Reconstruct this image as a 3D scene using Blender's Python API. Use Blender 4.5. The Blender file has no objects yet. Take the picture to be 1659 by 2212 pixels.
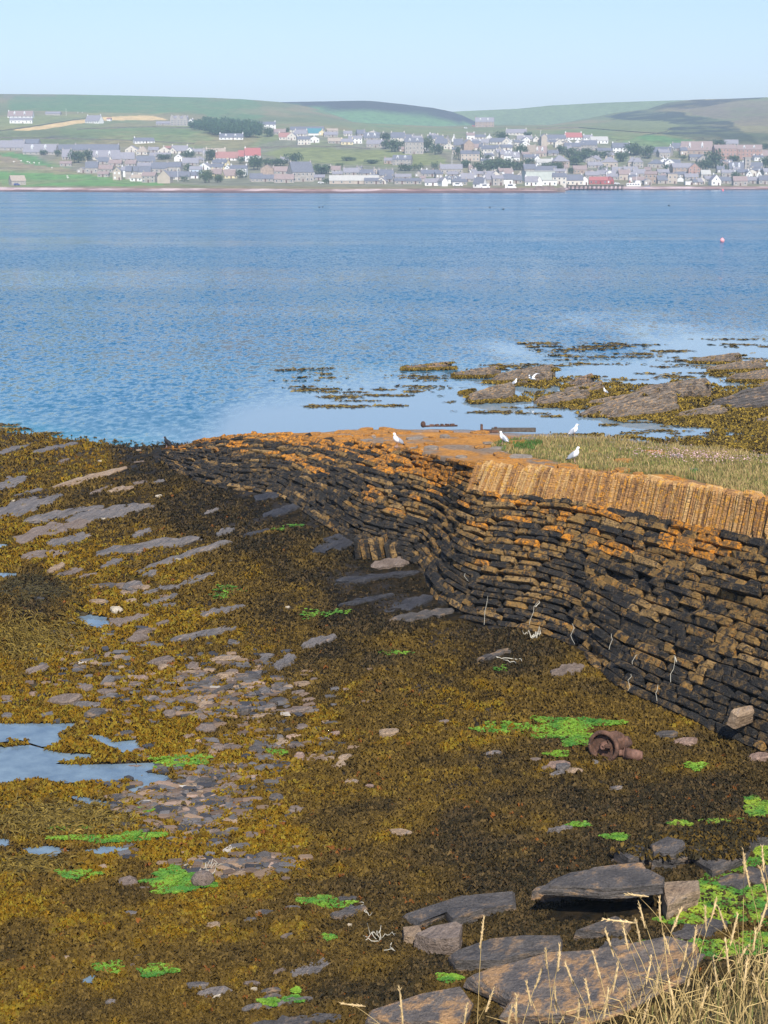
import bpy, math, random
import numpy as np
from mathutils import Vector, Matrix

# ------------------------------------------------------------------ scene, camera, light
S = bpy.context.scene
C = S.collection
rng = np.random.default_rng(7)
random.seed(7)
FV = 3388.5                 # focal length in units of a 1659 x 2212 picture
PITCH = math.atan((1106 - 370) / FV)
CAMZ = 13.0
cam_d = bpy.data.cameras.new('camera')
cam = bpy.data.objects.new('camera', cam_d); C.objects.link(cam)
cam.location = (0, 0, CAMZ)
cam.rotation_euler = (math.pi / 2 - PITCH, 0, 0)
cam_d.sensor_fit = 'VERTICAL'; cam_d.sensor_height = 24.0
cam_d.lens = 24.0 * FV / 2212
cam_d.clip_start = 0.1; cam_d.clip_end = 12000
S.camera = cam
SUN_EL, SUN_AZ = math.radians(47), math.radians(10)      # azimuth to the right of straight behind the camera
sun_dir = Vector((math.sin(SUN_AZ) * math.cos(SUN_EL), -math.cos(SUN_AZ) * math.cos(SUN_EL), math.sin(SUN_EL)))
W = bpy.data.worlds.new('World'); S.world = W; W.use_nodes = True
wn = W.node_tree.nodes; wl = W.node_tree.links; wn.clear()
sky = wn.new('ShaderNodeTexSky'); sky.sky_type = 'NISHITA'; sky.sun_disc = False
sky.sun_elevation = SUN_EL
sky.sun_rotation = math.atan2(sun_dir.x, sun_dir.y)
sky.air_density = 1.0; sky.dust_density = 0.5; sky.ozone_density = 3.0
bg = wn.new('ShaderNodeBackground'); bg.inputs['Strength'].default_value = 0.125
wo = wn.new('ShaderNodeOutputWorld')
tint = wn.new('ShaderNodeMix'); tint.data_type = 'RGBA'; tint.blend_type = 'MULTIPLY'; tint.inputs[0].default_value = 1.0; tint.inputs[7].default_value = (.985, .955, 1.06, 1)
wl.new(sky.outputs[0], tint.inputs[6]); wl.new(tint.outputs[2], bg.inputs[0]); wl.new(bg.outputs[0], wo.inputs[0])
ld = bpy.data.lights.new('sun', 'SUN'); ld.energy = 5.0; ld.angle = math.radians(0.53); ld.color = (1.0, 0.94, 0.85)
lo = bpy.data.objects.new('sun', ld); C.objects.link(lo)
lo.rotation_euler = sun_dir.to_track_quat('Z', 'Y').to_euler()
S.view_settings.view_transform = 'Standard'; S.view_settings.look = 'None'
S.view_settings.gamma = 1.0; S.view_settings.exposure = 0.38
S.cycles.use_denoising = True
S.cycles.max_bounces = 6; S.cycles.volume_bounces = 0; S.cycles.diffuse_bounces = 3
S.cycles.glossy_bounces = 3; S.cycles.transparent_max_bounces = 8

# ------------------------------------------------------------------ helpers
cp, sp = math.cos(PITCH), math.sin(PITCH)
def ray(x, y):
    x = np.asarray(x, float); y = np.asarray(y, float)
    u = (x - 829.5) / FV; v = (y - 1106) / FV
    return u, cp - v * sp, -sp - v * cp
def at_z(x, y, z):
    dx, dy, dz = ray(x, y); t = (np.asarray(z, float) - CAMZ) / dz
    return np.stack(np.broadcast_arrays(dx * t, dy * t, CAMZ + dz * t), -1)
def at_y(x, y, Y):
    dx, dy, dz = ray(x, y); t = np.asarray(Y, float) / dy
    return np.stack(np.broadcast_arrays(dx * t, dy * t, CAMZ + dz * t), -1)
def to_v(p):
    p = np.asarray(p, float)
    X, Y, Z = p[..., 0], p[..., 1], p[..., 2] - CAMZ
    d = Y * cp - Z * sp
    d = np.maximum(d, 0.1)
    return 829.5 + FV * X / d, 1106 + FV * (-Y * sp - Z * cp) / d

def hash2(ix, iy, seed):
    h = (ix.astype(np.int64) * 374761393 + iy.astype(np.int64) * 668265263 + seed * 1442695041) & 0xffffffff
    h = ((h ^ (h >> 13)) * 1274126177) & 0xffffffff
    return ((h ^ (h >> 16)) & 0xffffff) / float(0xffffff)
def vnoise(x, y, seed=0):
    x = np.asarray(x, float); y = np.asarray(y, float)
    ix = np.floor(x); iy = np.floor(y); fx = x - ix; fy = y - iy
    fx = fx * fx * (3 - 2 * fx); fy = fy * fy * (3 - 2 * fy)
    a = hash2(ix, iy, seed); b = hash2(ix + 1, iy, seed); c = hash2(ix, iy + 1, seed); d = hash2(ix + 1, iy + 1, seed)
    return (a + (b - a) * fx) * (1 - fy) + (c + (d - c) * fx) * fy
def fbm(x, y, seed=0, oct=4):
    s = 0; a = 0.5; n = 0
    for i in range(oct):
        s = s + a * vnoise(x * 2 ** i, y * 2 ** i, seed + i * 17); n += a; a *= 0.5
    return s / n                                   # 0..1
def smooth(e0, e1, x):
    t = np.clip((np.asarray(x, float) - e0) / (e1 - e0), 0, 1); return t * t * (3 - 2 * t)
def inpoly(px, py, poly):
    poly = np.asarray(poly, float); r = np.zeros(np.shape(px), bool); j = len(poly) - 1
    for i in range(len(poly)):
        xi, yi = poly[i]; xj, yj = poly[j]
        if yi != yj:
            r ^= ((yi > py) != (yj > py)) & (px < (xj - xi) * (py - yi) / (yj - yi) + xi)
        j = i
    return r
class TPS:                                          # smooth surface through scattered heights
    def __init__(s, P, z, lam=0.0):
        P = np.asarray(P, float); n = len(P); s.P = P
        K = s.k(np.linalg.norm(P[:, None] - P[None], axis=-1)) + lam * np.eye(n)
        Q = np.c_[np.ones(n), P]
        A = np.block([[K, Q], [Q.T, np.zeros((3, 3))]])
        w = np.linalg.solve(A, np.r_[z, np.zeros(3)]); s.w = w[:n]; s.a = w[n:]
    @staticmethod
    def k(r): return -r                              # linear kernel: no overshoot far away
    def __call__(s, x, y):
        x = np.asarray(x, float); y = np.asarray(y, float); sh = x.shape; x = x.ravel(); y = y.ravel()
        out = np.empty(len(x))
        for i in range(0, len(x), 20000):
            q = np.c_[x[i:i + 20000], y[i:i + 20000]]
            r = np.sqrt(((q[:, None] - s.P[None]) ** 2).sum(-1))
            out[i:i + 20000] = s.k(r) @ s.w + s.a[0] + q @ s.a[1:]
        return out.reshape(sh)

def np_mesh(name, V, F, cols=None, smooth_=False):
    """V (n,3); F either (m,k) array or list of faces"""
    me = bpy.data.meshes.new(name)
    V = np.asarray(V, np.float32)
    if isinstance(F, np.ndarray):
        m, k = F.shape
        me.vertices.add(len(V)); me.vertices.foreach_set('co', V.ravel())
        me.loops.add(m * k); me.loops.foreach_set('vertex_index', F.astype(np.int32).ravel())
        me.polygons.add(m); me.polygons.foreach_set('loop_start', np.arange(0, m * k, k, dtype=np.int32))
        me.update(calc_edges=True)
    else:
        me.from_pydata([tuple(v) for v in V], [], [tuple(f) for f in F]); me.update()
    if cols is not None:
        a = me.color_attributes.new('Col', 'FLOAT_COLOR', 'POINT')
        c = np.ones((len(V), 4), np.float32); c[:, :3] = cols
        a.data.foreach_set('color', c.ravel())
    if smooth_: me.polygons.foreach_set('use_smooth', np.ones(len(me.polygons), bool))
    return me
def add(name, me, mat=None, parent=None, loc=None, rot=None, scale=None):
    o = bpy.data.objects.new(name, me); C.objects.link(o)
    if mat is not None and me is not None:
        if len(me.materials) == 0: me.materials.append(mat)
        elif me.materials[0] != mat:
            o.material_slots[0].link = 'OBJECT'; o.material_slots[0].material = mat
    if parent is not None: o.parent = parent
    if loc is not None: o.location = loc
    if rot is not None: o.rotation_euler = rot
    if scale is not None: o.scale = scale
    return o
def empty(name, loc=(0, 0, 0), rot=None):
    o = bpy.data.objects.new(name, None); C.objects.link(o); o.location = loc
    o.empty_display_size = 0.2
    if rot is not None: o.rotation_euler = rot
    return o
def tag(o, label=None, cat=None, group=None, kind=None):
    if label: o['label'] = label
    if cat: o['category'] = cat
    if group: o['group'] = group
    if kind: o['kind'] = kind
    return o
def orient(V, F):                                    # outward faces for star-shaped pieces
    V = np.asarray(V, float); c0 = V.mean(0); out = []
    for f in F:
        p = V[list(f)]; n = np.zeros(3)
        for i in range(len(f)):
            a = p[i]; b = p[(i + 1) % len(f)]; n += np.cross(a, b)
        out.append(tuple(f) if np.dot(n, p.mean(0) - c0) >= 0 else tuple(reversed(f)))
    return out
class MB:
    def __init__(s): s.V = []; s.F = []
    def raw(s, V, F):
        n = len(s.V); s.V += [tuple(v) for v in V]; s.F += [tuple(i + n for i in f) for f in F]
    def box(s, x0, x1, y0, y1, z0, z1, M=None):
        V = [(x, y, z) for z in (z0, z1) for y in (y0, y1) for x in (x0, x1)]
        if M is not None: V = [tuple(M @ Vector(v)) for v in V]
        s.raw(V, [(0, 2, 3, 1), (4, 5, 7, 6), (0, 1, 5, 4), (2, 6, 7, 3), (0, 4, 6, 2), (1, 3, 7, 5)])
    def tube(s, pts, rad, n=8, cap=True):
        pts = [Vector(p) for p in pts]; m = len(pts)
        if not hasattr(rad, '__len__'): rad = [rad] * m
        rings = []; up = Vector((0.13, 0.21, 1)).normalized()
        for i in range(m):
            t = (pts[min(i + 1, m - 1)] - pts[max(i - 1, 0)]).normalized()
            a = t.cross(up)
            if a.length < 1e-3: a = t.cross(Vector((1, 0, 0)))
            a.normalize(); b = a.cross(t)
            rings.append([tuple(pts[i] + (a * math.cos(2 * math.pi * k / n) + b * math.sin(2 * math.pi * k / n)) * rad[i]) for k in range(n)])
        V = [v for r in rings for v in r]; F = []
        for i in range(m - 1):
            for k in range(n):
                F.append((i * n + k, i * n + (k + 1) % n, (i + 1) * n + (k + 1) % n, (i + 1) * n + k))
        if cap:
            F.append(tuple(range(n))); F.append(tuple(reversed(range((m - 1) * n, m * n))))
        s.raw(V, [tuple(reversed(f)) for f in F])
    def ell(s, c, r, n=12, m=8, M=None, f=None):
        V = [];
        for i in range(m + 1):
            th = math.pi * i / m
            for k in range(n):
                ph = 2 * math.pi * k / n
                p = Vector((math.sin(th) * math.cos(ph), math.sin(th) * math.sin(ph), math.cos(th)))
                q = Vector((p.x * r[0], p.y * r[1], p.z * r[2]))
                if f: q = f(q, p)
                if M is not None: q = M @ q
                V.append(tuple(Vector(c) + q))
        F = []
        for i in range(m):
            for k in range(n):
                F.append((i * n + k, (i + 1) * n + k, (i + 1) * n + (k + 1) % n, i * n + (k + 1) % n))
        s.raw(V, F)
    def mesh(s, name, smooth_=False):
        return np_mesh(name, np.array(s.V), s.F, smooth_=smooth_)

# ------------------------------------------------------------------ materials
def mat(name):
    m = bpy.data.materials.new(name); m.use_nodes = True
    nt = m.node_tree; nt.nodes.clear()
    out = nt.nodes.new('ShaderNodeOutputMaterial'); b = nt.nodes.new('ShaderNodeBsdfPrincipled')
    nt.links.new(b.outputs[0], out.inputs[0])
    return m, nt, b
def N(nt, t, **kw):
    n = nt.nodes.new(t)
    for k, v in kw.items():
        if k in n.inputs: n.inputs[k].default_value = v
        else: setattr(n, k, v)
    return n
def coords(nt, kind='Object', scale=(1, 1, 1), rot=(0, 0, 0), world=False):
    if world:
        g = N(nt, 'ShaderNodeNewGeometry'); src = g.outputs['Position']
    else:
        g = N(nt, 'ShaderNodeTexCoord'); src = g.outputs[kind]
    mp = N(nt, 'ShaderNodeMapping'); nt.links.new(src, mp.inputs[0])
    mp.inputs['Scale'].default_value = scale; mp.inputs['Rotation'].default_value = rot
    return mp.outputs[0]
def noise(nt, vec, scale, detail=4, rough=0.55, dist=0.0):
    n = N(nt, 'ShaderNodeTexNoise', Scale=scale, Detail=detail, Roughness=rough, Distortion=dist)
    nt.links.new(vec, n.inputs['Vector']); return n.outputs['Fac']
def ramp(nt, fac, stops):
    r = N(nt, 'ShaderNodeValToRGB'); e = r.color_ramp.elements
    while len(e) < len(stops): e.new(0.5)
    for i, (p, c) in enumerate(stops):
        e[i].position = p; e[i].color = (c, c, c, 1) if not hasattr(c, '__len__') else (*c, 1)
    nt.links.new(fac, r.inputs[0]); return r.outputs[0]
def mix(nt, fac, a, b, mode='MIX'):
    m = N(nt, 'ShaderNodeMix', data_type='RGBA', blend_type=mode)
    for k, v in ((0, fac), (6, a), (7, b)):
        if hasattr(v, 'is_linked') or hasattr(v, 'links'): nt.links.new(v, m.inputs[k])
        elif k == 0: m.inputs[0].default_value = v
        else: m.inputs[k].default_value = (*v, 1)
    return m.outputs[2]
def mth(nt, op, a, b=None, c=None):
    m = N(nt, 'ShaderNodeMath', operation=op)
    for i, v in enumerate((a, b, c)):
        if v is None: continue
        if hasattr(v, 'links'): nt.links.new(v, m.inputs[i])
        else: m.inputs[i].default_value = v
    return m.outputs[0]
def bump(nt, b, h, strength=0.5, dist=0.02):
    n = N(nt, 'ShaderNodeBump', Strength=strength, Distance=dist)
    nt.links.new(h, n.inputs['Height']); nt.links.new(n.outputs[0], b.inputs['Normal']); return n
def simple(name, col, rough=0.8, var=0.25, scale=3.0, spec=0.3, metal=0.0, bumpd=0.0, rnd=0.0):
    m, nt, b = mat(name)
    v = coords(nt, 'Object'); n = noise(nt, v, scale, 5, 0.6)
    lo_ = tuple(c * (1 - var) for c in col); hi = tuple(min(1, c * (1 + var)) for c in col)
    c = ramp(nt, n, [(0.3, lo_), (0.7, hi)])
    if rnd:
        oi = N(nt, 'ShaderNodeObjectInfo'); k = mth(nt, 'MULTIPLY_ADD', oi.outputs['Random'], rnd, 1 - rnd / 2)
        c = mix(nt, 1.0, c, k, 'MULTIPLY')
    nt.links.new(c, b.inputs['Base Color']); b.inputs['Roughness'].default_value = rough
    b.inputs['Specular IOR Level'].default_value = spec; b.inputs['Metallic'].default_value = metal
    if bumpd: bump(nt, b, noise(nt, v, scale * 3, 6, 0.65), 0.7, bumpd)
    return m
def attr_mat(name, rough=0.7, spec=0.3, var=0.0, scale=6.0, bumpd=0.0, bscale=20., sub=0.0):
    m, nt, b = mat(name)
    a = N(nt, 'ShaderNodeAttribute', attribute_name='Col'); c = a.outputs['Color']
    if var:
        v = coords(nt, world=True); n = noise(nt, v, scale, 5, 0.65)
        k = ramp(nt, n, [(0.25, 1 - var), (0.75, 1 + var)]); c = mix(nt, 1.0, c, k, 'MULTIPLY')
    nt.links.new(c, b.inputs['Base Color']); b.inputs['Roughness'].default_value = rough
    b.inputs['Specular IOR Level'].default_value = spec
    if bumpd: bump(nt, b, noise(nt, coords(nt, world=True), bscale, 6, 0.6), 0.8, bumpd)
    return m

def stone_mat(name, base, patch, lichen, p_patch, p_lich, rough=0.85):
    """weathered sandstone block: dark crust, bare patches, lichen"""
    m, nt, b = mat(name)
    v = coords(nt, world=True); oi = N(nt, 'ShaderNodeObjectInfo')
    n1 = noise(nt, v, 4.6, 6, 0.7, .4); n2 = noise(nt, v, 7.5, 6, 0.72, 0.4); n3 = noise(nt, v, 30, 4, 0.6)
    c = mix(nt, n3, tuple(x * 0.6 for x in base), tuple(x * 1.5 for x in base))
    f1 = ramp(nt, n1, [(p_patch - 0.04, 0), (p_patch + 0.04, 1)])
    pc = mix(nt, n3, tuple(x * 0.65 for x in patch), tuple(min(1, x * 1.25) for x in patch))
    c = mix(nt, f1, c, pc)
    f2 = ramp(nt, n2, [(p_lich - 0.03, 0), (p_lich + 0.05, 1)])
    lc = mix(nt, n3, tuple(x * 0.55 for x in lichen), tuple(min(1, x * 1.35) for x in lichen))
    c = mix(nt, f2, c, lc)
    sp_ = ramp(nt, noise(nt, v, 55, 2, 0.5), [(0.62, 0), (0.7, 1)])
    c = mix(nt, mth(nt, 'MULTIPLY', sp_, 0.3), c, (0.32, 0.29, 0.22))
    nt.links.new(c, b.inputs['Base Color']); b.inputs['Roughness'].default_value = rough
    b.inputs['Specular IOR Level'].default_value = 0.25
    hz = noise(nt, coords(nt, world=True, scale=(3, 3, 26)), 1.0, 4, 0.6)
    h = mth(nt, 'ADD', mth(nt, 'MULTIPLY', noise(nt, v, 14, 6, 0.65), 1.0), mth(nt, 'MULTIPLY', hz, 0.8))
    bump(nt, b, h, 1.0, 0.075)
    return m

# ------------------------------------------------------------------ lines of the pier (picture positions -> places)
def top_pt(x, y):                                   # on the gently falling pier deck
    dx, dy, dz = ray(x, y); t = -dz / dy
    D = 4.36 / (t - 0.09)
    return at_y(x, y, D)
BASE = [(1659, 1632, .80), (1490, 1557, .78), (1326, 1480, .80), (1247, 1397, 1.0), (1144, 1360, 1.1), (1040, 1352, 1.0),
        (975, 1334, 1.0), (918, 1268, 1.25), (905, 1215, 1.6), (842, 1207, 1.55), (770, 1187, 1.6), (700, 1135, 1.9),
        (650, 1100, 2.1), (595, 1062, 2.35), (520, 1062, 2.1), (450, 1050, 2.0), (380, 1018, 1.95), (345, 995, 1.9)]
TOP = [(1659, 1078), (1510, 1054), (1380, 1034), (1270, 1022), (1160, 1014), (1085, 1008), (1040, 1005), (1000, 998), (960, 988),
       (915, 976), (860, 970), (790, 958), (720, 948), (644, 939), (541, 936), (487, 943, 3.05), (428, 953, 2.6), (372, 969, 2.05)]
BACK = [(1700, 990), (1640, 982), (1560, 972), (1480, 962), (1400, 954), (1330, 948), (1260, 943), (1200, 940), (1140, 936),
        (1080, 932), (1000, 929), (900, 927), (800, 928), (720, 931), (600, 934)]
Bp = np.array([at_z(*b) for b in BASE])
Tp = np.array([at_z(*t) if len(t) == 3 else top_pt(*t) for t in TOP])
Kp = [top_pt(*b) for b in BACK]
for i, (dx, dz) in zip((15, 16, 17), ((-.3, -1.6), (-.4, -1.8), (-.4, -1.6))):
    Kp.append(Tp[i] + np.array([dx, 5.0, dz]))
Kp = np.array(Kp)
def ext(A, n=9.0):
    d = A[0] - A[1]; d = d / np.linalg.norm(d); return np.vstack([A[0] + d * n, A])
Bp, Tp, Kp = ext(Bp), ext(Tp), ext(Kp)
arc = np.r_[0, np.cumsum(np.linalg.norm(np.diff((Bp + Tp) / 2, axis=0), axis=1))]
NS = 420
ss = np.linspace(0, arc[-1], NS)
def resample(A):
    R = np.stack([np.interp(ss, arc, A[:, k]) for k in range(3)], -1)
    k = 31; ker = np.hanning(k + 2)[1:-1]; ker /= ker.sum()
    P = np.vstack([R[:1] + (R[:1] - R[1:k // 2 + 1][::-1]), R, R[-1:] + (R[-1:] - R[-k // 2:-1][::-1])])[:len(R) + 2 * (k // 2)]
    Q = np.stack([np.convolve(P[:, c], ker, 'valid') for c in range(3)], -1)
    return Q
Bc, Tc, Kc = resample(Bp), resample(Tp), resample(Kp)
s_corner = np.interp(7.0, np.arange(len(arc)), arc)   # where the upright coping ends (index 7 with the extension)
s_frame = arc[1]
def lerp_c(A, s): return np.stack([np.interp(s, ss, A[:, k]) for k in range(3)], -1)
def wall_pt(s, r):
    b = lerp_c(Bc, s); t = lerp_c(Tc, s); r = np.asarray(r)[..., None]
    bulge = np.sin(np.clip(r, 0, 1) * math.pi)
    amp = np.interp(s, arc, [.1] * 6 + [.05, -.05, -.25, -.2, .1, .35, .4, .3, .2, .1, .05, 0, 0])[..., None]
    p = b + (t - b) * r + bulge * amp * np.array([-.45, -.75, .35]); p[..., 2] += bulge[..., 0] * .08
    return p

# ------------------------------------------------------------------ heights of the foreshore
CTRL = [(0, 925, 0), (110, 944, 0), (240, 974, 0), (0, 1000, .9), (0, 1130, .75), (0, 1240, .36), (200, 1050, 1.2), (120, 960, .45),
        (290, 985, 1.2), (355, 972, 1.75), (300, 1010, 1.6), (250, 1150, .9), (450, 1130, 1.5), (0, 1330, .5), (200, 1330, .42), (100, 1500, .42),
        (0, 1580, .3), (150, 1640, .28), (330, 1700, .3), (0, 1720, .3), (0, 1830, .28), (180, 1840, .28), (0, 2000, .5),
        (0, 2212, .7), (400, 2212, .75), (829, 2230, .95), (1240, 2230, 1.3), (1659, 2230, 1.6), (1659, 2000, 1.35), (1300, 1950, 1.2),
        (1400, 1800, 1.15), (1640, 1760, 1.1), (1659, 1660, .82), (1300, 1650, .82), (1150, 1500, .9), (900, 1500, .9), (900, 1700, .75), (900, 1950, .9),
        (600, 1700, .45), (600, 1900, .6), (350, 1950, .55), (500, 1450, .7), (300, 1450, .55), (400, 1280, .85), (600, 1280, 1.1), (600, 1160, 1.8), (780, 1260, 1.45),
        (800, 1340, 1.15), (700, 1420, .85), (1100, 1400, 1.0), (1250, 1440, .9), (1450, 1570, .82)]
WET = [(829, 900, -.6), (1000, 900, -.5), (1150, 910, -.3), (1050, 790, -.5), (829, 760, -1.4), (1300, 770, -.6), (1550, 752, -.8),
       (1476, 917, .0), (1578, 902, .12), (1659, 922, .02), (1374, 897, .03), (1476, 871, .12), (1629, 861, .2), (1196, 881, -.04), (1323, 856, .03), (1119, 866, -.08), (1068, 830, -.05), (1170, 815, -.03), (1246, 825, -.06), (1578, 795, -.02), (1659, 810, .08),
       (1221, 841, -.1), (1578, 836, -.15), (1476, 940, -.2), (1323, 922, -.25), (1425, 805, -.25), (1120, 895, -.25), (0, 880, -.9), (300, 930, -1.1), (500, 900, -1.4),
       (0, 760, -3), (1659, 700, -2.5), (829, 650, -4), (0, 560, -5), (1659, 560, -5)]
cpts = [at_z(*c) for c in CTRL + WET] + [b for b in Bp[1:]]
cpts += [np.array(p, float) for p in ((-14, 12, .9), (0, 12, 1.1), (14, 12, 1.7), (-30, 20, .6), (-40, 40, .3), (-45, 60, .4), (-60, 85, -1), (30, 30, 1.2), (20, 20, 1.7), (40, 60, -.2), (60, 90, -.6))]
cpts = np.array(cpts)
_tps = TPS(cpts[:, :2], cpts[:, 2], lam=0.4)
def G0(x, y): return _tps(x, y)
A8 = lambda L: [(x * .4494, 1321.5 + y * .4494) for x, y in L]
A7 = lambda L: [(x * .4085, 914.9 + y * .4085) for x, y in L]
AB = lambda L: [(x * .4902, 1762 + y * .4902) for x, y in L]
POOLS = [A8([(-140, 540), (380, 540), (330, 575), (280, 600), (330, 640), (200, 650), (100, 618), (-140, 645)]),
         A8([(-140, 662), (150, 645), (280, 680), (440, 690), (450, 705), (300, 722), (270, 735), (400, 738), (560, 735), (740, 728), (765, 750), (690, 772), (800, 790), (830, 815), (720, 840), (640, 880), (600, 862), (680, 830), (620, 802), (560, 822), (450, 815), (300, 826), (200, 800), (-140, 845)]),
         A8([(400, 590), (500, 600), (560, 628), (660, 618), (680, 670), (600, 684), (545, 652), (450, 625)]),
         A8([(320, 885), (420, 895), (540, 918), (520, 938), (420, 932)]),
         A8([(230, 950), (370, 938), (365, 962), (280, 975)]),
         A8([(-140, 1085), (40, 1095), (65, 1130), (-140, 1145)]),
         A8([(105, 1138), (250, 1128), (330, 1150), (270, 1180), (180, 1188)]),
         A8([(380, 1150), (500, 1128), (625, 1133), (600, 1157), (480, 1168)]),
         A7([(390, 1030), (480, 1012), (565, 1028), (580, 1062), (520, 1088), (450, 1062)]),
         A7([(390, 1002), (440, 983), (460, 1005)]),
         A7([(-60, 792), (90, 792), (110, 810), (-60, 824)]),
         A7([(-60, 632), (40, 643), (12, 657), (-60, 660)]),
         AB([(340, 722), (400, 706), (445, 702), (405, 748), (365, 745)])]
def polyw(poly, z=.4):
    p = at_z(np.array([q[0] for q in poly]), np.array([q[1] for q in poly]), z)
    for _ in range(6):
        p = at_z(np.array([q[0] for q in poly]), np.array([q[1] for q in poly]), float(np.mean(G0(p[:, 0], p[:, 1]))))
    return p
POOLW = [polyw(p) for p in POOLS]
def seg_dist(px, py, poly):
    d = np.full(np.shape(px), 1e9)
    for i in range(len(poly)):
        a = poly[i][:2]; b = poly[(i + 1) % len(poly)][:2]; ab = b - a
        t = np.clip(((px - a[0]) * ab[0] + (py - a[1]) * ab[1]) / max(1e-9, ab @ ab), 0, 1)
        d = np.minimum(d, np.hypot(px - a[0] - t * ab[0], py - a[1] - t * ab[1]))
    return d
MOUND = at_z(60, 1330, .6)                            # dark weed-grown hump at the left edge
def G(x, y, rough=True):
    x = np.asarray(x, float); y = np.asarray(y, float)
    z = G0(x, y)
    z = z + 0.5 * np.exp(-(((x - MOUND[0] + .6) / 2.0) ** 2 + ((y - MOUND[1]) / 2.6) ** 2) ** 1.6)
    if rough:
        dry = smooth(-.6, .2, z)
        z = z + dry * (0.17 * (fbm(x * .55 + 3, y * .55, 5, 4) - .5) + 0.09 * (fbm(x * 2.6, y * 2.6, 9, 3) - .5))
        # dipping rock strata: low steps running away to the right
        q = (x * 0.45 - y * 0.18); st = (q * 1.1) % 1.0
        z = z + dry * 0.05 * (st - .5) * smooth(.35, .6, fbm(x * .3, y * .3, 31, 3))
    for ph in (0, 1):
        for pw in POOLW:
            zc = pw[:, 2].mean(); bb0 = pw.min(0) - 1.0; bb1 = pw.max(0) + 1.0
            m = (x > bb0[0]) & (x < bb1[0]) & (y > bb0[1]) & (y < bb1[1])
            if not np.any(m): continue
            xm = x[m]; ym = y[m]; ins = inpoly(xm, ym, pw[:, :2]); zz = z[m]
            if ph == 0:
                d = seg_dist(xm, ym, pw); zz = np.where(~ins & (d < .8), np.maximum(zz, zc + .01), zz)
            else: zz = np.where(ins, np.minimum(zz, zc - .09), zz)
            z[m] = zz
    return z
def on_ground(vx, vy, z0=.8, it=9, rough=True):
    vx = np.asarray(vx, float); vy = np.asarray(vy, float)
    p = at_z(vx, vy, np.full(vx.shape, z0))
    for _ in range(it):
        zn = G(p[..., 0], p[..., 1], rough)
        p = at_z(vx, vy, p[..., 2] * .35 + zn * .65)
    p[..., 2] = G(p[..., 0], p[..., 1], rough)
    return p
PIERV = [tuple(b[:2]) for b in BASE] + [tuple(t[:2]) for t in reversed(TOP)]
PIERV = [(1760, 1690)] + [(x, y + 4) for x, y in PIERV[:len(BASE)]] + [(320, 975), (487, 940)] + list(reversed(BACK)) + [(1760, 995)]

# ------------------------------------------------------------------ foreshore sheet
WGOLD = np.array((.228, .124, .007)); WOLIVE = np.array((.135, .100, .010)); WBROWN = np.array((.092, .058, .012)); WDARK = np.array((.026, .021, .010)); WPURP = np.array((.046, .031, .013))
# share of gold / dark weed at picture places
WCTRL = [(0, 1000, .55, .3), (200, 1000, .6, .3), (300, 990, .1, .85), (250, 1080, .25, .6), (450, 1100, .06, .85), (600, 1100, .03, .95), (600, 1180, .1, .75), (800, 1280, .03, .95), (900, 1260, .0, 1.),
         (0, 1200, .7, .15), (150, 1220, .8, .1), (350, 1230, .55, .25), (500, 1230, .4, .45), (600, 1330, .25, .58), (300, 1330, .8, .08), (80, 1270, .15, .7), (60, 1400, .6, .2), (300, 1400, .7, .15), (500, 1400, .5, .35), (750, 1400, .15, .72),
         (100, 1530, .85, .08), (300, 1560, .9, .05), (500, 1650, .6, .25), (700, 1550, .5, .4), (900, 1450, .35, .5), (1100, 1420, .12, .75), (1250, 1480, .3, .5), (1100, 1520, .45, .4), (1400, 1560, .45, .35), (900, 1650, .42, .46), (1200, 1680, .24, .68), (1500, 1640, .3, .6),
         (150, 1700, .8, .1), (100, 1780, .45, .45), (250, 1780, .6, .3), (500, 1830, .7, .2), (800, 1800, .36, .55), (1100, 1800, .18, .78), (1400, 1720, .15, .8), (1600, 1700, .15, .75), (1450, 1830, .08, .9),
         (100, 1900, .5, .4), (300, 1980, .45, .45), (600, 1980, .42, .5), (900, 1920, .25, .66), (1150, 1900, .18, .75), (100, 2120, .42, .48), (400, 2150, .38, .52), (700, 2100, .32, .58), (900, 2100, .2, .72), (1200, 2100, .15, .75), (1500, 2100, .1, .8), (1500, 1950, .1, .8)]
_wc = np.array(WCTRL, float)
def weed_mix(vx, vy):
    vx = np.asarray(vx, float).ravel(); vy = np.asarray(vy, float).ravel()
    g = np.empty(len(vx)); d = np.empty(len(vx))
    for i in range(0, len(vx), 20000):
        sl = slice(i, i + 20000)
        w = 1.0 / (((vx[sl, None] - _wc[None, :, 0]) ** 2 + ((vy[sl, None] - _wc[None, :, 1]) * 1.6) ** 2) / 1e4 + .05) ** 2
        w /= w.sum(1, keepdims=True); g[sl] = w @ _wc[:, 2]; d[sl] = w @ _wc[:, 3]
    return g, d
def weed_col(x, y, vx, vy, r1, seed=0):
    g, d = weed_mix(vx, vy)
    n = fbm(x * 1.3, y * 1.3, 71 + seed, 3); n2 = fbm(x * 4.5, y * 4.5, 43 + seed, 2)
    g = g + (n - .5) * .7 + (n2 - .5) * .5; d = d - (n - .5) * .45 + (fbm(x * .8 + 9, y * .8, 99, 3) - .5) * .4
    k = r1[:, None]
    gold = WGOLD * .75 + (WOLIVE - WGOLD * .75) * smooth(.45, .9, k)
    dark = WDARK + (WPURP - WDARK) * smooth(.3, .8, k)
    c = WBROWN * (0.6 + .8 * k)
    c = c + (gold * (.6 + .8 * k) - c) * smooth(.38, .72, g)[:, None]
    c = c + (dark * (.6 + .9 * k) - c) * smooth(.45, .85, d)[:, None]
    return c
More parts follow.
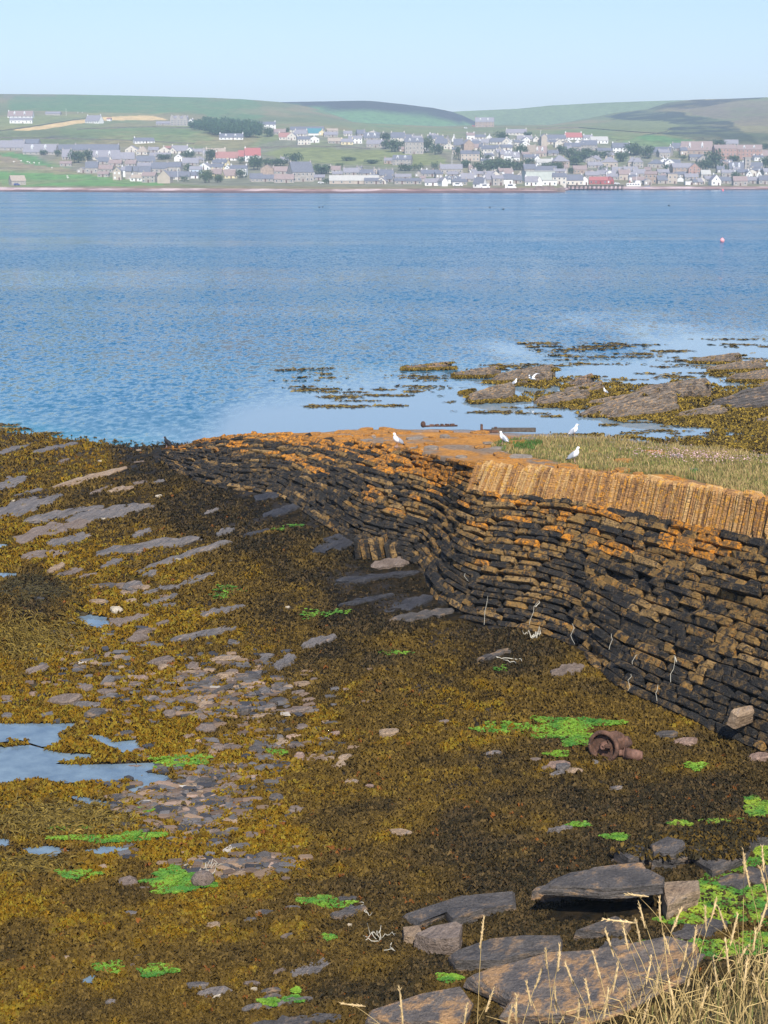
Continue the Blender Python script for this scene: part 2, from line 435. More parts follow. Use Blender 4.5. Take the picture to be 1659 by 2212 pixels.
ALG = [(1100, 1576, 62, 9), (1240, 1566, 70, 11), (1225, 1590, 55, 9), (1245, 1606, 26, 7), (1205, 1632, 18, 5), (1505, 1659, 20, 6), (400, 1645, 48, 9), (365, 1655, 30, 6), (600, 1628, 17, 5), (378, 1900, 40, 17), (372, 1925, 36, 8), (395, 1908, 60, 10), (166, 1893, 34, 8), (690, 1950, 36, 7), (720, 1958, 36, 6),
       (237, 2094, 26, 9), (345, 2098, 30, 8), (328, 2108, 18, 6), (1642, 1752, 30, 20), (1600, 1780, 60, 6), (1470, 1783, 18, 4), (1330, 1812, 22, 5), (1250, 1785, 18, 4), (1525, 1925, 70, 18), (1600, 1940, 90, 22), (1560, 1960, 80, 18), (1640, 1980, 70, 20), (1560, 1905, 30, 12), (1640, 1850, 40, 20), (1600, 1875, 30, 12), (1360, 2082, 44, 8), (1480, 2045, 60, 9), (1560, 2060, 70, 12), (1640, 2040, 60, 14),
       (970, 2118, 20, 7), (582, 2170, 16, 6), (634, 2164, 18, 5), (640, 2145, 6, 4), (230, 1815, 90, 6), (310, 1808, 40, 5), (850, 1413, 34, 5), (680, 1330, 30, 8), (735, 1325, 26, 5), (500, 1275, 30, 8), (480, 1290, 24, 5), (600, 1146, 18, 3), (640, 1138, 22, 3), (1470, 1990, 40, 10), (330, 1755, 24, 6), (1080, 1448, 14, 7), (140, 1790, 40, 6), (712, 2030, 10, 5)]
ny, nx = 430, 330
yy = 9.0 * (100 / 9.0) ** np.linspace(0, 1, ny)
uu = np.linspace(-1, 1, nx)
GX = uu[None, :] * (yy[:, None] * .36 + 7); GY = np.repeat(yy[:, None], nx, 1)
GZ = G(GX, GY)
gv = np.stack([GX, GY, GZ], -1).reshape(-1, 3)
idx = np.arange(ny * nx).reshape(ny, nx)
gf = np.stack([idx[:-1, :-1], idx[:-1, 1:], idx[1:, 1:], idx[1:, :-1]], -1).reshape(-1, 4)
pvx, pvy = to_v(gv)
gc = weed_col(gv[:, 0], gv[:, 1], np.clip(pvx, -200, 1850), np.clip(pvy, 900, 2300), hash2(np.arange(len(gv)), np.zeros(len(gv)), 3)) * .38
rockc = np.array((.035, .032, .032)) * (.6 + .8 * fbm(gv[:, 0] * 2, gv[:, 1] * 2, 12, 3))[:, None]
bare = smooth(.6, .72, fbm(gv[:, 0] * .9, gv[:, 1] * .9, 55, 4))[:, None] * .6
gc = gc + (rockc - gc) * bare
for x_, y_, rx_, ry_ in ALG:
    if y_ > 1460:
        k_ = smooth(.9, .25, ((pvx - x_) / rx_) ** 2 + ((pvy - y_) / ry_) ** 2)[:, None]; gc = gc + (np.array((.09, .24, .018)) - gc) * k_ * .9
gc = np.where(gv[:, 2:3] < -.25, np.array((.03, .045, .03)), gc)
m_ground = attr_mat('foreshore_rock_and_weed', .75, .12, .45, 9.0, .05, 16.)
ground = add('foreshore', np_mesh('foreshore', gv, gf, gc, True), m_ground)
tag(ground, 'low tide foreshore of dark bedrock under brown weed', kind='structure')

# ------------------------------------------------------------------ sea and tide pools
def water_mat(name, deep, shallow, bumps=1.0, pool=False):
    m, nt, b = mat(name)
    pos = coords(nt, world=True)
    b.inputs['Roughness'].default_value = 0.06; b.inputs['IOR'].default_value = 1.33
    b.inputs['Specular IOR Level'].default_value = 0.5 if pool else 0.30
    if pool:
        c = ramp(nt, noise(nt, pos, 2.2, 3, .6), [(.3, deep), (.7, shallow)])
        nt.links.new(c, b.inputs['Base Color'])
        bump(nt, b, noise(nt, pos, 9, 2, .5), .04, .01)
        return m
    a = N(nt, 'ShaderNodeAttribute', attribute_name='Col')        # R = calm lee water, G = shallow water
    sep = N(nt, 'ShaderNodeSeparateColor'); nt.links.new(a.outputs['Color'], sep.inputs[0])
    calm = sep.outputs[0]; shal = sep.outputs[1]
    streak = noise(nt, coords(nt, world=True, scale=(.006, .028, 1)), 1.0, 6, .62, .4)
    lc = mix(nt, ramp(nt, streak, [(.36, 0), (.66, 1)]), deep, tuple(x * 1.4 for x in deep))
    c = mix(nt, shal, lc, shallow); c = mix(nt, mth(nt, 'MULTIPLY', calm, .85), c, (.20, .265, .305))  # calm water: silvery sky reflection put into a paler base colour
    nt.links.new(c, b.inputs['Base Color'])
    def wave(scale, detail, k):
        n = N(nt, 'ShaderNodeTexNoise', Scale=1.0, Detail=detail, Roughness=.6); nt.links.new(coords(nt, world=True, scale=scale), n.inputs['Vector'])
        q = N(nt, 'ShaderNodeVectorMath', operation='SUBTRACT'); nt.links.new(n.outputs['Color'], q.inputs[0]); q.inputs[1].default_value = (.5, .5, .5)
        q2 = N(nt, 'ShaderNodeVectorMath', operation='MULTIPLY'); nt.links.new(q.outputs[0], q2.inputs[0]); q2.inputs[1].default_value = (k, k, 0); return q2.outputs[0]
    w1 = wave((2.6, 1.3, 1), 5, 2.0); w2 = wave((.12, .10, 1), 4, .35)
    sm = N(nt, 'ShaderNodeVectorMath', operation='ADD'); nt.links.new(w1, sm.inputs[0]); nt.links.new(w2, sm.inputs[1])
    st = mth(nt, 'MULTIPLY', mth(nt, 'MULTIPLY', sep.outputs[2], mth(nt, 'SUBTRACT', 1.0, mth(nt, 'MULTIPLY', calm, .985))), ramp(nt, streak, [(.32, .35), (.6, 1.0)]))
    sc_ = N(nt, 'ShaderNodeVectorMath', operation='SCALE'); nt.links.new(sm.outputs[0], sc_.inputs[0]); nt.links.new(st, sc_.inputs['Scale'])
    up_ = N(nt, 'ShaderNodeVectorMath', operation='ADD'); nt.links.new(sc_.outputs[0], up_.inputs[0]); up_.inputs[1].default_value = (0, 0, 1)
    nn_ = N(nt, 'ShaderNodeVectorMath', operation='NORMALIZE'); nt.links.new(up_.outputs[0], nn_.inputs[0]); nt.links.new(nn_.outputs[0], b.inputs['Normal'])
    nt.links.new(mth(nt, 'MULTIPLY_ADD', st, .16, .04), b.inputs['Roughness'])
    return m
wy = np.r_[np.linspace(35, 140, 160), 140 * (1500 / 140) ** np.linspace(0.02, 1, 70)]
wu = np.linspace(-1, 1, 180)
WX = wu[None, :] * (wy[:, None] * .45 + 40); WY = np.repeat(wy[:, None], len(wu), 1)
WX[:, 0] = -3500; WX[:, -1] = 3500
wv = np.stack([WX, WY, np.zeros_like(WX)], -1).reshape(-1, 3)
idx = np.arange(len(wv)).reshape(len(wy), len(wu))
wf = np.stack([idx[:-1, :-1], idx[:-1, 1:], idx[1:, 1:], idx[1:, :-1]], -1).reshape(-1, 4)
vx, vy = to_v(wv)
wob = (fbm(wv[:, 0] * .12, wv[:, 1] * .05, 3, 4) - .5)
edge_y = np.interp(vx, [-400, 250, 420, 560, 760, 1000, 1250, 1659, 2200], [1020, 990, 925, 800, 760, 752, 735, 716, 712])
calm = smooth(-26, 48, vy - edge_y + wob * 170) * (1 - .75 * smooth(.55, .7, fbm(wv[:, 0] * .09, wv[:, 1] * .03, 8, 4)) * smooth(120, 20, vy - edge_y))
shal = smooth(60, 5, np.abs(vy - np.interp(vx, [-200, 0, 240, 420, 600], [925, 928, 975, 950, 930]))) * smooth(520, 250, vx) * .75
shal = np.maximum(shal, smooth(2.2, .2, -G0(wv[:, 0], wv[:, 1])) * .25 * (wv[:, 1] < 110))
far_tint = .26 + .74 * smooth(65, 210, wv[:, 1])
m_sea = water_mat('sea_water', (.0003, .070, .138), (.03, .19, .24), 1.0)
sea = add('sea', np_mesh('sea', wv, wf, np.stack([calm, shal, far_tint], -1), True), m_sea)
tag(sea, 'blue rippled sea between the foreshore and the far town', kind='structure')
m_pool = water_mat('pool_water', (.10, .15, .20), (.17, .235, .28), pool=True)  # silty water, with the bright sky reflection put into its base colour
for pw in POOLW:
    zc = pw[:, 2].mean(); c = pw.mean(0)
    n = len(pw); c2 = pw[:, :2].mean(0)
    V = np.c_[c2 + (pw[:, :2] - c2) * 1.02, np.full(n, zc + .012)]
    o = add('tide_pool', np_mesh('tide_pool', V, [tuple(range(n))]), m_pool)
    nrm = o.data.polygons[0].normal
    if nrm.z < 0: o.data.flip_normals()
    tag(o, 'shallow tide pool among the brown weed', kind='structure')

# ------------------------------------------------------------------ far land
D_SH = lambda x: 13 * FV / (np.interp(x, [-500, 0, 300, 712, 1200, 1230, 1659, 2200], [411, 411.5, 413.5, 415.5, 414, 408.5, 408, 408]) - 370) * 1.0
RA = ([-700, 0, 150, 300, 450, 520, 600, 663, 698, 736, 768, 792, 889, 993, 1063, 1188, 1281, 1326, 1378, 1403, 1441, 1500, 1586, 1659, 2300],
      [206, 203, 204, 207, 211, 214, 220, 230, 239, 253, 266, 274, 275, 271, 269, 270, 254, 244, 238, 235, 222, 215, 213, 210, 205])
DRIDGE = 2500.0
def profA(x):
    D0 = D_SH(x); yr = np.interp(x, *RA)
    ys = 370 + 13 * FV / D0
    Dk = np.stack([D0 - 4, D0 + 14, D0 + 30, np.maximum(D0 + 110, 1180.), np.full_like(D0, 1550.), np.full_like(D0, 2000.), np.full_like(D0, DRIDGE)], -1)
    y1550 = np.interp(x, [0, 700, 1100, 1659], [290, 286, 291, 297]); y2000 = np.minimum(np.interp(x, [0, 700, 1000, 1300, 1659], [243, 262, 277, 270, 250]), y1550 - 8)
    yr = np.minimum(yr, y2000 - 1.5)
    yk = np.stack([ys + .2, ys - 3.5, ys - 8, np.full_like(D0, 386.), y1550, y2000, yr], -1)
    return Dk, yk
def far_pt(x, y):
    x = np.atleast_1d(np.asarray(x, float)); y = np.atleast_1d(np.asarray(y, float))
    Dk, yk = profA(x)
    D = np.array([np.interp(-y[i], -yk[i], Dk[i]) for i in range(len(x))])
    return at_y(x, y, D)
xs = np.arange(-700, 2361, 7.0)
Dk, yk = profA(xs)
rows = np.r_[np.linspace(0, 2, 6), np.linspace(2, 6, 120)[1:]]
FP = []
for r in rows:
    i = min(int(r), 5); f = r - i
    D = Dk[:, i] * (1 - f) + Dk[:, i + 1] * f; y = yk[:, i] * (1 - f) + yk[:, i + 1] * f
    FP.append(at_y(xs, y, D))
last = FP[-1]
FP.append(last + np.array([0, 250, -25.0])); FP.append(last + np.array([0, 900, -120.0]))
FP = np.array(FP); FP[-2:, :, 0] *= 1.2
first = FP[0].copy(); first[:, 2] = -1.5; first[:, 1] -= 12
FP = np.concatenate([first[None], FP]); fv = FP.reshape(-1, 3)
nr = FP.shape[0]; idx = np.arange(len(fv)).reshape(nr, len(xs))
ff = np.stack([idx[:-1, :-1], idx[:-1, 1:], idx[1:, 1:], idx[1:, :-1]], -1).reshape(-1, 4)
fx, fy = to_v(fv); fy[idx[-2:].ravel()] = 200
K6 = lambda x0, L: [(x0 / 1.4756 + a * .17565, 223.6 + b * .17565) for a, b in L]
Z3 = lambda L: [(1084 + a * .3464, 169.4 + b * .3464) for a, b in L]
Z1 = lambda L: [(a * .3472, 169.4 + b * .3472) for a, b in L]
Z2 = lambda L: [(542 + a * .3472, 169.4 + b * .3472) for a, b in L]
jx = fx + (fbm(fv[:, 0] * .02, fv[:, 1] * .01, 1, 5) - .5) * 34; jy = fy + (fbm(fv[:, 0] * .02 + 40, fv[:, 1] * .01, 2, 5) - .5) * 16
fc = np.array((.125, .155, .058)) * (.75 + .5 * fbm(fv[:, 0] * .006, fv[:, 1] * .004, 21, 4))[:, None]
def paint(poly, c, k=1.0, soft=None):
    global fc
    m = inpoly(jx if soft is None else fx, jy if soft is None else fy, poly)
    kk_ = (k * (.45 + .55 * smooth(.36, .5, fbm(fv[:, 0] * .035, fv[:, 1] * .02, 91, 4))) if soft is None else np.full(len(fv), k))[m][:, None]
    fc[m] = fc[m] * (1 - kk_) + np.array(c) * kk_
dry = smooth(.45, .62, fbm(fv[:, 0] * .012, fv[:, 1] * .006, 61, 4))[:, None]
fc = fc + (np.array((.20, .17, .075)) - fc) * dry * .6
paint(Z1([(0, 95), (420, 96), (300, 130), (0, 150)]), (.16, .15, .09), .6)
paint(Z1([(60, 120), (900, 100), (1500, 130), (1650, 160), (1600, 280), (1150, 215), (950, 215), (450, 205), (50, 190)]), (.075, .16, .05), .75)
paint(Z1([(0, 250), (480, 210), (1050, 215), (900, 235), (400, 250), (0, 330)]), (.17, .20, .06), .6)
paint([(26, 281), (88, 272), (158, 260), (177, 258.7), (218, 253.5), (291, 250), (329, 250), (366, 258.7), (341, 259.6), (271, 259.6), (219, 261), (177, 265.8), (98, 279), (53, 282.5)], (.46, .36, .14), 1.0, 1)
paint(Z1([(270, 375), (330, 355), (560, 370), (590, 385), (430, 380), (300, 385)]), (.05, .05, .055), .8)
paint(Z1([(370, 310), (900, 300), (1250, 330), (1390, 390), (900, 400), (500, 390), (350, 350)]), (.10, .165, .05), .7)
paint(Z1([(0, 448), (250, 490), (460, 560), (300, 545), (0, 480)]), (.07, .18, .045), .9)
paint(Z1([(0, 570), (300, 590), (620, 610), (1000, 655), (1000, 672), (0, 672)]), (.085, .20, .045), .9)
paint(Z1([(0, 480), (300, 545), (460, 575), (200, 570), (0, 560)]), (.19, .16, .09), .7)
paint(Z2([(40, 480), (180, 415), (560, 425), (900, 450), (1200, 480), (1220, 530), (1000, 560), (600, 540), (250, 470)]), (.13, .17, .045), .85)
paint(Z2([(350, 190), (560, 190), (900, 240), (1300, 285), (800, 300), (600, 260)]), (.08, .17, .055), .7)
paint(Z3([(640, 240), (850, 197), (1000, 200), (1180, 230), (1400, 270), (1500, 330), (1570, 390), (1350, 390), (1000, 335), (1100, 290), (1000, 265), (800, 262)]), (.032, .042, .030), .9)
paint(Z3([(1000, 335), (1300, 350), (1659, 330), (1800, 420), (1600, 420), (1250, 390)]), (.045, .06, .03), .8)
paint(Z3([(920, 192), (1030, 146), (1200, 128), (1450, 120), (1700, 112), (1500, 146), (1200, 178), (1000, 192)]), (.04, .042, .035), .9)
paint(Z3([(1050, 190), (1500, 150), (1900, 130), (1900, 300), (1500, 300), (1250, 235)]), (.14, .125, .075), .8)
paint(Z3([(680, 400), (900, 350), (1250, 390), (900, 440), (760, 430)]), (.075, .165, .05), .9)
paint(Z3([(150, 350), (500, 320), (900, 340), (700, 390), (400, 370)]), (.11, .165, .055), .6)
paint([(0, 318), (120, 322), (300, 318), (540, 322), (600, 300), (640, 286), (900, 288), (1180, 286), (1300, 296), (1420, 322), (1680, 305), (1680, 404), (560, 404), (380, 398), (180, 375)], (.14, .145, .095), .7)
paint([(560, 330), (620, 318), (780, 320), (880, 326), (960, 335), (970, 352), (880, 362), (740, 356), (620, 345)], (.14, .17, .05), .9)
zz = fv[:, 2]
shore = (zz < 2.2) & (fv[:, 1] < 1300)
sandn = fbm(fv[:, 0] * .05, fv[:, 1] * .05, 5, 3)[:, None]
fc[shore] = (np.array((.22, .15, .11)) + (np.array((.40, .33, .26)) - np.array((.22, .15, .11))) * smooth(.4, .6, sandn))[shore]
fc[(zz < .9) & (fv[:, 1] < 1300)] = (.10, .07, .055)
bank = (zz >= 2.2) & (zz < 3.4); fc[bank] = fc[bank] * .5 + np.array((.15, .14, .07)) * .5
# drystone field walls drawn as thin darker/lighter ground is left to the wall objects below
fc = fc * 1.32 * np.array((1.0, .92, 1.12))  # lift and bluish tint: some distance haze put into the land colours
m_far = attr_mat('far_hillside', .95, .05, .5, .11)
farland = add('hillside', np_mesh('hillside', fv, ff, fc, True), m_far)
tag(farland, 'green hillside rising behind the far town', kind='structure')
def back_hill(name, ridge, D, drop, colf, lab):
    X = np.arange(ridge[0][0], ridge[-1][0] + 1, 8.0); yr = np.interp(X, [r[0] for r in ridge], [r[1] for r in ridge])
    R = []
    for k, (dy, dD) in enumerate(((drop * 1.4, -330), (drop, -250), (drop * .75, -190), (drop * .5, -130), (drop * .35, -95), (drop * .2, -60), (drop * .1, -30), (drop * .03, -10), (0, 0))):
        R.append(at_y(X, yr + dy, D + dD))
    R.append(R[-1] + np.array([0, 200, -15])); R.append(R[-2] + np.array([0, 700, -110])); R = np.array(R)
    v = R.reshape(-1, 3); i = np.arange(len(v)).reshape(R.shape[:2])
    f = np.stack([i[:-1, :-1], i[:-1, 1:], i[1:, 1:], i[1:, :-1]], -1).reshape(-1, 4)
    a, b_ = to_v(v); b_[i[-2:].ravel()] = 0
    o = add(name, np_mesh(name, v, f, colf(a, b_, v), True), m_far)
    tag(o, lab, kind='structure')
def colB(x, y, v):
    lim = np.interp(x, [560, 640, 700, 870, 940, 1000, 1040], [221, 226, 234, 241, 250, 263, 280]) + (fbm(v[:, 0] * .015, v[:, 2] * .03, 3, 3) - .5) * 6
    k = smooth(-1.5, 1.5, y - lim)[:, None]
    return np.array((.05, .048, .042)) * (1 - k) + np.array((.12, .22, .08)) * k
def colC(x, y, v):
    n = fbm(v[:, 0] * .004, v[:, 2] * .02, 8, 4)[:, None]
    return np.array((.17, .22, .085)) * (.8 + .4 * n)
back_hill('hill', [(520, 226), (560, 223), (611, 220.5), (700, 219), (780, 217.5), (802, 218), (870, 225), (935, 233), (975, 241), (1000, 250), (1028, 263), (1090, 285)], 2900, 75, colB, 'dark heather topped hill behind the green slope')
back_hill('hill', [(880, 262), (940, 248), (976, 241.5), (1000, 240), (1118, 235), (1188, 228), (1300, 222), (1400, 218.5), (1450, 217), (1659, 214), (2400, 206)], 3300, 70, colC, 'pale green far hill on the skyline')

# ------------------------------------------------------------------ the stone pier
DARKS = (.022, .021, .022); TANS = (.30, .20, .09); ORNG = (.60, .235, .022); RUSTB = (.20, .10, .045)
M_ST = {'dark': stone_mat('black_crusted_stone', (.020, .019, .018), (.115, .075, .033), (.28, .165, .05), .55, .64),
        'mott': stone_mat('mottled_stone', (.033, .028, .023), (.235, .140, .045), (.38, .18, .035), .49, .59),
        'tan': stone_mat('bare_tan_stone', (.235, .145, .052), (.33, .205, .078), (.04, .032, .026), .50, .53),
        'orange': stone_mat('orange_lichen_stone', (.055, .042, .030), (.24, .125, .04), ORNG, .46, .505)}
def chamfer_box(seed, c=.105, jit=.085):
    r = np.random.default_rng(seed); V = []; ix = {}
    for sx in (-1, 1):
        for sy in (-1, 1):
            for sz in (-1, 1):
                j = r.uniform(-jit, jit, 3); cc = c * r.uniform(.6, 1.5, 3)
                for k in range(3):
                    p = np.array([sx, sy, sz]) * .5
                    for q in range(3):
                        if q != k: p[q] -= np.sign(p[q]) * cc[q]
                    ix[(sx, sy, sz, k)] = len(V); V.append(p + j)
    F = []
    for k in range(3):
        a, b = [q for q in range(3) if q != k]
        for s in (-1, 1):
            f = []
            for (u, v) in ((-1, -1), (1, -1), (1, 1), (-1, 1)):
                t = [0, 0, 0]; t[k] = s; t[a] = u; t[b] = v; f.append(ix[(*t, k)])
            F.append(f)
    for k in range(3):                                # edges along axis k
        a, b = [q for q in range(3) if q != k]
        for u in (-1, 1):
            for v in (-1, 1):
                t0 = [0, 0, 0]; t0[a] = u; t0[b] = v; t1 = list(t0); t0[k] = -1; t1[k] = 1
                F.append([ix[(*t0, a)], ix[(*t1, a)], ix[(*t1, b)], ix[(*t0, b)]])
    for sx in (-1, 1):
        for sy in (-1, 1):
            for sz in (-1, 1): F.append([ix[(sx, sy, sz, k)] for k in range(3)])
    V = np.array(V); return V, orient(V, F)
NVAR = 16
ST_VF = [chamfer_box(100 + i) for i in range(NVAR)]
ST_ME = [np_mesh('wall_stone', v, f) for v, f in ST_VF]
CP_VF = [chamfer_box(300 + i, .08, .05) for i in range(8)]
pier = empty('stone_pier', tuple(wall_pt(np.array(s_corner), np.array(0.))))
tag(pier, 'old drystone pier with sloping courses and orange lichen on top', 'pier')
PINV = Matrix.Translation(-Vector(pier.location))
def pier_child(name, me, m, M=None):
    o = add(name, me, m, pier)
    o.matrix_parent_inverse = PINV
    if M is not None: o.matrix_basis = M
    return o
NROW = 27
stones = []
smax = ss[-1]
for row in range(NROW):
    r0 = row / NROW
    s = rng.uniform(0, .5)
    while s < smax - .1:
        near = 1.0
        L = rng.choice([rng.uniform(.22, .42), rng.uniform(.45, .8), rng.uniform(.75, 1.35)], p=[.28, .45, .27])
        sm = s + L / 2
        dr = 1 / NROW
        rj = r0 + dr / 2 + (fbm(np.array(sm * .7), np.array(row * 3.3), 4, 2) - .5) * dr * .4
        rlim = 1.0
        if sm < s_corner: rlim = .80
        if rj < rlim + .02:
            p = wall_pt(np.array(sm), np.array(rj))
            e1 = wall_pt(np.array(min(sm + .2, smax)), np.array(rj)) - wall_pt(np.array(max(sm - .2, 0)), np.array(rj)); e1 /= np.linalg.norm(e1)
            e2v = wall_pt(np.array(sm), np.array(rj + .04)) - wall_pt(np.array(sm), np.array(rj - .04))
            hgt = np.linalg.norm(e2v) / .08 * dr; e2 = e2v / np.linalg.norm(e2v)
            stones.append((sm, rj, row, L, hgt, p, e1, e2))
        s += L + rng.uniform(.0, .03)
recs = []
for (sm, rj, row, L, hgt, p, e1, e2) in stones:
    up = e2 * .85 + np.array([0, 0, 1.]) * .15
    up -= e1 * (up @ e1); up /= np.linalg.norm(up)
    n = np.cross(up, e1)
    if n[1] > 0 and n[0] > -.3: n = -n
    if n @ np.array([-.4, -.8, .5]) < 0: n = -n
    # small tilt in the wall plane
    a = rng.normal(0, .03); e1b = e1 * math.cos(a) + up * math.sin(a); upb = up * math.cos(a) - e1 * math.sin(a)
    b = rng.normal(0, .07); nb = n * math.cos(b) + e1b * math.sin(b); e1b = e1b * math.cos(b) - n * math.sin(b)
    dep = .42; prot = rng.normal(.0, .042)
    if rng.random() < .05: prot -= .12
    hs = min(hgt * rng.uniform(.68, .96), .40)
    wdl = L * np.linalg.norm(np.array(1.0)) * rng.uniform(.90, 1.0)
    # arc spacing differs between base and top
    fac = np.linalg.norm(wall_pt(np.array(min(sm + .2, smax)), np.array(rj)) - wall_pt(np.array(max(sm - .2, 0)), np.array(rj))) / (min(sm + .2, smax) - max(sm - .2, 0))
    wdl *= fac
    c = p + n * (prot - dep * .5 + .05)
    R = np.eye(4); R[:3, 0] = e1b * wdl; R[:3, 1] = nb * dep; R[:3, 2] = upb * hs; R[:3, 3] = c
    # how much lichen: more near the top and along the nose
    t = rj + (fbm(np.array(sm * .45), np.array(rj * 6), 14, 3) - .5) * .75
    vx_, vy_ = to_v(p)
    zt = float(np.clip(.5 + (fbm(np.array(sm * .8), np.array(row * .8), 27, 3) - .5) * 1.6 + rng.normal(0, .15), 0, 1))
    left = smooth(700, 400, vx_)
    po = float(np.clip(smooth(.46, .98, t) * .85 - left * .25 * smooth(1., .8, rj), 0, 1))
    if zt < po: k = 'orange'
    else:
        q = float(np.clip(.5 + (fbm(np.array(sm * .9), np.array(row * 1.1), 66, 3) - .5) * 1.5 + rng.normal(0, .17), 0, 1)); tanp = .13
        lf = float(smooth(980, 760, vx_)); tanp = .07 + .10 * smooth(.15, .5, rj) - .05 * lf
        k = 'tan' if q < tanp else ('mott' if q < (.30 + .34 * smooth(.15, .55, rj)) * (1 - .45 * lf) else 'dark')
    d = (p[1] ** 2 + p[0] ** 2 + (13 - p[2]) ** 2) ** .5
    recs.append([wdl * hs / d ** 2, R, int(rng.integers(NVAR)), k, -60 < vx_ < 1720])
order = sorted(range(len(recs)), key=lambda i: -recs[i][0] * recs[i][4])
for i in order[:300]:
    _, R, v, k, _v = recs[i]
    pier_child('wall_stone', ST_ME[v], M_ST[k], Matrix(R.tolist()))
KS = ['dark', 'mott', 'tan', 'orange']
VV, FF, MI, off = [], [], [], 0
for i in order[300:]:
    _, R, v, k, _v = recs[i]
    V, F = ST_VF[v]
    VV.append(V @ R[:3, :3].T + R[:3, 3]); FF += [tuple(q + off for q in f) for f in F]; MI += [KS.index(k)] * len(F); off += len(V)
me = np_mesh('wall_stones', np.vstack(VV), FF)
for k in KS: me.materials.append(M_ST[k])
me.polygons.foreach_set('material_index', np.array(MI, np.int32))
o = pier_child('wall_stones', me, None); o['kind'] = 'stuff'
# packing behind the face
rr = np.linspace(-.06, 1.0, 14); su = ss[::2]
cv = []
for r in rr:
    p = wall_pt(su, np.full(len(su), r)); p2 = wall_pt(su, np.full(len(su), r)) + np.array([.16, .22, -.16]); cv.append(p2)
cv = np.array(cv); i = np.arange(cv.shape[0] * cv.shape[1]).reshape(cv.shape[:2])
cf = np.stack([i[:-1, :-1], i[:-1, 1:], i[1:, 1:], i[1:, :-1]], -1).reshape(-1, 4)
pier_child('rubble_core', np_mesh('rubble_core', cv.reshape(-1, 3), cf), simple('core_dark', (.02, .019, .018), .95, .4, 6))
# deck
q = np.linspace(0, 1, 46)
dk = Tc[None] * (1 - q[:, None, None]) + Kc[None] * q[:, None, None]
dk = dk[:, ::2].copy()
dk[..., 2] += (fbm(dk[..., 0] * .8, dk[..., 1] * .8, 4, 4) - .5) * .14
sk = dk[-1:] + np.array([0, .9, -2.2]); sk2 = dk[-1:] + np.array([0, 2.2, -5.5])
dk = np.concatenate([dk[:1] * [1, 1, 1] + [-.02, -.02, -.25], dk, sk, sk2])
i = np.arange(dk.shape[0] * dk.shape[1]).reshape(dk.shape[:2])
df = np.stack([i[:-1, :-1], i[:-1, 1:], i[1:, 1:], i[1:, :-1]], -1).reshape(-1, 4)
dv = dk.reshape(-1, 3); ax, ay = to_v(dv)
GRASSV = [(1060, 962), (1090, 948), (1200, 950), (1330, 950), (1450, 962), (1560, 974), (1760, 995), (1760, 1095), (1659, 1070), (1500, 1040), (1400, 1026), (1250, 1006), (1180, 1000), (1110, 985)]
def grass_amt(x, y, X, Y):
    k = inpoly(x + (fbm(X * .9, Y * .6, 3, 3) - .5) * 60, y + (fbm(X * .9 + 30, Y * .6, 6, 3) - .5) * 18, GRASSV).astype(float)
    return k
ga = grass_amt(ax, ay, dv[:, 0], dv[:, 1])[:, None]
gn = fbm(dv[:, 0] * 1.2, dv[:, 1] * .7, 88, 4)[:, None]
dc = np.array((.40, .18, .035)) * (.55 + .9 * gn)
gr_ = smooth(.52, .66, fbm(dv[:, 0] * .8, dv[:, 1] * .5, 19, 4))[:, None]
dc = dc + (np.array((.20, .16, .12)) - dc) * gr_ * .9
bk = smooth(.80, .95, np.repeat(np.r_[0, q, 1, 1][:, None], dk.shape[1], 1).ravel())[:, None] * smooth(860, 1000, ax)[:, None]
dc = dc + (np.array((.22, .20, .19)) - dc) * bk
dc = dc + (np.array((.15, .13, .045)) - dc) * ga
nose = smooth(620, 480, ax)[:, None]; dc = dc + (np.array((.06, .045, .03)) - dc) * nose * .7
m_deck, nt, b = mat('lichened_deck')
a = N(nt, 'ShaderNodeAttribute', attribute_name='Col'); v = coords(nt, world=True)
n1 = noise(nt, v, 7, 6, .7); c = mix(nt, 1.0, a.outputs['Color'], ramp(nt, n1, [(.3, .55), (.7, 1.4)]), 'MULTIPLY')
wsp = ramp(nt, noise(nt, coords(nt, world=True, scale=(1.6, .9, 1)), 1.3, 6, .72), [(.63, 0), (.68, 1)])
c = mix(nt, mth(nt, 'MULTIPLY', wsp, .75), c, (.62, .58, .52))
nt.links.new(c, b.inputs['Base Color']); b.inputs['Roughness'].default_value = .9; b.inputs['Specular IOR Level'].default_value = .2
bump(nt, b, noise(nt, coords(nt, world=True, scale=(1, 1, 4)), 9, 6, .7), .9, .05)
pier_child('deck', np_mesh('deck', dv, df, dc), m_deck)
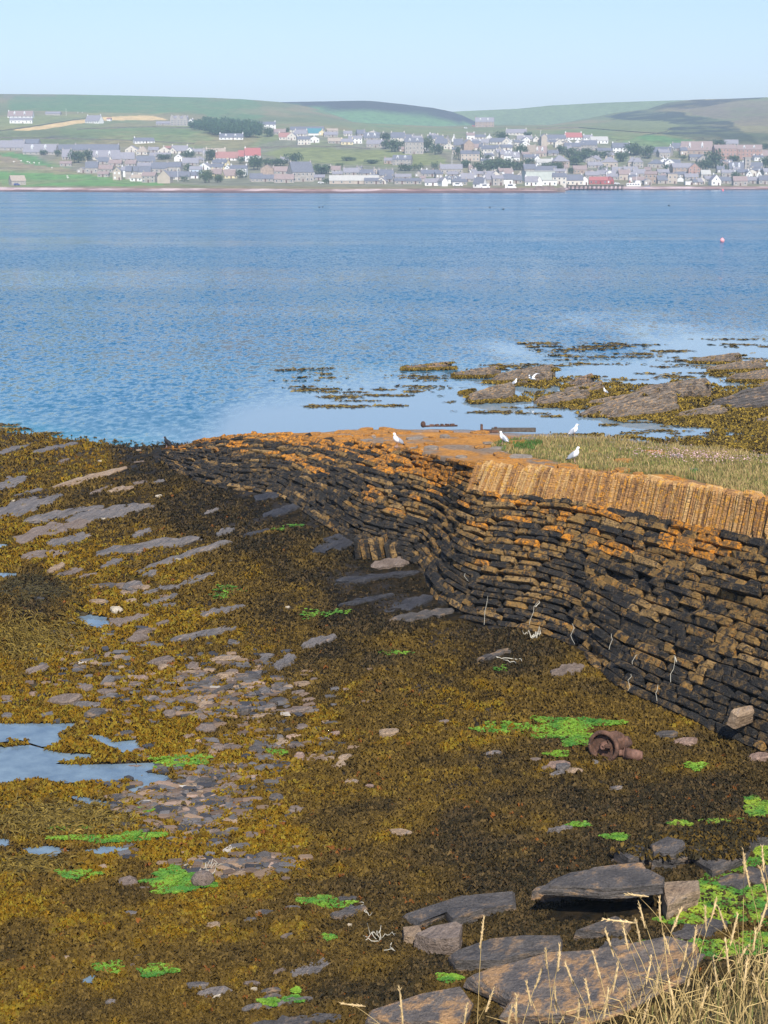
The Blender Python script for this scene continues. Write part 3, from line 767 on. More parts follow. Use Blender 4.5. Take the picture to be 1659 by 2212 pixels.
# upright coping slabs
m_cope = []
for k, (ba, pa, li) in enumerate((((.28, .15, .065), (.42, .225, .085), (.64, .32, .05)), ((.36, .20, .085), (.48, .285, .115), (.62, .31, .055)), ((.17, .095, .048), (.29, .16, .07), (.58, .26, .035)), ((.45, .28, .12), (.55, .35, .15), (.66, .37, .07)))):
    m_cope.append(stone_mat('coping_%s' % 'abcd'[k], tuple(x * .95 for x in ba), tuple(min(1, x * 1.1) for x in pa), li, .46, .55))
CP_ME = [np_mesh('coping_stone', v, f) for v, f in CP_VF]
s = 6.0
while s < s_corner:
    th = rng.uniform(.035, .08)
    p = lerp_c(Tc, np.array(s)); q1 = lerp_c(Tc, np.array(s + .15)) - lerp_c(Tc, np.array(max(s - .15, 0))); e1 = q1 / np.linalg.norm(q1)
    b0 = wall_pt(np.array(s), np.array(.8)); e2 = p - b0; e2 /= np.linalg.norm(e2)
    up = e2 * .45 + np.array([0, 0, .75]); 
    lean = .06 + .22 * smooth(s_corner - 7, s_corner, s) + rng.normal(0, .015)     # slabs lean over towards the nose end
    up = up - e1 * (up @ e1); up /= np.linalg.norm(up); n = np.cross(up, e1)
    if n[1] > 0: n = -n
    upl = up * math.cos(lean) - e1 * math.sin(lean); e1l = e1 * math.cos(lean) + up * math.sin(lean)
    hh = 1.2 * (1 + rng.normal(0, .11)) + (.18 if rng.random() < .10 else 0)
    if rng.random() < .04: hh *= .8
    dep = .6; c = p - upl * (hh / 2 - rng.normal(.03, .03)) + n * (rng.normal(.10, .022) - dep / 2 + .22)
    R = np.eye(4); R[:3, 0] = e1l * th * 1.03; R[:3, 1] = n * dep; R[:3, 2] = upl * hh; R[:3, 3] = c
    pier_child('coping_stone', CP_ME[int(rng.integers(8))], m_cope[int(rng.choice(4, p=[.35, .3, .2, .15]))], Matrix(R.tolist()))
    s += th
# loose paving flags lying in the deck
FL_ME = []
def slab_geo(outline, th, layers=1, seed=0, edge=.05, dome=.0, under=1.0):
    """layered flagstone: outline (n,2) around 0, thickness th"""
    r = np.random.default_rng(seed); n = len(outline); V = []; F = []
    for l in range(layers):
        z0 = th * l / layers - (.004 if l else 0); z1 = th * (l + 1) / layers
        sc = 1 - .05 * l * r.uniform(.3, 1.4); sh = r.normal(0, .015, 2) * np.ptp(outline, axis=0)
        o = outline * (sc * (1 + r.uniform(-.05, .05, (n, 1)))) + (sh if l else 0)
        o0 = o * (under + r.uniform(-.04, .04, (n, 1)))
        ring0 = np.c_[o0, np.full(n, z0)]; ring1 = np.c_[o, np.full(n, z0 + (z1 - z0) * .72)]
        zt = z1 + r.normal(0, th * .04, n)
        ring2 = np.c_[o * (1 - edge * r.uniform(.6, 1.6, (n, 1))), zt]
        cen = np.array([[*(o.mean(0)), z1 + dome]])
        b = len(V); V += list(ring0) + list(ring1) + list(ring2) + list(cen)
        for i in range(n):
            j = (i + 1) % n
            F += [(b + i, b + j, b + n + j, b + n + i), (b + n + i, b + n + j, b + 2 * n + j, b + 2 * n + i), (b + 2 * n + i, b + 2 * n + j, b + 3 * n)]
        F.append(tuple(b + i for i in reversed(range(n))))
    return np.array(V), F
def blob(n, rx, ry, seed, jag=.18):
    r = np.random.default_rng(seed); a = np.sort((np.arange(n) + r.uniform(-.3, .3, n)) / n * 2 * math.pi)
    k = 1 + r.uniform(-jag, jag, n); e = 2.6
    x = np.sign(np.cos(a)) * np.abs(np.cos(a)) ** (2 / e) * rx * k; y = np.sign(np.sin(a)) * np.abs(np.sin(a)) ** (2 / e) * ry * k
    return np.c_[x, y]
for i in range(8):
    V, F = slab_geo(blob(9, .5, .5, 500 + i, .22), 1.0, 1, i, .05); FL_ME.append(np_mesh('paving_flag', V, F))
M_FL = [stone_mat('flag_orange', (.24, .12, .04), (.34, .17, .05), (.52, .22, .03), .5, .5), stone_mat('flag_grey', (.20, .17, .14), (.30, .25, .2), (.45, .22, .05), .5, .62), stone_mat('flag_pale', (.42, .38, .33), (.6, .56, .5), (.45, .25, .08), .45, .66)]
for _ in range(150):
    s = rng.uniform(6, smax - 9); f = rng.beta(1.1, 1.6) * .97 + .015
    p = lerp_c(Tc, np.array(s)) * (1 - f) + lerp_c(Kc, np.array(s)) * f
    x_, y_ = to_v(p)
    if inpoly(np.array([x_]), np.array([y_]), GRASSV)[0] and rng.random() < .93: continue
    sz = rng.uniform(.25, .85); th = rng.uniform(.05, .12)
    mi = int(rng.choice(3, p=[.80, .17, .03]))
    o = pier_child('paving_flag', FL_ME[int(rng.integers(8))], M_FL[mi], Matrix.Translation(Vector((p[0], p[1], p[2] - .02))) @ Matrix.Rotation(rng.uniform(0, 6.3), 4, 'Z') @ Matrix.Rotation(rng.normal(0, .04), 4, 'X') @ Matrix.Diagonal((sz, sz * rng.uniform(.35, .8), th, 1)))

# ------------------------------------------------------------------ bedrock ledges and slabs
def rock_mat(name, ca, cb, stain, wet=.8, sl=.62):
    m, nt, b = mat(name)
    v = coords(nt, world=True); n1 = noise(nt, v, 1.6, 6, .65, .3); n2 = noise(nt, v, 22, 5, .65); g0 = coords(nt, world=True, rot=(0, 0, -1.15)); mp2 = N(nt, 'ShaderNodeMapping'); nt.links.new(g0, mp2.inputs[0]); mp2.inputs['Scale'].default_value = (1.3, 2.0, 7) if name in ('foreshore_slab_rock', 'dark_slate') else (.55, 4.5, 7); n3 = noise(nt, mp2.outputs[0], 1.5, 6, .68)
    c = mix(nt, ramp(nt, n1, [(.38, 0), (.62, 1)]), ca, cb)
    c = mix(nt, ramp(nt, n3, [(sl - .04, 0), (sl + .06, 1)]), c, stain)
    c = mix(nt, 1.0, c, ramp(nt, n2, [(.3, .6), (.7, 1.35)]), 'MULTIPLY'); c = mix(nt, 1.0, c, ramp(nt, n3, [(.3, .6), (.5, 1.0), (.7, 1.3)]), 'MULTIPLY')
    nt.links.new(c, b.inputs['Base Color']); b.inputs['Roughness'].default_value = wet; b.inputs['Specular IOR Level'].default_value = .3
    h = mth(nt, 'ADD', noise(nt, v, 11, 7, .7), mth(nt, 'MULTIPLY', n3, 1.8)); bump(nt, b, h, 1.0, .06)
    return m
M_RK = {'g': rock_mat('grey_flagstone', (.128, .118, .112), (.185, .160, .142), (.25, .17, .105), .7),
        't': rock_mat('tan_flagstone', (.29, .20, .125), (.35, .255, .165), (.17, .145, .125), .75),
        'b': rock_mat('brown_flagstone', (.17, .128, .10), (.22, .17, .135), (.11, .095, .09), .75),
        'd': rock_mat('dark_slate', (.075, .068, .063), (.112, .099, .088), (.20, .135, .08), .66, .57),
        'x': rock_mat('wet_black_rock', (.030, .030, .034), (.055, .054, .058), (.085, .068, .05), .55, .66),
        'p': rock_mat('pinkish_stone', (.28, .185, .14), (.33, .23, .17), (.19, .145, .115), .75),
        'w': rock_mat('pale_stone', (.46, .39, .28), (.58, .5, .38), (.34, .24, .14), .8),
        'f': rock_mat('foreshore_slab_rock', (.112, .100, .093), (.172, .142, .116), (.32, .19, .09), .66, .53),
        'k': rock_mat('skerry_rock', (.12, .098, .078), (.215, .175, .135), (.30, .19, .09), .75, .56)}
SLABV = []                                             # picture outlines kept free of weed
def ledge(x0, y0, x1, y1, w, tone, z_up=.05, layers=3, name='rock_ledge', seed=None, maskk=.97):
    """long low outcrop of tilted strata from (x0,y0) to (x1,y1), w picture units across"""
    seed = seed if seed is not None else int(abs(x0 * 7 + y0 * 3))
    r = np.random.default_rng(seed)
    a = np.array([x0, y0], float); b = np.array([x1, y1], float); L = np.linalg.norm(b - a); t = (b - a) / L; nrm = np.array([-t[1], t[0]])
    m = 13; pts = []
    prof = np.sin(np.clip(np.linspace(0.06, .97, m), 0, 1) * math.pi) ** .55
    for i in range(m): f = i / (m - 1); pts.append(a + t * L * f + nrm * w * .5 * prof[i] * r.uniform(.45, 1.3))
    for i in range(m - 1, -1, -1): f = i / (m - 1); pts.append(a + t * L * f - nrm * w * .5 * prof[i] * r.uniform(.45, 1.3))
    pts = np.array(pts); cen_ = pts.mean(0); SLABV.append((cen_ + (pts - cen_) * np.array([.93, .86]), maskk))
    return place_slab(name, pts, tone, z_up, layers, seed)
def place_slab(name, pts, tone, up, layers, seed, thick=None, tilt=0.0, edge=.06, under=1.0, lift=0.0):
    P = on_ground(pts[:, 0], pts[:, 1], rough=False)
    c = P.mean(0)
    o2 = P[:, :2] - c[:2]
    if np.cross(np.r_[o2[1] - o2[0], 0], np.r_[o2[2] - o2[1], 0])[2] < 0 and True:
        area = 0.5 * np.sum(o2[:, 0] * np.roll(o2[:, 1], -1) - np.roll(o2[:, 0], -1) * o2[:, 1])
    area = 0.5 * np.sum(o2[:, 0] * np.roll(o2[:, 1], -1) - np.roll(o2[:, 0], -1) * o2[:, 1])
    if area < 0: o2 = o2[::-1]
    th = thick if thick else .22 + up
    V, F = slab_geo(o2, th, layers, seed, edge, 0.0, under)
    # follow the ground, add a dip across the strata
    g = G(V[:, 0] + c[0], V[:, 1] + c[1], False) if lift == 0 else np.full(len(V), c[2])
    V[:, 2] += g - c[2] - th + up + lift + tilt * (V[:, 0] * .6 - V[:, 1] * .8)
    return add(name, np_mesh(name, V, F), M_RK[tone], loc=tuple(c))
LED7 = [(240, 350, 690, 230, 34, 't'), (-40, 345, 155, 290, 62, 'g'), (60, 388, 250, 345, 18, 'g'), (-40, 490, 350, 372, 75, 'g'), (50, 625, 490, 515, 75, 'b'), (110, 525, 560, 440, 38, 'g'),
        (330, 525, 820, 430, 58, 'g'), (230, 645, 500, 590, 55, 'g'), (500, 692, 1085, 605, 46, 'g'), (690, 602, 815, 563, 30, 'g'), (1140, 592, 1245, 562, 30, 'g'), (530, 768, 655, 720, 26, 'g'),
        (685, 802, 1215, 620, 30, 'g'), (565, 367, 720, 338, 28, 't'), (800, 322, 880, 303, 16, 'g'), (745, 972, 945, 908, 32, 'g'), (745, 912, 1135, 800, 44, 'g'), (835, 975, 940, 958, 16, 'g'), (900, 1155, 1275, 1078, 32, 'g'),
        (1055, 1024, 1305, 966, 30, 'g'), (575, 1066, 790, 1016, 40, 'b'), (250, 790, 345, 744, 26, 't'), (290, 815, 455, 772, 34, 'b'), (415, 818, 515, 798, 16, 'b'), (1075, 484, 1165, 453, 14, 'g'), (90, 708, 385, 682, 40, 'b'),
        (820, 1070, 900, 1050, 20, 'b'), (160, 160, 420, 100, 26, 'g'), (-20, 170, 110, 120, 26, 'g'), (50, 150, 180, 105, 14, 'g'), (300, 210, 370, 190, 14, 'b'), (470, 380, 600, 330, 16, 'b'), (700, 320, 790, 310, 14, 'b')]
for L in LED7:
    a = A7([(L[0], L[1]), (L[2], L[3])]); o = ledge(*a[0], *a[1], L[4] * .4085 * 1.1, L[5], .06)
    tag(o, 'grey bedrock ledge showing through the weed', kind='structure')
A5 = lambda L: [(271 + x * .4494, 881 + y * .4494) for x, y in L]
for L in [(620, 440, 880, 375, 48, 'x'), (640, 528, 875, 465, 34, 'x'), (880, 695, 1190, 615, 64, 'x'), (1165, 765, 1440, 715, 46, 'b'), (1240, 990, 1490, 915, 56, 'x'), (1000, 840, 1430, 790, 26, 'x'), (1010, 960, 1300, 900, 22, 'x'), (940, 640, 1130, 600, 20, 'x'), (560, 620, 700, 590, 14, 'x')]:
    a = A5([(L[0], L[1]), (L[2], L[3])]); o = ledge(*a[0], *a[1], L[4] * .4494, L[5], .07, maskk=.9)
    tag(o, 'dark bare bedrock ledge at the foot of the pier', kind='structure')
for L in [(590, 1445, 640, 1418, 24, 'g'), (645, 1402, 725, 1374, 18, 'g'), (1185, 1458, 1265, 1440, 26, 'b'), (1030, 1430, 1110, 1405, 12, 'd'), (520, 2186, 680, 2162, 12, 'g'), (625, 2112, 722, 2082, 26, 'g'), (710, 1985, 800, 1962, 22, 'd'), (1545, 1918, 1720, 1880, 40, 'd'), (960, 1955, 1035, 1940, 10, 'd'),
          (830, 1345, 990, 1318, 22, 'd'), (1640, 1985, 1720, 1960, 30, 'd'), (540, 2226, 740, 2200, 30, 'd'), (1290, 2060, 1360, 2040, 24, 'd'), (1450, 2030, 1580, 2000, 36, 'd'), (1180, 1800, 1240, 1790, 8, 'g')]:
    o = ledge(*L[:5], L[5], .07); tag(o, 'bare bedrock ledge among the dark weed', kind='structure')
C1 = lambda L: np.array([((1100 + x / 1.2307) / 1.4756, (2600 + y / 1.2307) / 1.4756) for x, y in L])
BIG = [([(755, 418), (800, 375), (850, 350), (920, 342), (1000, 333), (1100, 330), (1190, 328), (1245, 362), (1240, 392), (1100, 412), (1000, 420), (900, 418)], 'd', .42, 3, .30, 'overhanging dark flagstone slab with black hollow beneath', 1.0),
       ([(715, 332), (790, 315), (860, 290), (960, 240), (1080, 228), (1180, 222), (1203, 280), (1255, 300), (1200, 325), (1050, 338), (860, 340)], 'f', .22, 2, None, 'orange-stained flagstone slab behind the overhanging slab', 1.0),
       ([(1235, 330), (1310, 318), (1392, 320), (1397, 368), (1330, 395), (1255, 432), (1240, 390)], 't', .34, 4, None, 'tan layered rock block beside the bright green algae', 1.0),
       ([(238, 412), (330, 382), (420, 350), (520, 335), (680, 318), (686, 370), (560, 402), (430, 442), (400, 400), (290, 452)], 'd', .12, 2, None, 'pale-edged grey rock slab half covered by brown weed', 1.0),
       ([(425, 565), (560, 510), (700, 503), (850, 510), (840, 548), (720, 572), (600, 612), (430, 612), (400, 580)], 'd', .16, 2, None, 'smooth blue-grey rock slab below the small square block', 1.0),
       ([(495, 702), (580, 650), (800, 608), (960, 592), (1100, 578), (1330, 538), (1420, 560), (1340, 662), (1230, 730), (1100, 795), (900, 860), (600, 870), (640, 800)], 'f', .30, 3, None, 'broad orange-stained rock slab behind the dry grass stalks', 1.0),
       ([(95, 806), (200, 770), (300, 738), (470, 708), (525, 770), (480, 850), (300, 860), (60, 850)], 'f', .2, 2, None, 'brown rock slab touching the broad orange-stained slab', 1.0),
       ([(275, 525), (340, 492), (440, 474), (465, 478), (450, 532), (400, 545), (330, 545)], 'b', .26, 2, None, 'squared brown stone block lying by white rope', 1.0),
       ([(225, 470), (290, 462), (300, 490), (270, 505), (230, 500)], 't', .14, 1, None, 'small tan stone leaning by squared brown block', 1.0),
       ([(900, 485), (1060, 425), (1120, 460), (1100, 485)], 'd', .14, 1, None, 'dark pointed rock under the overhanging slab', 1.0),
       ([(1050, 178), (1180, 150), (1180, 205), (1110, 215)], 'd', .22, 2, None, 'small slate block at the end of the weedy ledge', 1.0),
       ([(1185, 170), (1260, 140), (1330, 165), (1338, 185), (1290, 215), (1200, 215)], 'd', .30, 3, None, 'layered dark rock at the front of weedy ledge', 1.0)]
for i, (pts, tone, up, lay, thick, lab, und) in enumerate(BIG):
    p = C1(pts); SLABV.append((p.mean(0) + (p - p.mean(0)) * .95, .985))
    if i == 0:
        o = place_slab('rock_slab', p + np.array([0, 0]), tone, up, lay, 40 + i, thick=.16, lift=.16, edge=.05, tilt=.05)
    else:
        o = place_slab('rock_slab', p, tone, up, lay, 40 + i, thick=(up + .25), edge=.05)
    tag(o, lab, 'rock slab')
# raised weedy ledge on the right
p = C1([(1040, 180), (1200, 120), (1420, 80), (1600, 52), (1760, 40), (1760, 120), (1600, 130), (1560, 200), (1420, 250), (1330, 200), (1200, 215)])
LEDGE_R = p; o = place_slab('rock_ledge', p, 'd', .2, 3, 77, thick=.6); tag(o, 'weed covered bedrock ledge above the green algae', kind='structure')

# ------------------------------------------------------------------ loose stones on the shore
ST8 = [(690, 105, 90, 45, 'b'), (665, 135, 105, 35, 'b'), (780, 247, 120, 48, 'b'), (785, 272, 50, 36, 't'), (940, 255, 60, 20, 'b'), (1090, 232, 170, 28, 't'), (1085, 315, 80, 48, 't'), (1190, 325, 150, 42, 'd'), (520, 345, 65, 50, 'g'), (685, 325, 60, 30, 'p'),
       (640, 318, 60, 22, 't'), (585, 270, 40, 22, 't'), (310, 430, 155, 50, 'b'), (405, 450, 170, 30, 'g'), (170, 285, 130, 30, 'b'), (385, 270, 80, 20, 'd'), (160, 400, 40, 28, 'p'), (535, 385, 70, 25, 'b'), (545, 408, 60, 28, 'g'), (460, 500, 100, 48, 'd'),
       (730, 420, 70, 25, 'g'), (820, 430, 60, 25, 'b'), (960, 420, 50, 28, 't'), (940, 310, 40, 38, 'd'), (910, 295, 90, 18, 't'), (925, 270, 70, 28, 'b'), (1005, 285, 60, 25, 't'), (1050, 380, 160, 30, 'd'), (1330, 370, 60, 38, 'd'), (1275, 390, 60, 38, 'g'),
       (1385, 365, 50, 22, 't'), (1465, 350, 100, 28, 't'), (1430, 390, 80, 20, 'b'), (1340, 435, 90, 35, 'd'), (1280, 465, 80, 30, 'g'), (1175, 488, 75, 55, 'd'), (1250, 505, 110, 25, 't'), (1400, 472, 190, 32, 'b'), (1500, 480, 80, 20, 'g'), (990, 455, 90, 35, 't'),
       (860, 470, 60, 30, 'g'), (815, 495, 70, 38, 'b'), (890, 500, 60, 25, 'd'), (940, 490, 80, 20, 'g'), (890, 375, 60, 25, 'b'), (600, 590, 90, 30, 'd'), (1000, 565, 90, 38, 'b'), (1310, 570, 50, 20, 'g'), (1355, 635, 80, 25, 't'), (1340, 658, 70, 20, 'b'),
       (1420, 650, 90, 25, 'b'), (1255, 680, 50, 35, 'd'), (1260, 710, 60, 35, 'g'), (1440, 700, 65, 38, 'p'), (1105, 748, 50, 35, 'd'), (1160, 755, 40, 48, 'd'), (1110, 792, 70, 25, 'g'), (1270, 755, 110, 30, 'g'), (985, 820, 130, 35, 'd'), (910, 845, 50, 25, 'd'),
       (955, 862, 60, 20, 'g'), (760, 855, 80, 25, 'd'), (595, 770, 160, 38, 'b'), (575, 900, 90, 45, 'd'), (590, 922, 70, 30, 't'), (790, 895, 80, 30, 'b'), (850, 878, 70, 22, 'g'), (920, 890, 90, 30, 'g'), (960, 910, 80, 25, 'b'), (1010, 905, 80, 25, 'g'),
       (880, 925, 60, 25, 'b'), (830, 930, 90, 18, 't'), (700, 930, 70, 30, 'g'), (975, 937, 70, 25, 'b'), (770, 960, 45, 25, 't'), (840, 960, 80, 25, 'g'), (1120, 950, 70, 28, 'p'), (1060, 985, 60, 25, 'b'), (1000, 980, 60, 20, 'g'), (615, 970, 45, 38, 'g'),
       (570, 970, 40, 35, 'd'), (420, 978, 70, 22, 'b'), (500, 965, 90, 20, 'b'), (900, 995, 60, 20, 'd'), (940, 1015, 60, 35, 'g'), (965, 1035, 65, 35, 'd'), (930, 1065, 60, 25, 'g'), (1060, 1080, 100, 35, 'd'), (1020, 1060, 90, 20, 'b'), (1120, 1000, 50, 20, 't'),
       (690, 1060, 50, 25, 'd'), (685, 1035, 40, 20, 'd'), (1210, 1080, 80, 32, 'b'), (1135, 1050, 40, 15, 't'), (1325, 900, 70, 40, 'd'), (1240, 905, 60, 25, 'b'), (1270, 1185, 80, 35, 'd'), (1185, 1225, 85, 35, 'd'), (1130, 1255, 110, 25, 'b'), (1150, 1270, 70, 25, 't'),
       (490, 1230, 45, 25, 't'), (1640, 740, 50, 38, 't'), (1420, 945, 50, 20, 'b'), (35, 505, 50, 30, 'g'), (40, 418, 70, 20, 'b'), (30, 437, 60, 20, 'g'), (1230, 300, 70, 20, 'g'), (640, 605, 40, 16, 'b')]
ST7 = [(700, 870, 110, 50, 'g'), (770, 872, 60, 26, 't'), (640, 872, 50, 40, 'b'), (510, 945, 110, 28, 't'), (615, 990, 70, 32, 'w'), (560, 862, 190, 20, 'd'), (530, 200, 24, 16, 'w'), (740, 205, 60, 16, 'b'), (735, 140, 30, 22, 't'), (265, 1115, 50, 16, 't'), (1520, 975, 24, 12, 'w'), (980, 615, 16, 14, 'w'), (840, 385, 34, 16, 'w'), (940, 722, 34, 12, 'w'), (1225, 730, 28, 10, 'w'), (70, 410, 26, 12, 'w'), (545, 505, 30, 14, 'w')]
STB = [(565, 300, 85, 50, 'b'), (1090, 225, 75, 33, 'd'), (1165, 185, 75, 38, 'd'), (1040, 262, 90, 22, 't'), (985, 275, 50, 22, 'd'), (590, 435, 70, 20, 'g'), (940, 488, 65, 28, 't'), (1150, 435, 90, 28, 'd'), (1105, 460, 90, 16, 'g'), (1530, 375, 90, 36, 'd'), (870, 755, 100, 36, 'g'), (930, 785, 160, 28, 'g'),
       (610, 630, 50, 26, 'g'), (590, 665, 40, 20, 'b'), (485, 825, 50, 24, 'g'), (1230, 690, 60, 16, 'b'), (1110, 745, 80, 18, 'b'), (1190, 778, 100, 26, 'd'), (1200, 802, 80, 26, 'd'), (640, 325, 60, 16, 'b'), (780, 222, 50, 16, 'b'), (820, 225, 26, 16, 'w'), (880, 215, 60, 14, 'b'), (290, 632, 36, 18, 't'), (460, 232, 40, 22, 'p'), (1310, 357, 30, 14, 'p'), (1290, 410, 80, 20, 'g'), (1265, 535, 60, 24, 'd'), (1435, 138, 26, 12, 't'), (1540, 488, 24, 16, 'w'), (1120, 770, 30, 12, 'w'), (960, 803, 40, 14, 'w')]
STV = [(1330, 1705, 34, 14, 'g'), (1210, 1655, 50, 18, 'p'), (1240, 1668, 36, 12, 't'), (1205, 1672, 44, 8, 'g'), (840, 1586, 50, 20, 't'), (1155, 1643, 28, 8, 'b'), (865, 1802, 48, 16, 't'), (1640, 1640, 50, 22, 'p'), (1440, 1590, 60, 20, 'd'), (1480, 1605, 50, 18, 'p'), (720, 1588, 30, 12, 'p'), (760, 1690, 34, 12, 't'), (745, 1640, 40, 14, 't'), (700, 1600, 30, 12, 'b'), (1065, 1628, 38, 10, 'g'), (960, 1560, 24, 8, 'b'), (800, 1700, 20, 8, 'p'), (290, 1270, 34, 18, 'b'), (305, 1372, 42, 14, 'b'), (1365, 1865, 40, 22, 'd'), (640, 1752, 40, 10, 'b'), (560, 1640, 44, 10, 'b')]
allst = [((a * .4494), 1321.5 + b * .4494, c * .4494, d * .4494, t) for a, b, c, d, t in ST8] + [(a * .4085, 914.9 + b * .4085, c * .4085, d * .4085, t) for a, b, c, d, t in ST7] + [(a * .4902, 1762 + b * .4902, c * .4902, d * .4902, t) for a, b, c, d, t in STB] + STV
# the finer stones of the drifts
for cx, cy, sx, sy, n in ((500, 1490, 75, 38, 36), (410, 1725, 75, 40, 44), (560, 1620, 70, 30, 10), (520, 1870, 60, 14, 14), (240, 1460, 90, 40, 14), (270, 1300, 50, 30, 8), (1200, 1660, 50, 10, 4)):
    for _ in range(n):
        w = rng.uniform(15, 34); allst.append((cx + rng.normal(0, sx) * .9, cy + rng.normal(0, sy) * .9, w, w * rng.uniform(.3, .55), str(rng.choice(list('gbtdbg')))))
TN = {'g': 'grey', 'b': 'brown', 't': 'tan', 'd': 'dark slate', 'p': 'pinkish', 'w': 'whitish'}
ROCK_ME = []
for i in range(14):
    V, F = slab_geo(blob(8 if i < 10 else 7, .5, .5, 900 + i, .20), 1.0, 1, 60 + i, .16); ROCK_ME.append(np_mesh('loose_stone', V, F))
def region(x, y):
    if y < 1290: return 'on the upper weedy ledges left of the pier'
    if x < 330 and y < 1570: return 'above the large tide pool'
    if x > 330 and y < 1590 and x < 690: return 'in the stone drift above the large tide pool'
    if y < 1850 and x < 600 and y > 1660: return 'in the stone drift below the large tide pool'
    if y < 1700 and x < 690: return 'beside the right end of the large tide pool'
    if x > 1000 and y < 1720: return 'near the rusty machine part'
    if x < 620 and y < 1930: return 'by the green algae tuft with white rope'
    if y < 1760: return 'on the weed between pool and machine'
    return 'in the dark weed of the lower foreshore'
sv = np.array([[a, b] for a, b, *_ in allst]); SG = on_ground(sv[:, 0], sv[:, 1] + .0)
for i, ((x, y, w, h, t), p) in enumerate(zip(allst, SG)):
    d = math.sqrt(p[0] ** 2 + p[1] ** 2 + (13 - p[2]) ** 2); sc = d / FV
    W_ = w * sc * 1.0; dep_ang = math.atan2(13 - p[2], math.hypot(p[0], p[1]))
    # seen from above at this angle the outline height is part plan depth and part thickness
    H_ = h * sc; th = min(max(H_ * .5, .05), .28); pd = max((H_ - th * .75 * math.cos(dep_ang)) / math.sin(dep_ang), W_ * .35)
    pd = min(pd, W_ * 1.3)
    o = add('loose_stone', ROCK_ME[i % 14], M_RK[t], loc=(p[0], p[1], p[2] - th * .12))
    o.rotation_euler = (rng.normal(0, .12), rng.normal(-.08, .10), rng.normal(.15, .3)); o.scale = (W_, pd, th)
    reg = region(x, y)
    asp = w / max(h, 1); ad_ = 'small' if w < 17 else ('large' if w > 48 else '')
    sh_ = 'thin flat' if asp > 4 else ('long flat' if asp > 2.9 else ('blocky' if asp < 1.7 else 'flat'))
    tag(o, ' '.join(('loose %s %s %s stone %s' % (ad_, sh_, TN[t], reg)).split()), 'stone', 'loose stones ' + reg)
    SLABV.append((np.array([(x - w * .5, y), (x - w * .25, y - h * .55), (x + w * .3, y - h * .6), (x + w * .5, y - h * .1), (x + w * .3, y + h * .35), (x - w * .3, y + h * .35)]), .93))
# rounded boulder beside the green tuft
bx = on_ground(np.array([438.]), np.array([1910.]))[0]
mb = MB(); mb.ell((0, 0, .09), (.21, .19, .16), 14, 10, f=lambda q, p: q * (1 + .08 * math.sin(5 * p.x + 2) * math.cos(4 * p.y)))
o = add('boulder', mb.mesh('boulder', True), M_RK['b'], loc=tuple(bx)); tag(o, 'rounded brown boulder beside the bright green algae tuft', 'boulder')
SLABV.append((np.array([(415, 1912), (425, 1890), (452, 1890), (462, 1910), (445, 1925), (425, 1925)]), .95))
# fine shingle between the drift stones
pv, pf, pc, off = [], [], [], 0
for cx, cy, sx, sy, n in ((500, 1492, 85, 36, 420), (410, 1725, 80, 40, 560), (560, 1620, 80, 36, 120), (520, 1870, 60, 12, 160), (250, 1450, 110, 60, 160)):
    q = np.c_[rng.normal(cx, sx, n), rng.normal(cy, sy, n)]; P = on_ground(q[:, 0], q[:, 1])
    for p in P:
        V, F = ST_VF[int(rng.integers(NVAR))]; a = rng.uniform(0, 6.3); sc = rng.uniform(.06, .17)
        a = rng.normal(.15, .5); W3 = V * np.array([sc * rng.uniform(1.2, 2.4), sc, sc * .38]); ca, sa = math.cos(a), math.sin(a)
        W3 = np.c_[W3[:, 0] * ca - W3[:, 1] * sa, W3[:, 0] * sa + W3[:, 1] * ca, W3[:, 2]] + p + [0, 0, sc * .2]
        pv.append(W3); pf += [tuple(k + off for k in f) for f in F]; off += len(V)
        col = np.array([(.14, .13, .125), (.2, .14, .1), (.28, .19, .12), (.06, .06, .066), (.36, .25, .18), (.5, .45, .38)][int(rng.choice(6, p=[.30, .27, .15, .23, .04, .01]))]) * rng.uniform(.5, .95)
        pc.append(np.repeat(col[None], len(V), 0))
o = add('shingle', np_mesh('shingle', np.vstack(pv), pf, np.vstack(pc)), attr_mat('shingle_stone', .8, .3, .25, 30)); tag(o, 'small flat shingle between the larger loose stones', 'shingle', kind='stuff')

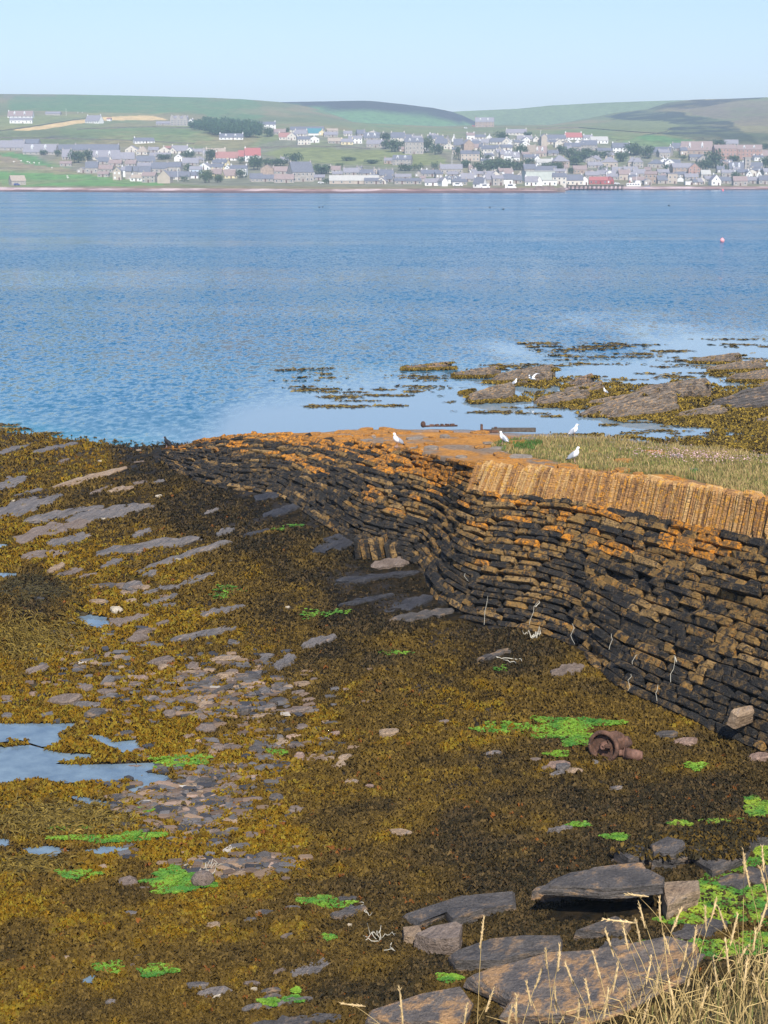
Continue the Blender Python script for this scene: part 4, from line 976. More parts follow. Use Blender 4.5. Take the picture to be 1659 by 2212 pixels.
# ------------------------------------------------------------------ weed
def leaf_field(P, Lr, Wr, Hr, nb, cols, jitter=.2, seed=1, droop=.2, segs=2, spread=6.283, dirn=None):
    """nb arching straps at every point; returns verts, quads, colours"""
    r = np.random.default_rng(seed); n = len(P)
    Q = np.repeat(P, nb, 0); m = len(Q)
    a = r.uniform(0, spread, m) if dirn is None else np.repeat(dirn, nb) + r.normal(0, .5, m)
    L = np.repeat(Lr, nb) * r.uniform(.6, 1.3, m); Wd = np.repeat(Wr, nb) * r.uniform(.6, 1.3, m); H = np.repeat(Hr, nb) * r.uniform(.4, 1.4, m)
    dx, dy = np.cos(a), np.sin(a); tw = r.normal(0, .5, m)
    sx, sy = -dy, dx
    Vs = []
    for k in range(segs + 1):
        f = k / segs; z = H * (4 * f * (1 - f)) + H * droop * f
        wk = Wd * (0.5 + .5 * math.sin(math.pi * min(1, .2 + f * .7))) * (1 - .55 * f ** 3)
        cx = Q[:, 0] + dx * L * f; cy = Q[:, 1] + dy * L * f; cz = Q[:, 2] + z
        for s_ in (-1, 1):
            Vs.append(np.c_[cx + sx * wk * .5 * s_, cy + sy * wk * .5 * s_, cz + s_ * wk * .35 * tw])
    V = np.stack(Vs, 1).reshape(-1, 3); kx = 2 * (segs + 1)
    base = np.arange(m)[:, None] * kx
    F = np.concatenate([base + np.array([[2 * k, 2 * k + 1, 2 * k + 3, 2 * k + 2]]) for k in range(segs)], 0)
    cc = np.repeat(cols, nb, 0) * (1 + r.uniform(-jitter, jitter, (m, 1)))
    cc = np.repeat(cc, kx, 0)
    return V, F, cc
def slab_mask(x, y):
    k = np.zeros(len(x))
    for poly, p in SLABV:
        b0 = poly.min(0); b1 = poly.max(0); m = np.where((x > b0[0]) & (x < b1[0]) & (y > b0[1]) & (y < b1[1]))[0]
        if len(m) == 0: continue
        ins = inpoly(x[m], y[m], poly); k[m[ins]] = np.maximum(k[m[ins]], p)
    return k
NW = 168000
wx = rng.uniform(-90, 1750, NW); wy_ = 930 + (2260 - 930) * rng.random(NW) ** .92
keep = ~inpoly(wx, wy_, PIERV)
wx, wy_ = wx[keep], wy_[keep]
keep = rng.random(len(wx)) > slab_mask(wx, wy_)
pm = np.zeros(len(wx), bool)
for p in POOLS: p = np.array(p); pm |= inpoly(wx + (fbm(wx * .08, wy_ * .2, 3, 2) - .5) * 24, wy_ + (fbm(wx * .08, wy_ * .2, 9, 2) - .5) * 9, p.mean(0) + (p - p.mean(0)) * .97)
pool_weed = fbm(wx * .02, wy_ * .05, 9, 3) > .6
keep &= ~(pm & ~(pool_weed & (rng.random(len(wx)) < .45)))
wx, wy_ = wx[keep], wy_[keep]
WP = on_ground(wx, wy_)
ok = (WP[:, 2] > -.12); WP, wx, wy_ = WP[ok], wx[ok], wy_[ok]
g, d = weed_mix(wx, wy_)
thin = smooth(.8, 1.0, d) * .55 * smooth(1420, 1330, wy_) * smooth(330, 420, wx)     # scoured rock under the pier carries little weed
thin = np.maximum(thin, smooth(.62, .75, fbm(WP[:, 0] * .8, WP[:, 1] * .8, 55, 4)) * .5)
ok = rng.random(len(WP)) > thin; WP, wx, wy_ = WP[ok], wx[ok], wy_[ok]; d = d[ok]
dist = np.linalg.norm(WP - np.array([0, 0, 13]), axis=1)
col = weed_col(WP[:, 0], WP[:, 1], wx, wy_, rng.random(len(WP)), 0) * rng.uniform(.78, 1.22, (len(WP), 1))
redd = (rng.random(len(WP)) < .012) & (fbm(WP[:, 0] * .5, WP[:, 1] * .5, 77, 2) > .5); col[redd] = np.array((.15, .055, .012))
size = .028 + dist * .00115
size = size * (1 + .6 * (fbm(WP[:, 0] * .7, WP[:, 1] * .7, 23, 2) - .5)) * (1 - .45 * smooth(.75, 1., d) * smooth(1420, 1330, wy_))
lx = rng.uniform(1300, 1720, 3000); ly = rng.uniform(1770, 1880, 3000); kk = inpoly(lx, ly, LEDGE_R) & (rng.random(3000) < .8); lx, ly = lx[kk], ly[kk]; LP = on_ground(lx, ly, rough=False) + [0, 0, .2]
WP = np.vstack([WP, LP]); col = np.vstack([col, np.where(rng.random((len(LP), 1)) < .6, WDARK, WBROWN * .8) * rng.uniform(.6, 1.5, (len(LP), 1))]); size = np.r_[size, np.full(len(LP), .07)]
size = size * np.exp(rng.normal(0, .2, len(size))); lng = np.where((rng.random(len(size)) < .35) & (fbm(WP[:, 0] * .6 + 5, WP[:, 1] * .6, 17, 3) > .52), 1.5, 1.0)
V, F, cc = leaf_field(WP, size * 1.15 * lng, size * .62 / lng ** .6, size * .62, 4, col, .24, 5)
m_weed = attr_mat('wrack_weed', .6, .10)
o = add('seaweed', np_mesh('seaweed', V, F, cc, True), m_weed); tag(o, 'golden and dark brown wrack covering the foreshore', 'seaweed', kind='stuff')
# long combed kelp tresses over the hump and beside the lower pool
tx, ty = [], []
for cx, cy, sx, sy, n in ((70, 1380, 95, 34, 1100), (60, 1275, 80, 18, 700), (130, 1770, 130, 24, 1300), (60, 1870, 60, 14, 300)):
    tx.append(rng.normal(cx, sx * .6, n)); ty.append(rng.normal(cy, sy * .7, n))
tx = np.concatenate(tx); ty = np.concatenate(ty); TP = on_ground(tx, ty)
tc = np.array((.15, .105, .022)) * rng.uniform(.45, 1.3, (len(TP), 1)); dk_ = ty < 1312; tc[dk_] = np.array((.05, .040, .015)) * rng.uniform(.5, 1.6, (dk_.sum(), 1))
V, F, cc = leaf_field(TP + [0, 0, .03], np.full(len(TP), .26), np.full(len(TP), .03), np.full(len(TP), .06), 2, tc, .3, 8, droop=-.1, segs=3, dirn=-.9 + rng.normal(0, .9, len(TP)))
o = add('kelp_tresses', np_mesh('kelp_tresses', V, F, cc, True), m_weed); tag(o, 'long olive kelp strands combed over the hump and pool edge', 'seaweed', kind='stuff')
# bright green algae
axx, ayy, ac = [], [], []
for x, y, rx, ry in ALG:
    n = int(200 + rx * ry * 3.4)
    a = rng.uniform(0, 6.283, n); k = rng.random(n) ** .72 * (1.15 + .3 * np.sin(a * 3 + x) + .22 * np.sin(a * 5 + y) + .12 * np.sin(a * 11 + x * y))
    faint = .06 if y < 1460 else 1.0
    sel = rng.random(n) < faint
    axx.append((x + rx * k * np.cos(a))[sel]); ayy.append((y + ry * k * np.sin(a))[sel])
    h = rng.random(); nn = sel.sum()
    c0 = np.array((.10, .25, .018)); c1 = np.array((.23, .31, .022)); c2 = np.array((.05, .16, .018))
    mixk = np.clip(fbm(axx[-1] * .03, ayy[-1] * .08, 6, 3)[:, None] * 2.6 - .8 + rng.normal(0, .12, (nn, 1)), 0, 1)
    ac.append(c2 * (1 - mixk) + (c1 if x > 1380 and y > 1700 else c0 * .6 + c1 * .4) * mixk)
axx = np.concatenate(axx); ayy = np.concatenate(ayy); ac = np.vstack(ac)
AP = on_ground(axx, ayy); ad = np.linalg.norm(AP - np.array([0, 0, 13]), axis=1)
V, F, cc = leaf_field(AP + [0, 0, .05], ad * .0017, ad * .0008, np.full(len(AP), .005), 5, ac, .25, 9, droop=.0)
o = add('green_algae', np_mesh('green_algae', V, F, cc, True), attr_mat('green_algae', .55, .35)); tag(o, 'bright green sea lettuce in patches on the foreshore', 'algae', kind='stuff')

# ------------------------------------------------------------------ skerries, drifting kelp
A4 = lambda a, b: (813.2 + a * .5099, 677.7 + b * .5099)
SK = [(100, 238, 330, 212, 26, .35, 'w'), (315, 268, 545, 233, 34, .5, 'k'), (470, 285, 770, 245, 44, .8, 'k'), (805, 308, 925, 272, 30, .7, 'w'), (355, 342, 415, 325, 10, .2, 'k'), (365, 372, 615, 308, 44, .8, 'k'), (655, 392, 905, 318, 44, .6, 'k'),
      (780, 335, 985, 300, 26, .5, 'k'), (860, 442, 1205, 322, 34, .6, 'k'), (890, 388, 1145, 348, 24, .5, 'k'), (955, 445, 1300, 350, 50, .95, 'k'), (1085, 345, 1425, 305, 56, 1.0, 'k'), (1250, 445, 1505, 395, 34, .5, 'k'), (1415, 408, 1780, 318, 60, 1.2, 'd'), (560, 262, 760, 236, 22, .7, 'k'), (520, 300, 660, 285, 14, .3, 'k'),
      (1325, 208, 1565, 180, 24, .6, 'k'), (1395, 245, 1665, 205, 26, .6, 'k'), (1470, 285, 1780, 240, 30, .7, 'k'), (1600, 315, 1780, 282, 22, .5, 'k'), (1580, 470, 1780, 430, 20, .4, 'k'), (1500, 240, 1600, 215, 12, .4, 'k')]
SKV = []
nsk = 0
for i, (x0, y0, x1, y1, w, h, tone) in enumerate(SK):
    r = np.random.default_rng(700 + i)
    a = at_z(*A4(x0, y0), -.05); b = at_z(*A4(x1, y1), h * .85)
    L = np.linalg.norm((b - a)[:2]); t = (b - a)[:2] / L; t3 = np.array([t[0], t[1], 0]); nrm = np.array([-t[1], t[0], 0]);
    if nrm[1] < 0: nrm = -nrm                              # away from the camera
    wm = w * .5099 * np.linalg.norm(a - [0, 0, 13]) / FV * 2.1
    VV, FF, off = [], [], 0
    NL = 6
    for l in range(NL):
        m = 15; lay0 = l / NL; lay1 = (l + 1) / NL
        s0 = r.uniform(0, .12) + .05 * (NL - 1 - l) * r.uniform(0, 1); s1 = 1 - r.uniform(0, .14) - .03 * (NL - 1 - l)
        f = np.linspace(s0, s1, m)
        topz = 1.35 * h * (.2 + .8 * f ** .8) * (.30 + .70 * lay1) + r.normal(0, .015, m); topz[-1] *= .75; topz[0] *= .6
        front = -wm * (.6 - .85 * lay0) + r.normal(0, wm * .06, m); backw = wm * (.55 - .05 * l) + r.normal(0, wm * .06, m)
        rings = []
        for k in range(m):
            c = a * (1 - f[k]) + b * f[k]; c = np.array([c[0], c[1], 0]); zt = topz[k]
            rings.append([c + nrm * front[k] + [0, 0, -.35], c + nrm * (front[k] - .03) + [0, 0, zt * .9], c + nrm * (front[k] + .08) + [0, 0, zt],
                          c + nrm * (front[k] * .3 + backw[k] * .7) + [0, 0, zt * .72], c + nrm * backw[k] + [0, 0, -.35]])
        R = np.array(rings).reshape(-1, 3); q = np.arange(m * 5).reshape(m, 5)
        fs = [(q[k, j], q[k + 1, j], q[k + 1, j + 1], q[k, j + 1]) for k in range(m - 1) for j in range(4)] + [tuple(q[0]), tuple(q[-1][::-1])]
        VV.append(R); FF += [tuple(int(u) + off for u in g_) for g_ in fs]; off += len(R)
    me = np_mesh('skerry_rock', np.vstack(VV), FF); me.validate()
    o = add('skerry_rock', me, M_RK['d' if tone == 'd' else ('f' if tone == 'w' else 'k')])
    tag(o, 'tilted layered rock of the skerry standing out of the calm water', kind='structure')
    SKV.append((a, b, wm, h))
# weed on the skerries and around them
n = 17000
sx_ = rng.uniform(840, 1760, n); sy_ = rng.uniform(770, 985, n)
P = on_ground(sx_, sy_, z0=.1); okk = (P[:, 2] > -.07) & ~inpoly(sx_, sy_, PIERV) & (P[:, 1] > 56); P = P[okk]; P[:, 2] = np.maximum(P[:, 2], .0)
ex = []
for a, b, wm, h in SKV:
    k = 300; f = rng.random(k); c = a * (1 - f[:, None]) + b * f[:, None]; t = (b - a)[:2]; t /= np.linalg.norm(t); nn = np.array([-t[1], t[0]]); nn = nn if nn[1] > 0 else -nn
    u = rng.normal(-.8, .22, k); c[:, :2] += nn * (u * wm)[:, None]; c[:, 2] = np.clip(h * .35 * f * (u + 1.1), .02, 1) ; ex.append(c)
    k = 90; f = rng.random(k) ** .6; c = a * (1 - f[:, None]) + b * f[:, None]; u = rng.uniform(.0, .6, k); c[:, :2] += nn * (u * wm)[:, None]; c[:, 2] = h * (.15 + .85 * f) * (.95 - .35 * u); ex.append(c)
P = np.vstack([P] + ex)
col = np.where(rng.random((len(P), 1)) < .65, np.array((.20, .135, .02)), np.array((.08, .056, .014))) * rng.uniform(.5, 1.4, (len(P), 1))
V, F, cc = leaf_field(P, np.full(len(P), .22), np.full(len(P), .11), np.full(len(P), .09), 4, col, .3, 31)
o = add('skerry_weed', np_mesh('skerry_weed', V, F, cc, True), m_weed); tag(o, 'olive brown wrack draped over the skerry rocks', 'seaweed', kind='stuff')
kp = []
for _ in range(330):
    x = rng.uniform(560, 1740); lo_y = np.interp(x, [560, 760, 1250, 1740], [800, 775, 738, 722]); y = lo_y + (955 - lo_y) * rng.random() ** 1.1
    if vnoise(np.array(x * .012), np.array(y * .03), 5) < .40 + .25 * (x < 1000): continue
    n = int(rng.uniform(8, 40)); sx = rng.uniform(6, 38); sy = rng.uniform(.3, 1.2)
    q = np.c_[x + rng.normal(0, sx, n), y + rng.normal(0, sy, n)]; kp.append(at_z(q[:, 0], q[:, 1], .015))
for x0, x1, y, n in ((0, 60, 926, 60), (-40, 40, 918, 40), (90, 130, 936, 30), (180, 230, 962, 30), (660, 790, 878, 130), (700, 780, 858, 60), (1120, 1200, 742, 50)):
    kp.append(at_z(rng.uniform(x0, x1, n), rng.normal(y, 1.5, n), .015))
kp = np.vstack(kp); kd = np.linalg.norm(kp, axis=1)
col = np.where(rng.random((len(kp), 1)) < .6, np.array((.16, .115, .03)), np.array((.075, .05, .018))) * rng.uniform(.6, 1.4, (len(kp), 1))
V, F, cc = leaf_field(kp, kd * .0034, kd * .0011, np.full(len(kp), .03), 2, col, .3, 33, droop=.3)
o = add('floating_kelp', np_mesh('floating_kelp', V, F, cc, True), m_weed); tag(o, 'brown kelp fronds floating in patches on calm water', 'seaweed', kind='stuff')

# ------------------------------------------------------------------ grass on the pier
def blades(P, h, w, cols, seed, lean=.35, tip=None):
    r = np.random.default_rng(seed); n = len(P); a = r.uniform(0, 6.283, n); le = r.normal(0, lean, n) * h; b = r.uniform(0, 6.283, n)
    dx, dy = np.cos(b) * le, np.sin(b) * le; sx, sy = np.cos(a) * w * .5, np.sin(a) * w * .5
    V = np.stack([np.c_[P[:, 0] - sx, P[:, 1] - sy, P[:, 2]], np.c_[P[:, 0] + sx, P[:, 1] + sy, P[:, 2]],
                  np.c_[P[:, 0] + dx * .4 + sx * .8, P[:, 1] + dy * .4 + sy * .8, P[:, 2] + h * .6], np.c_[P[:, 0] + dx * .4 - sx * .8, P[:, 1] + dy * .4 - sy * .8, P[:, 2] + h * .6],
                  np.c_[P[:, 0] + dx + sx * .25, P[:, 1] + dy + sy * .25, P[:, 2] + h], np.c_[P[:, 0] + dx - sx * .25, P[:, 1] + dy - sy * .25, P[:, 2] + h]], 1).reshape(-1, 3)
    base = np.arange(n)[:, None] * 6
    F = np.concatenate([base + np.array([[0, 1, 2, 3]]), base + np.array([[3, 2, 4, 5]])], 0)
    c = np.repeat(cols, 6, 0).reshape(n, 6, 3).copy()
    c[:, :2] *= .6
    if tip is not None: c[:, 4:] = tip[:, None]
    return V, F, c.reshape(-1, 3)
n = 52000
x = rng.uniform(1030, 1760, n); y = rng.uniform(940, 1095, n)
P = np.array(top_pt(x, y)); P[:, 2] += (fbm(P[:, 0] * .8, P[:, 1] * .8, 4, 4) - .5) * .14 - .015
k = (grass_amt(x, y, P[:, 0], P[:, 1]) > .5) & (rng.random(n) < .95); P = P[k]; x = x[k]; y = y[k]
gr = fbm(P[:, 0] * .5, P[:, 1] * .3, 63, 4)
straw = rng.random(len(P)) < np.clip(.62 + (gr - .5) * 1.6, .15, .92)
gcol = np.where(straw[:, None], np.array((.36, .27, .11)), np.array((.18, .19, .05))) * rng.uniform(.6, 1.35, (len(P), 1))
lush = np.zeros(len(P), bool)
for cx, cy, rx, ry in ((1095, 955, 30, 7), (1140, 960, 34, 7), (1130, 970, 25, 5), (1080, 972, 16, 4), (1500, 1022, 10, 5)):
    lush |= ((x - cx) / rx) ** 2 + ((y - cy) / ry) ** 2 < 1
gcol[lush] = np.array((.055, .14, .025)) * rng.uniform(.7, 1.3, (lush.sum(), 1))
tipc = np.where((rng.random(len(P)) < .3)[:, None], np.array((.28, .17, .09)), gcol)
hh = .07 + .10 * gr * rng.uniform(.5, 1.6, len(P)); hh[straw] *= 1.15
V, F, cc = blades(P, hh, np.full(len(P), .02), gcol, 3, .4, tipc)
m_gr = attr_mat('grass_blades', .75, .2)
o = add('pier_grass', np_mesh('pier_grass', V, F, cc), m_gr); tag(o, 'rough green and straw grass on the pier deck', 'grass', kind='stuff')
n = 420; x = rng.normal(1500, 75, n); y = np.interp(x, [1400, 1600], [985, 1000]) + rng.normal(0, 7, n); P = np.array(top_pt(x, y)) + [0, 0, .16]
V, F, cc = leaf_field(P, np.full(n, .035), np.full(n, .03), np.full(n, .01), 3, np.tile(np.array((.55, .36, .36)), (n, 1)) * rng.uniform(.6, 1.2, (n, 1)), .2, 41)
o = add('thrift_flowers', np_mesh('thrift_flowers', V, F, cc), m_gr); tag(o, 'pale pink thrift flower heads among the pier grass', 'flowers', kind='stuff')

# ------------------------------------------------------------------ birds
m_white = simple('gull_white', (.80, .80, .80), .8, .04); m_grey = simple('gull_grey', (.30, .33, .38), .8, .1); m_blk = simple('bird_black', (.015, .015, .018), .7, .2)
m_yel = simple('bill_yellow', (.65, .42, .05), .5, .1); m_leg = simple('leg_pink', (.5, .3, .25), .6, .1); m_red = simple('bill_red', (.6, .1, .02), .5, .1)
def gull_parts():
    b = MB(); b.tube([(-.22, 0, .085), (-.165, 0, .115), (-.10, 0, .16), (-.03, 0, .205), (.03, 0, .255), (.06, 0, .305), (.07, 0, .35), (.075, 0, .39), (.09, 0, .415), (.115, 0, .42), (.132, 0, .417)], [.022, .034, .06, .083, .088, .074, .052, .043, .047, .036, .016], 12)
    body = b.mesh('body', True)
    ws = []
    for s in (-1, 1):
        M = Matrix.Rotation(.33, 4, 'Y') @ Matrix.Rotation(.16 * s, 4, 'Z')
        w = MB(); w.ell((-.075, s * .066, .205), (.165, .026, .062), 12, 8, M=Matrix.Rotation(-.72, 4, 'Y') @ Matrix.Rotation(-.12 * s, 4, 'Z')); wt = MB(); wt.ell((-.215, s * .030, .085), (.085, .014, .02), 8, 6, M=Matrix.Rotation(-.62, 4, 'Y'))
        ws.append((w.mesh('wing', True), wt.mesh('wing_tip', True)))
    bl = MB(); bl.tube([(.125, 0, .417), (.155, 0, .414), (.178, 0, .406)], [.012, .010, .003], 6)
    ey = []
    for s in (-1, 1):
        e = MB(); e.ell((.102, s * .036, .427), (.007, .005, .007), 8, 6); ey.append(e.mesh('eye', True))
    lg = []
    for s in (-1, 1):
        g_ = MB(); g_.tube([(.005, s * .035, .16), (.0, s * .036, .08), (.005, s * .036, .008)], [.010, .006, .006], 6); g_.box(.0, .05, s * .036 - .016, s * .036 + .016, .0, .008); lg.append(g_.mesh('leg', True))
    return body, ws, bl.mesh('bill', True), ey, lg
GP = gull_parts()
def gull(loc, rz, label, sc=1.0, cols=None):
    bm, wm_, bl = cols or (m_white, m_grey, m_yel)
    e = empty('gull' if cols is None else 'oystercatcher', loc, (0, 0, rz)); e.scale = (sc,) * 3
    add('body', GP[0], bm, e)
    for w, t in GP[1]:
        q = add('wing', w, wm_, e); add('wing_tip', t, m_blk, q)
    add('bill', GP[2], bl, e)
    for m in GP[3]: add('eye', m, m_blk, e)
    for m in GP[4]: add('leg', m, m_leg, e)
    tag(e, label, 'gull' if cols is None else 'bird', 'gulls resting on pier and skerry' if cols is None else None)
def deck_at(x, y): p = np.array(top_pt(x, y)); p[2] += .02; return tuple(p)
gull(deck_at(857, 967), -2.6, 'white gull standing where the flat orange deck meets wall stones', 1.08)
gull(deck_at(1086, 960), 2.6, 'small white gull at the edge of the lush green grass tuft', .95)
gull(deck_at(1240, 945), .2, 'white gull standing at the back edge of the pier by water', 1.05)
gull(deck_at(1241, 1000), -.25, 'white gull standing in grass right behind the upright coping', 1.05)
p = at_z(1112, 834, .62); gull(tuple(p), .1, 'white gull perched on the grey skerry rock', 1.0)
p = at_z(1307, 852, .55); gull(tuple(p), -2.9, 'white gull resting low on the brown skerry rock', .85)
# gull in flight
p = at_z(1149, 818, .95); e = empty('gull', tuple(p), (0, 0, 2.5)); tag(e, 'white gull landing with spread wings over the skerry', 'gull', 'gulls resting on pier and skerry')
b = MB(); b.tube([(-.24, 0, 0), (-.16, 0, .01), (-.05, 0, .02), (.06, 0, .025), (.14, 0, .04), (.19, 0, .055), (.22, 0, .05)], [.03, .045, .075, .08, .055, .042, .015], 12); add('body', b.mesh('body', True), m_white, e)
for s in (-1, 1):
    nW = 8; V = []; F = []
    for i in range(nW):
        f = i / (nW - 1); yv = s * (.05 + .55 * f); zv = .04 + .30 * math.sin(f * 1.9) * (1 - .35 * f); ch = .16 * (1 - .75 * f ** 1.6); xo = .06 - .20 * f ** 2
        V += [(xo, yv, zv), (xo - ch * .3, yv, zv + .018), (xo - ch, yv, zv), (xo - ch * .3, yv, zv - .006)]
    for i in range(nW - 1):
        for k in range(4): F.append((i * 4 + k, i * 4 + (k + 1) % 4, i * 4 + 4 + (k + 1) % 4, i * 4 + 4 + k))
    F += [(0, 1, 2, 3), tuple(reversed(range((nW - 1) * 4, nW * 4)))]
    add('wing', np_mesh('wing', np.array(V), F), m_white, e)
b = MB(); b.tube([(.21, 0, .05), (.25, 0, .042)], [.012, .004], 6); add('bill', b.mesh('bill'), m_yel, e)
p = lerp_c(Tc, np.array(smax - .9)) + np.array([0, 0, .05]); p = at_y(361, 966, p[1]); gull((p[0], p[1], p[2]), 2.7, 'black bird standing where the pier nose meets the sea', .95, (m_blk, m_blk, m_red))
for x, y in ((690, 448.5), (907, 453), (1058, 449), (1087, 453), (1445, 445), (697, 448)):
    pt = at_z(x, y, .0); sc = 3.2
    b = MB(); b.tube([(-.32, 0, .06), (-.2, 0, .08), (0, 0, .10), (.18, 0, .12), (.26, 0, .2), (.28, 0, .30), (.33, 0, .33)], [.03, .10, .14, .12, .07, .06, .02], 8)
    o = add('seabird', b.mesh('seabird', True), m_blk, loc=tuple(pt), rot=(0, 0, rng.uniform(0, 6))); o.scale = (1.5, 1.5, 1.5)
    tag(o, 'black seabird swimming far out on the open water', 'bird', 'seabirds on the open water')
m_pink = simple('buoy_pink', (.85, .22, .25), .5, .1)
m_pk2 = simple('buoy_pale', (.9, .36, .38), .5, .1)
for x, y, r_, lab, mm in ((1560, 523, .42, 'pale pink round buoy floating on the open blue water', m_pk2), (1561.5, 413, .75, 'pink buoy floating close to the far sea wall', m_pink)):
    e = empty('buoy', tuple(at_z(x, y, 0))); b = MB(); b.ell((0, 0, r_ * .7), (r_, r_, r_), 14, 10); add('float', b.mesh('float', True), mm, e)
    b = MB(); b.tube([(0, 0, r_ * 1.6), (0, 0, r_ * 2.1)], [r_ * .22, r_ * .14], 8); add('ring_neck', b.mesh('ring_neck', True), mm, e); tag(e, lab, 'buoy')

# ------------------------------------------------------------------ rusty machine part, beam, rope
m_rust, nt, bb = mat('rusty_iron'); v = coords(nt, 'Object'); n1 = noise(nt, v, 6, 6, .7)
c = ramp(nt, n1, [(.3, (.030, .018, .013)), (.5, (.090, .045, .028)), (.62, (.15, .075, .045)), (.75, (.22, .13, .085))]); nt.links.new(c, bb.inputs['Base Color']); bb.inputs['Roughness'].default_value = .85
bump(nt, bb, noise(nt, v, 30, 5, .7), .8, .012)
m_rust2 = simple('pink_rust', (.16, .085, .06), .75, .5, 9, .3, 0, .01)
m_wood = simple('weathered_wood', (.10, .085, .07), .85, .4, 8, .2, 0, .01)
mp = on_ground(np.array([1335.]), np.array([1638.]))[0]
e = empty('rusty_machine', (mp[0], mp[1], mp[2] + .02), (0, 0, -.12)); tag(e, 'rusty winch gear with flanged wheel lying on the brown weed', 'machine')
def disc(b, c, ax, prof, n=28):
    ax = Vector(ax).normalized(); u = ax.cross(Vector((0, 0, 1))).normalized(); w = ax.cross(u); V = []
    for (d, r_) in prof:
        for k in range(n):
            a = 2 * math.pi * k / n; V.append(tuple(Vector(c) + ax * d + (u * math.cos(a) + w * math.sin(a)) * r_))
    F = []
    for i in range(len(prof) - 1):
        for k in range(n): F.append((i * n + k, i * n + (k + 1) % n, (i + 1) * n + (k + 1) % n, (i + 1) * n + k))
    b.raw(V, F)
AX = (-.42, -.9, .08); WC = Vector((-.30, -.02, .24))
b = MB(); disc(b, WC, AX, [(.06, .275), (.07, .30), (.06, .345), (.02, .355), (-.05, .335), (-.09, .315), (-.10, .25), (-.05, .26), (-.02, .272), (.06, .275)]); add('wheel_rim', b.mesh('wheel_rim', True), m_rust, e)
b = MB(); disc(b, WC, AX, [(-.045, .0001), (-.045, .262), (-.075, .262), (-.075, .0001)]); add('wheel_plate', b.mesh('wheel_plate'), m_rust, e)
b = MB(); disc(b, WC, AX, [(-.045, .10), (.0, .095), (.02, .065), (.09, .06), (.10, .048), (.10, .022), (.06, .0001)], 16); h_ = add('hub', b.mesh('hub', True), m_rust2, e)
b = MB(); b.box(-.03, .10, -.06, .03, .02, .075, Matrix.Translation(WC + Vector((.05, -.07, .0))) @ Matrix.Rotation(-.4, 4, 'Z')); add('crank_lug', b.mesh('crank_lug'), m_rust, e)
b = MB(); b.tube([(-.22, .10, .24), (-.10, .12, .27), (.02, .13, .28), (.10, .14, .26), (.11, .14, .26), (.22, .15, .21)], [.20, .18, .165, .15, .115, .10], 18); add('housing', b.mesh('housing', True), m_rust, e)
b = MB(); disc(b, (-.02, .10, .40), (.1, -.3, 1), [(-.06, .17), (.05, .15), (.07, .13), (.07, .08), (.0, .07), (-.03, .0001)], 20); add('flange', b.mesh('flange', True), m_rust, e)
b = MB(); disc(b, (-.10, .16, .42), (-.2, .3, 1), [(-.05, .12), (.09, .11), (.10, .05), (.02, .045), (.0, .0001)], 16); add('bearing_cap', b.mesh('bearing_cap', True), m_rust, e)
b = MB(); disc(b, (.17, .13, .30), (.75, -.1, .55), [(-.08, .13), (.06, .12), (.09, .10), (.09, .03), (.05, .0001)], 16); add('gear_boss', b.mesh('gear_boss', True), m_rust, e)
b = MB(); b.tube([(.02, -.04, .12), (.10, -.05, .12), (.105, -.05, .12), (.13, -.05, .115), (.135, -.05, .115), (.36, -.085, .10), (.44, -.10, .095), (.445, -.10, .095), (.49, -.11, .09), (.50, -.11, .09)], [.07, .07, .115, .115, .125, .12, .115, .105, .10, .085], 20); dr = add('drum', b.mesh('drum', True), m_rust2, e)
b = MB(); disc(b, (.505, -.112, .09), (1, -.15, -.05), [(0, .085), (.005, .05), (-.02, .045), (-.02, .0001)], 16); add('drum_end', b.mesh('drum_end', True), m_rust, dr)
for k in range(5):
    a = k * 1.256; b = MB(); ax = Vector(AX).normalized(); u = ax.cross(Vector((0, 0, 1))).normalized(); w = ax.cross(u); c = WC + (u * math.cos(a) + w * math.sin(a)) * .315 + ax * .065
    disc(b, c, AX, [(0, .018), (.014, .016), (.014, .0001)], 6); add('bolt', b.mesh('bolt'), m_rust2, e)
p0 = np.array(top_pt(1062, 934)); p1 = np.array(top_pt(1157, 934)); e = empty('timber_beam', tuple(p0), (0, 0, math.atan2(p1[1] - p0[1], p1[0] - p0[0]))); L = float(np.linalg.norm(p1 - p0))
b = MB(); b.box(0, L, -.09, .09, .02, .17); add('timber', b.mesh('timber'), m_wood, e)
b = MB(); b.box(-.40, .25, -.12, .12, .01, .10); b.box(-.42, -.34, -.14, .14, .09, .30); b.box(.10, .20, -.10, .10, .17, .20); add('iron_bracket', b.mesh('iron_bracket'), m_rust, e); tag(e, 'weathered timber beam with rusty bracket on the pier deck', 'beam')
p0 = np.array(top_pt(914, 926)); p1 = np.array(top_pt(988, 925)); e = empty('iron_bar', tuple(p0 + [0, 0, .05])); L = p1[0] - p0[0]; yb = p1[1] - p0[1]
b = MB(); b.tube([(0, 0, .04), (L * .3, yb * .3, .05), (L * .7, yb * .7, .03), (L, yb, .03)], .035, 8); add('rod', b.mesh('rod', True), m_rust, e)
b = MB(); b.ell((0, 0, .12), (.10, .10, .13), 10, 8); add('eye_lump', b.mesh('eye_lump', True), m_rust, e)
for k in range(5): b = MB(); b.box(-.08, .08, -.05, .05, 0, .09, Matrix.Translation((L * (.25 + k * .15), yb * (.25 + k * .15), .02)) @ Matrix.Rotation(k * .9, 4, 'Z')); add('chain_link', b.mesh('chain_link'), m_rust, e)
tag(e, 'rusty iron bar with chain links on the far pier edge', 'iron bar')
m_rope = simple('bleached_rope', (.50, .47, .38), .9, .15)
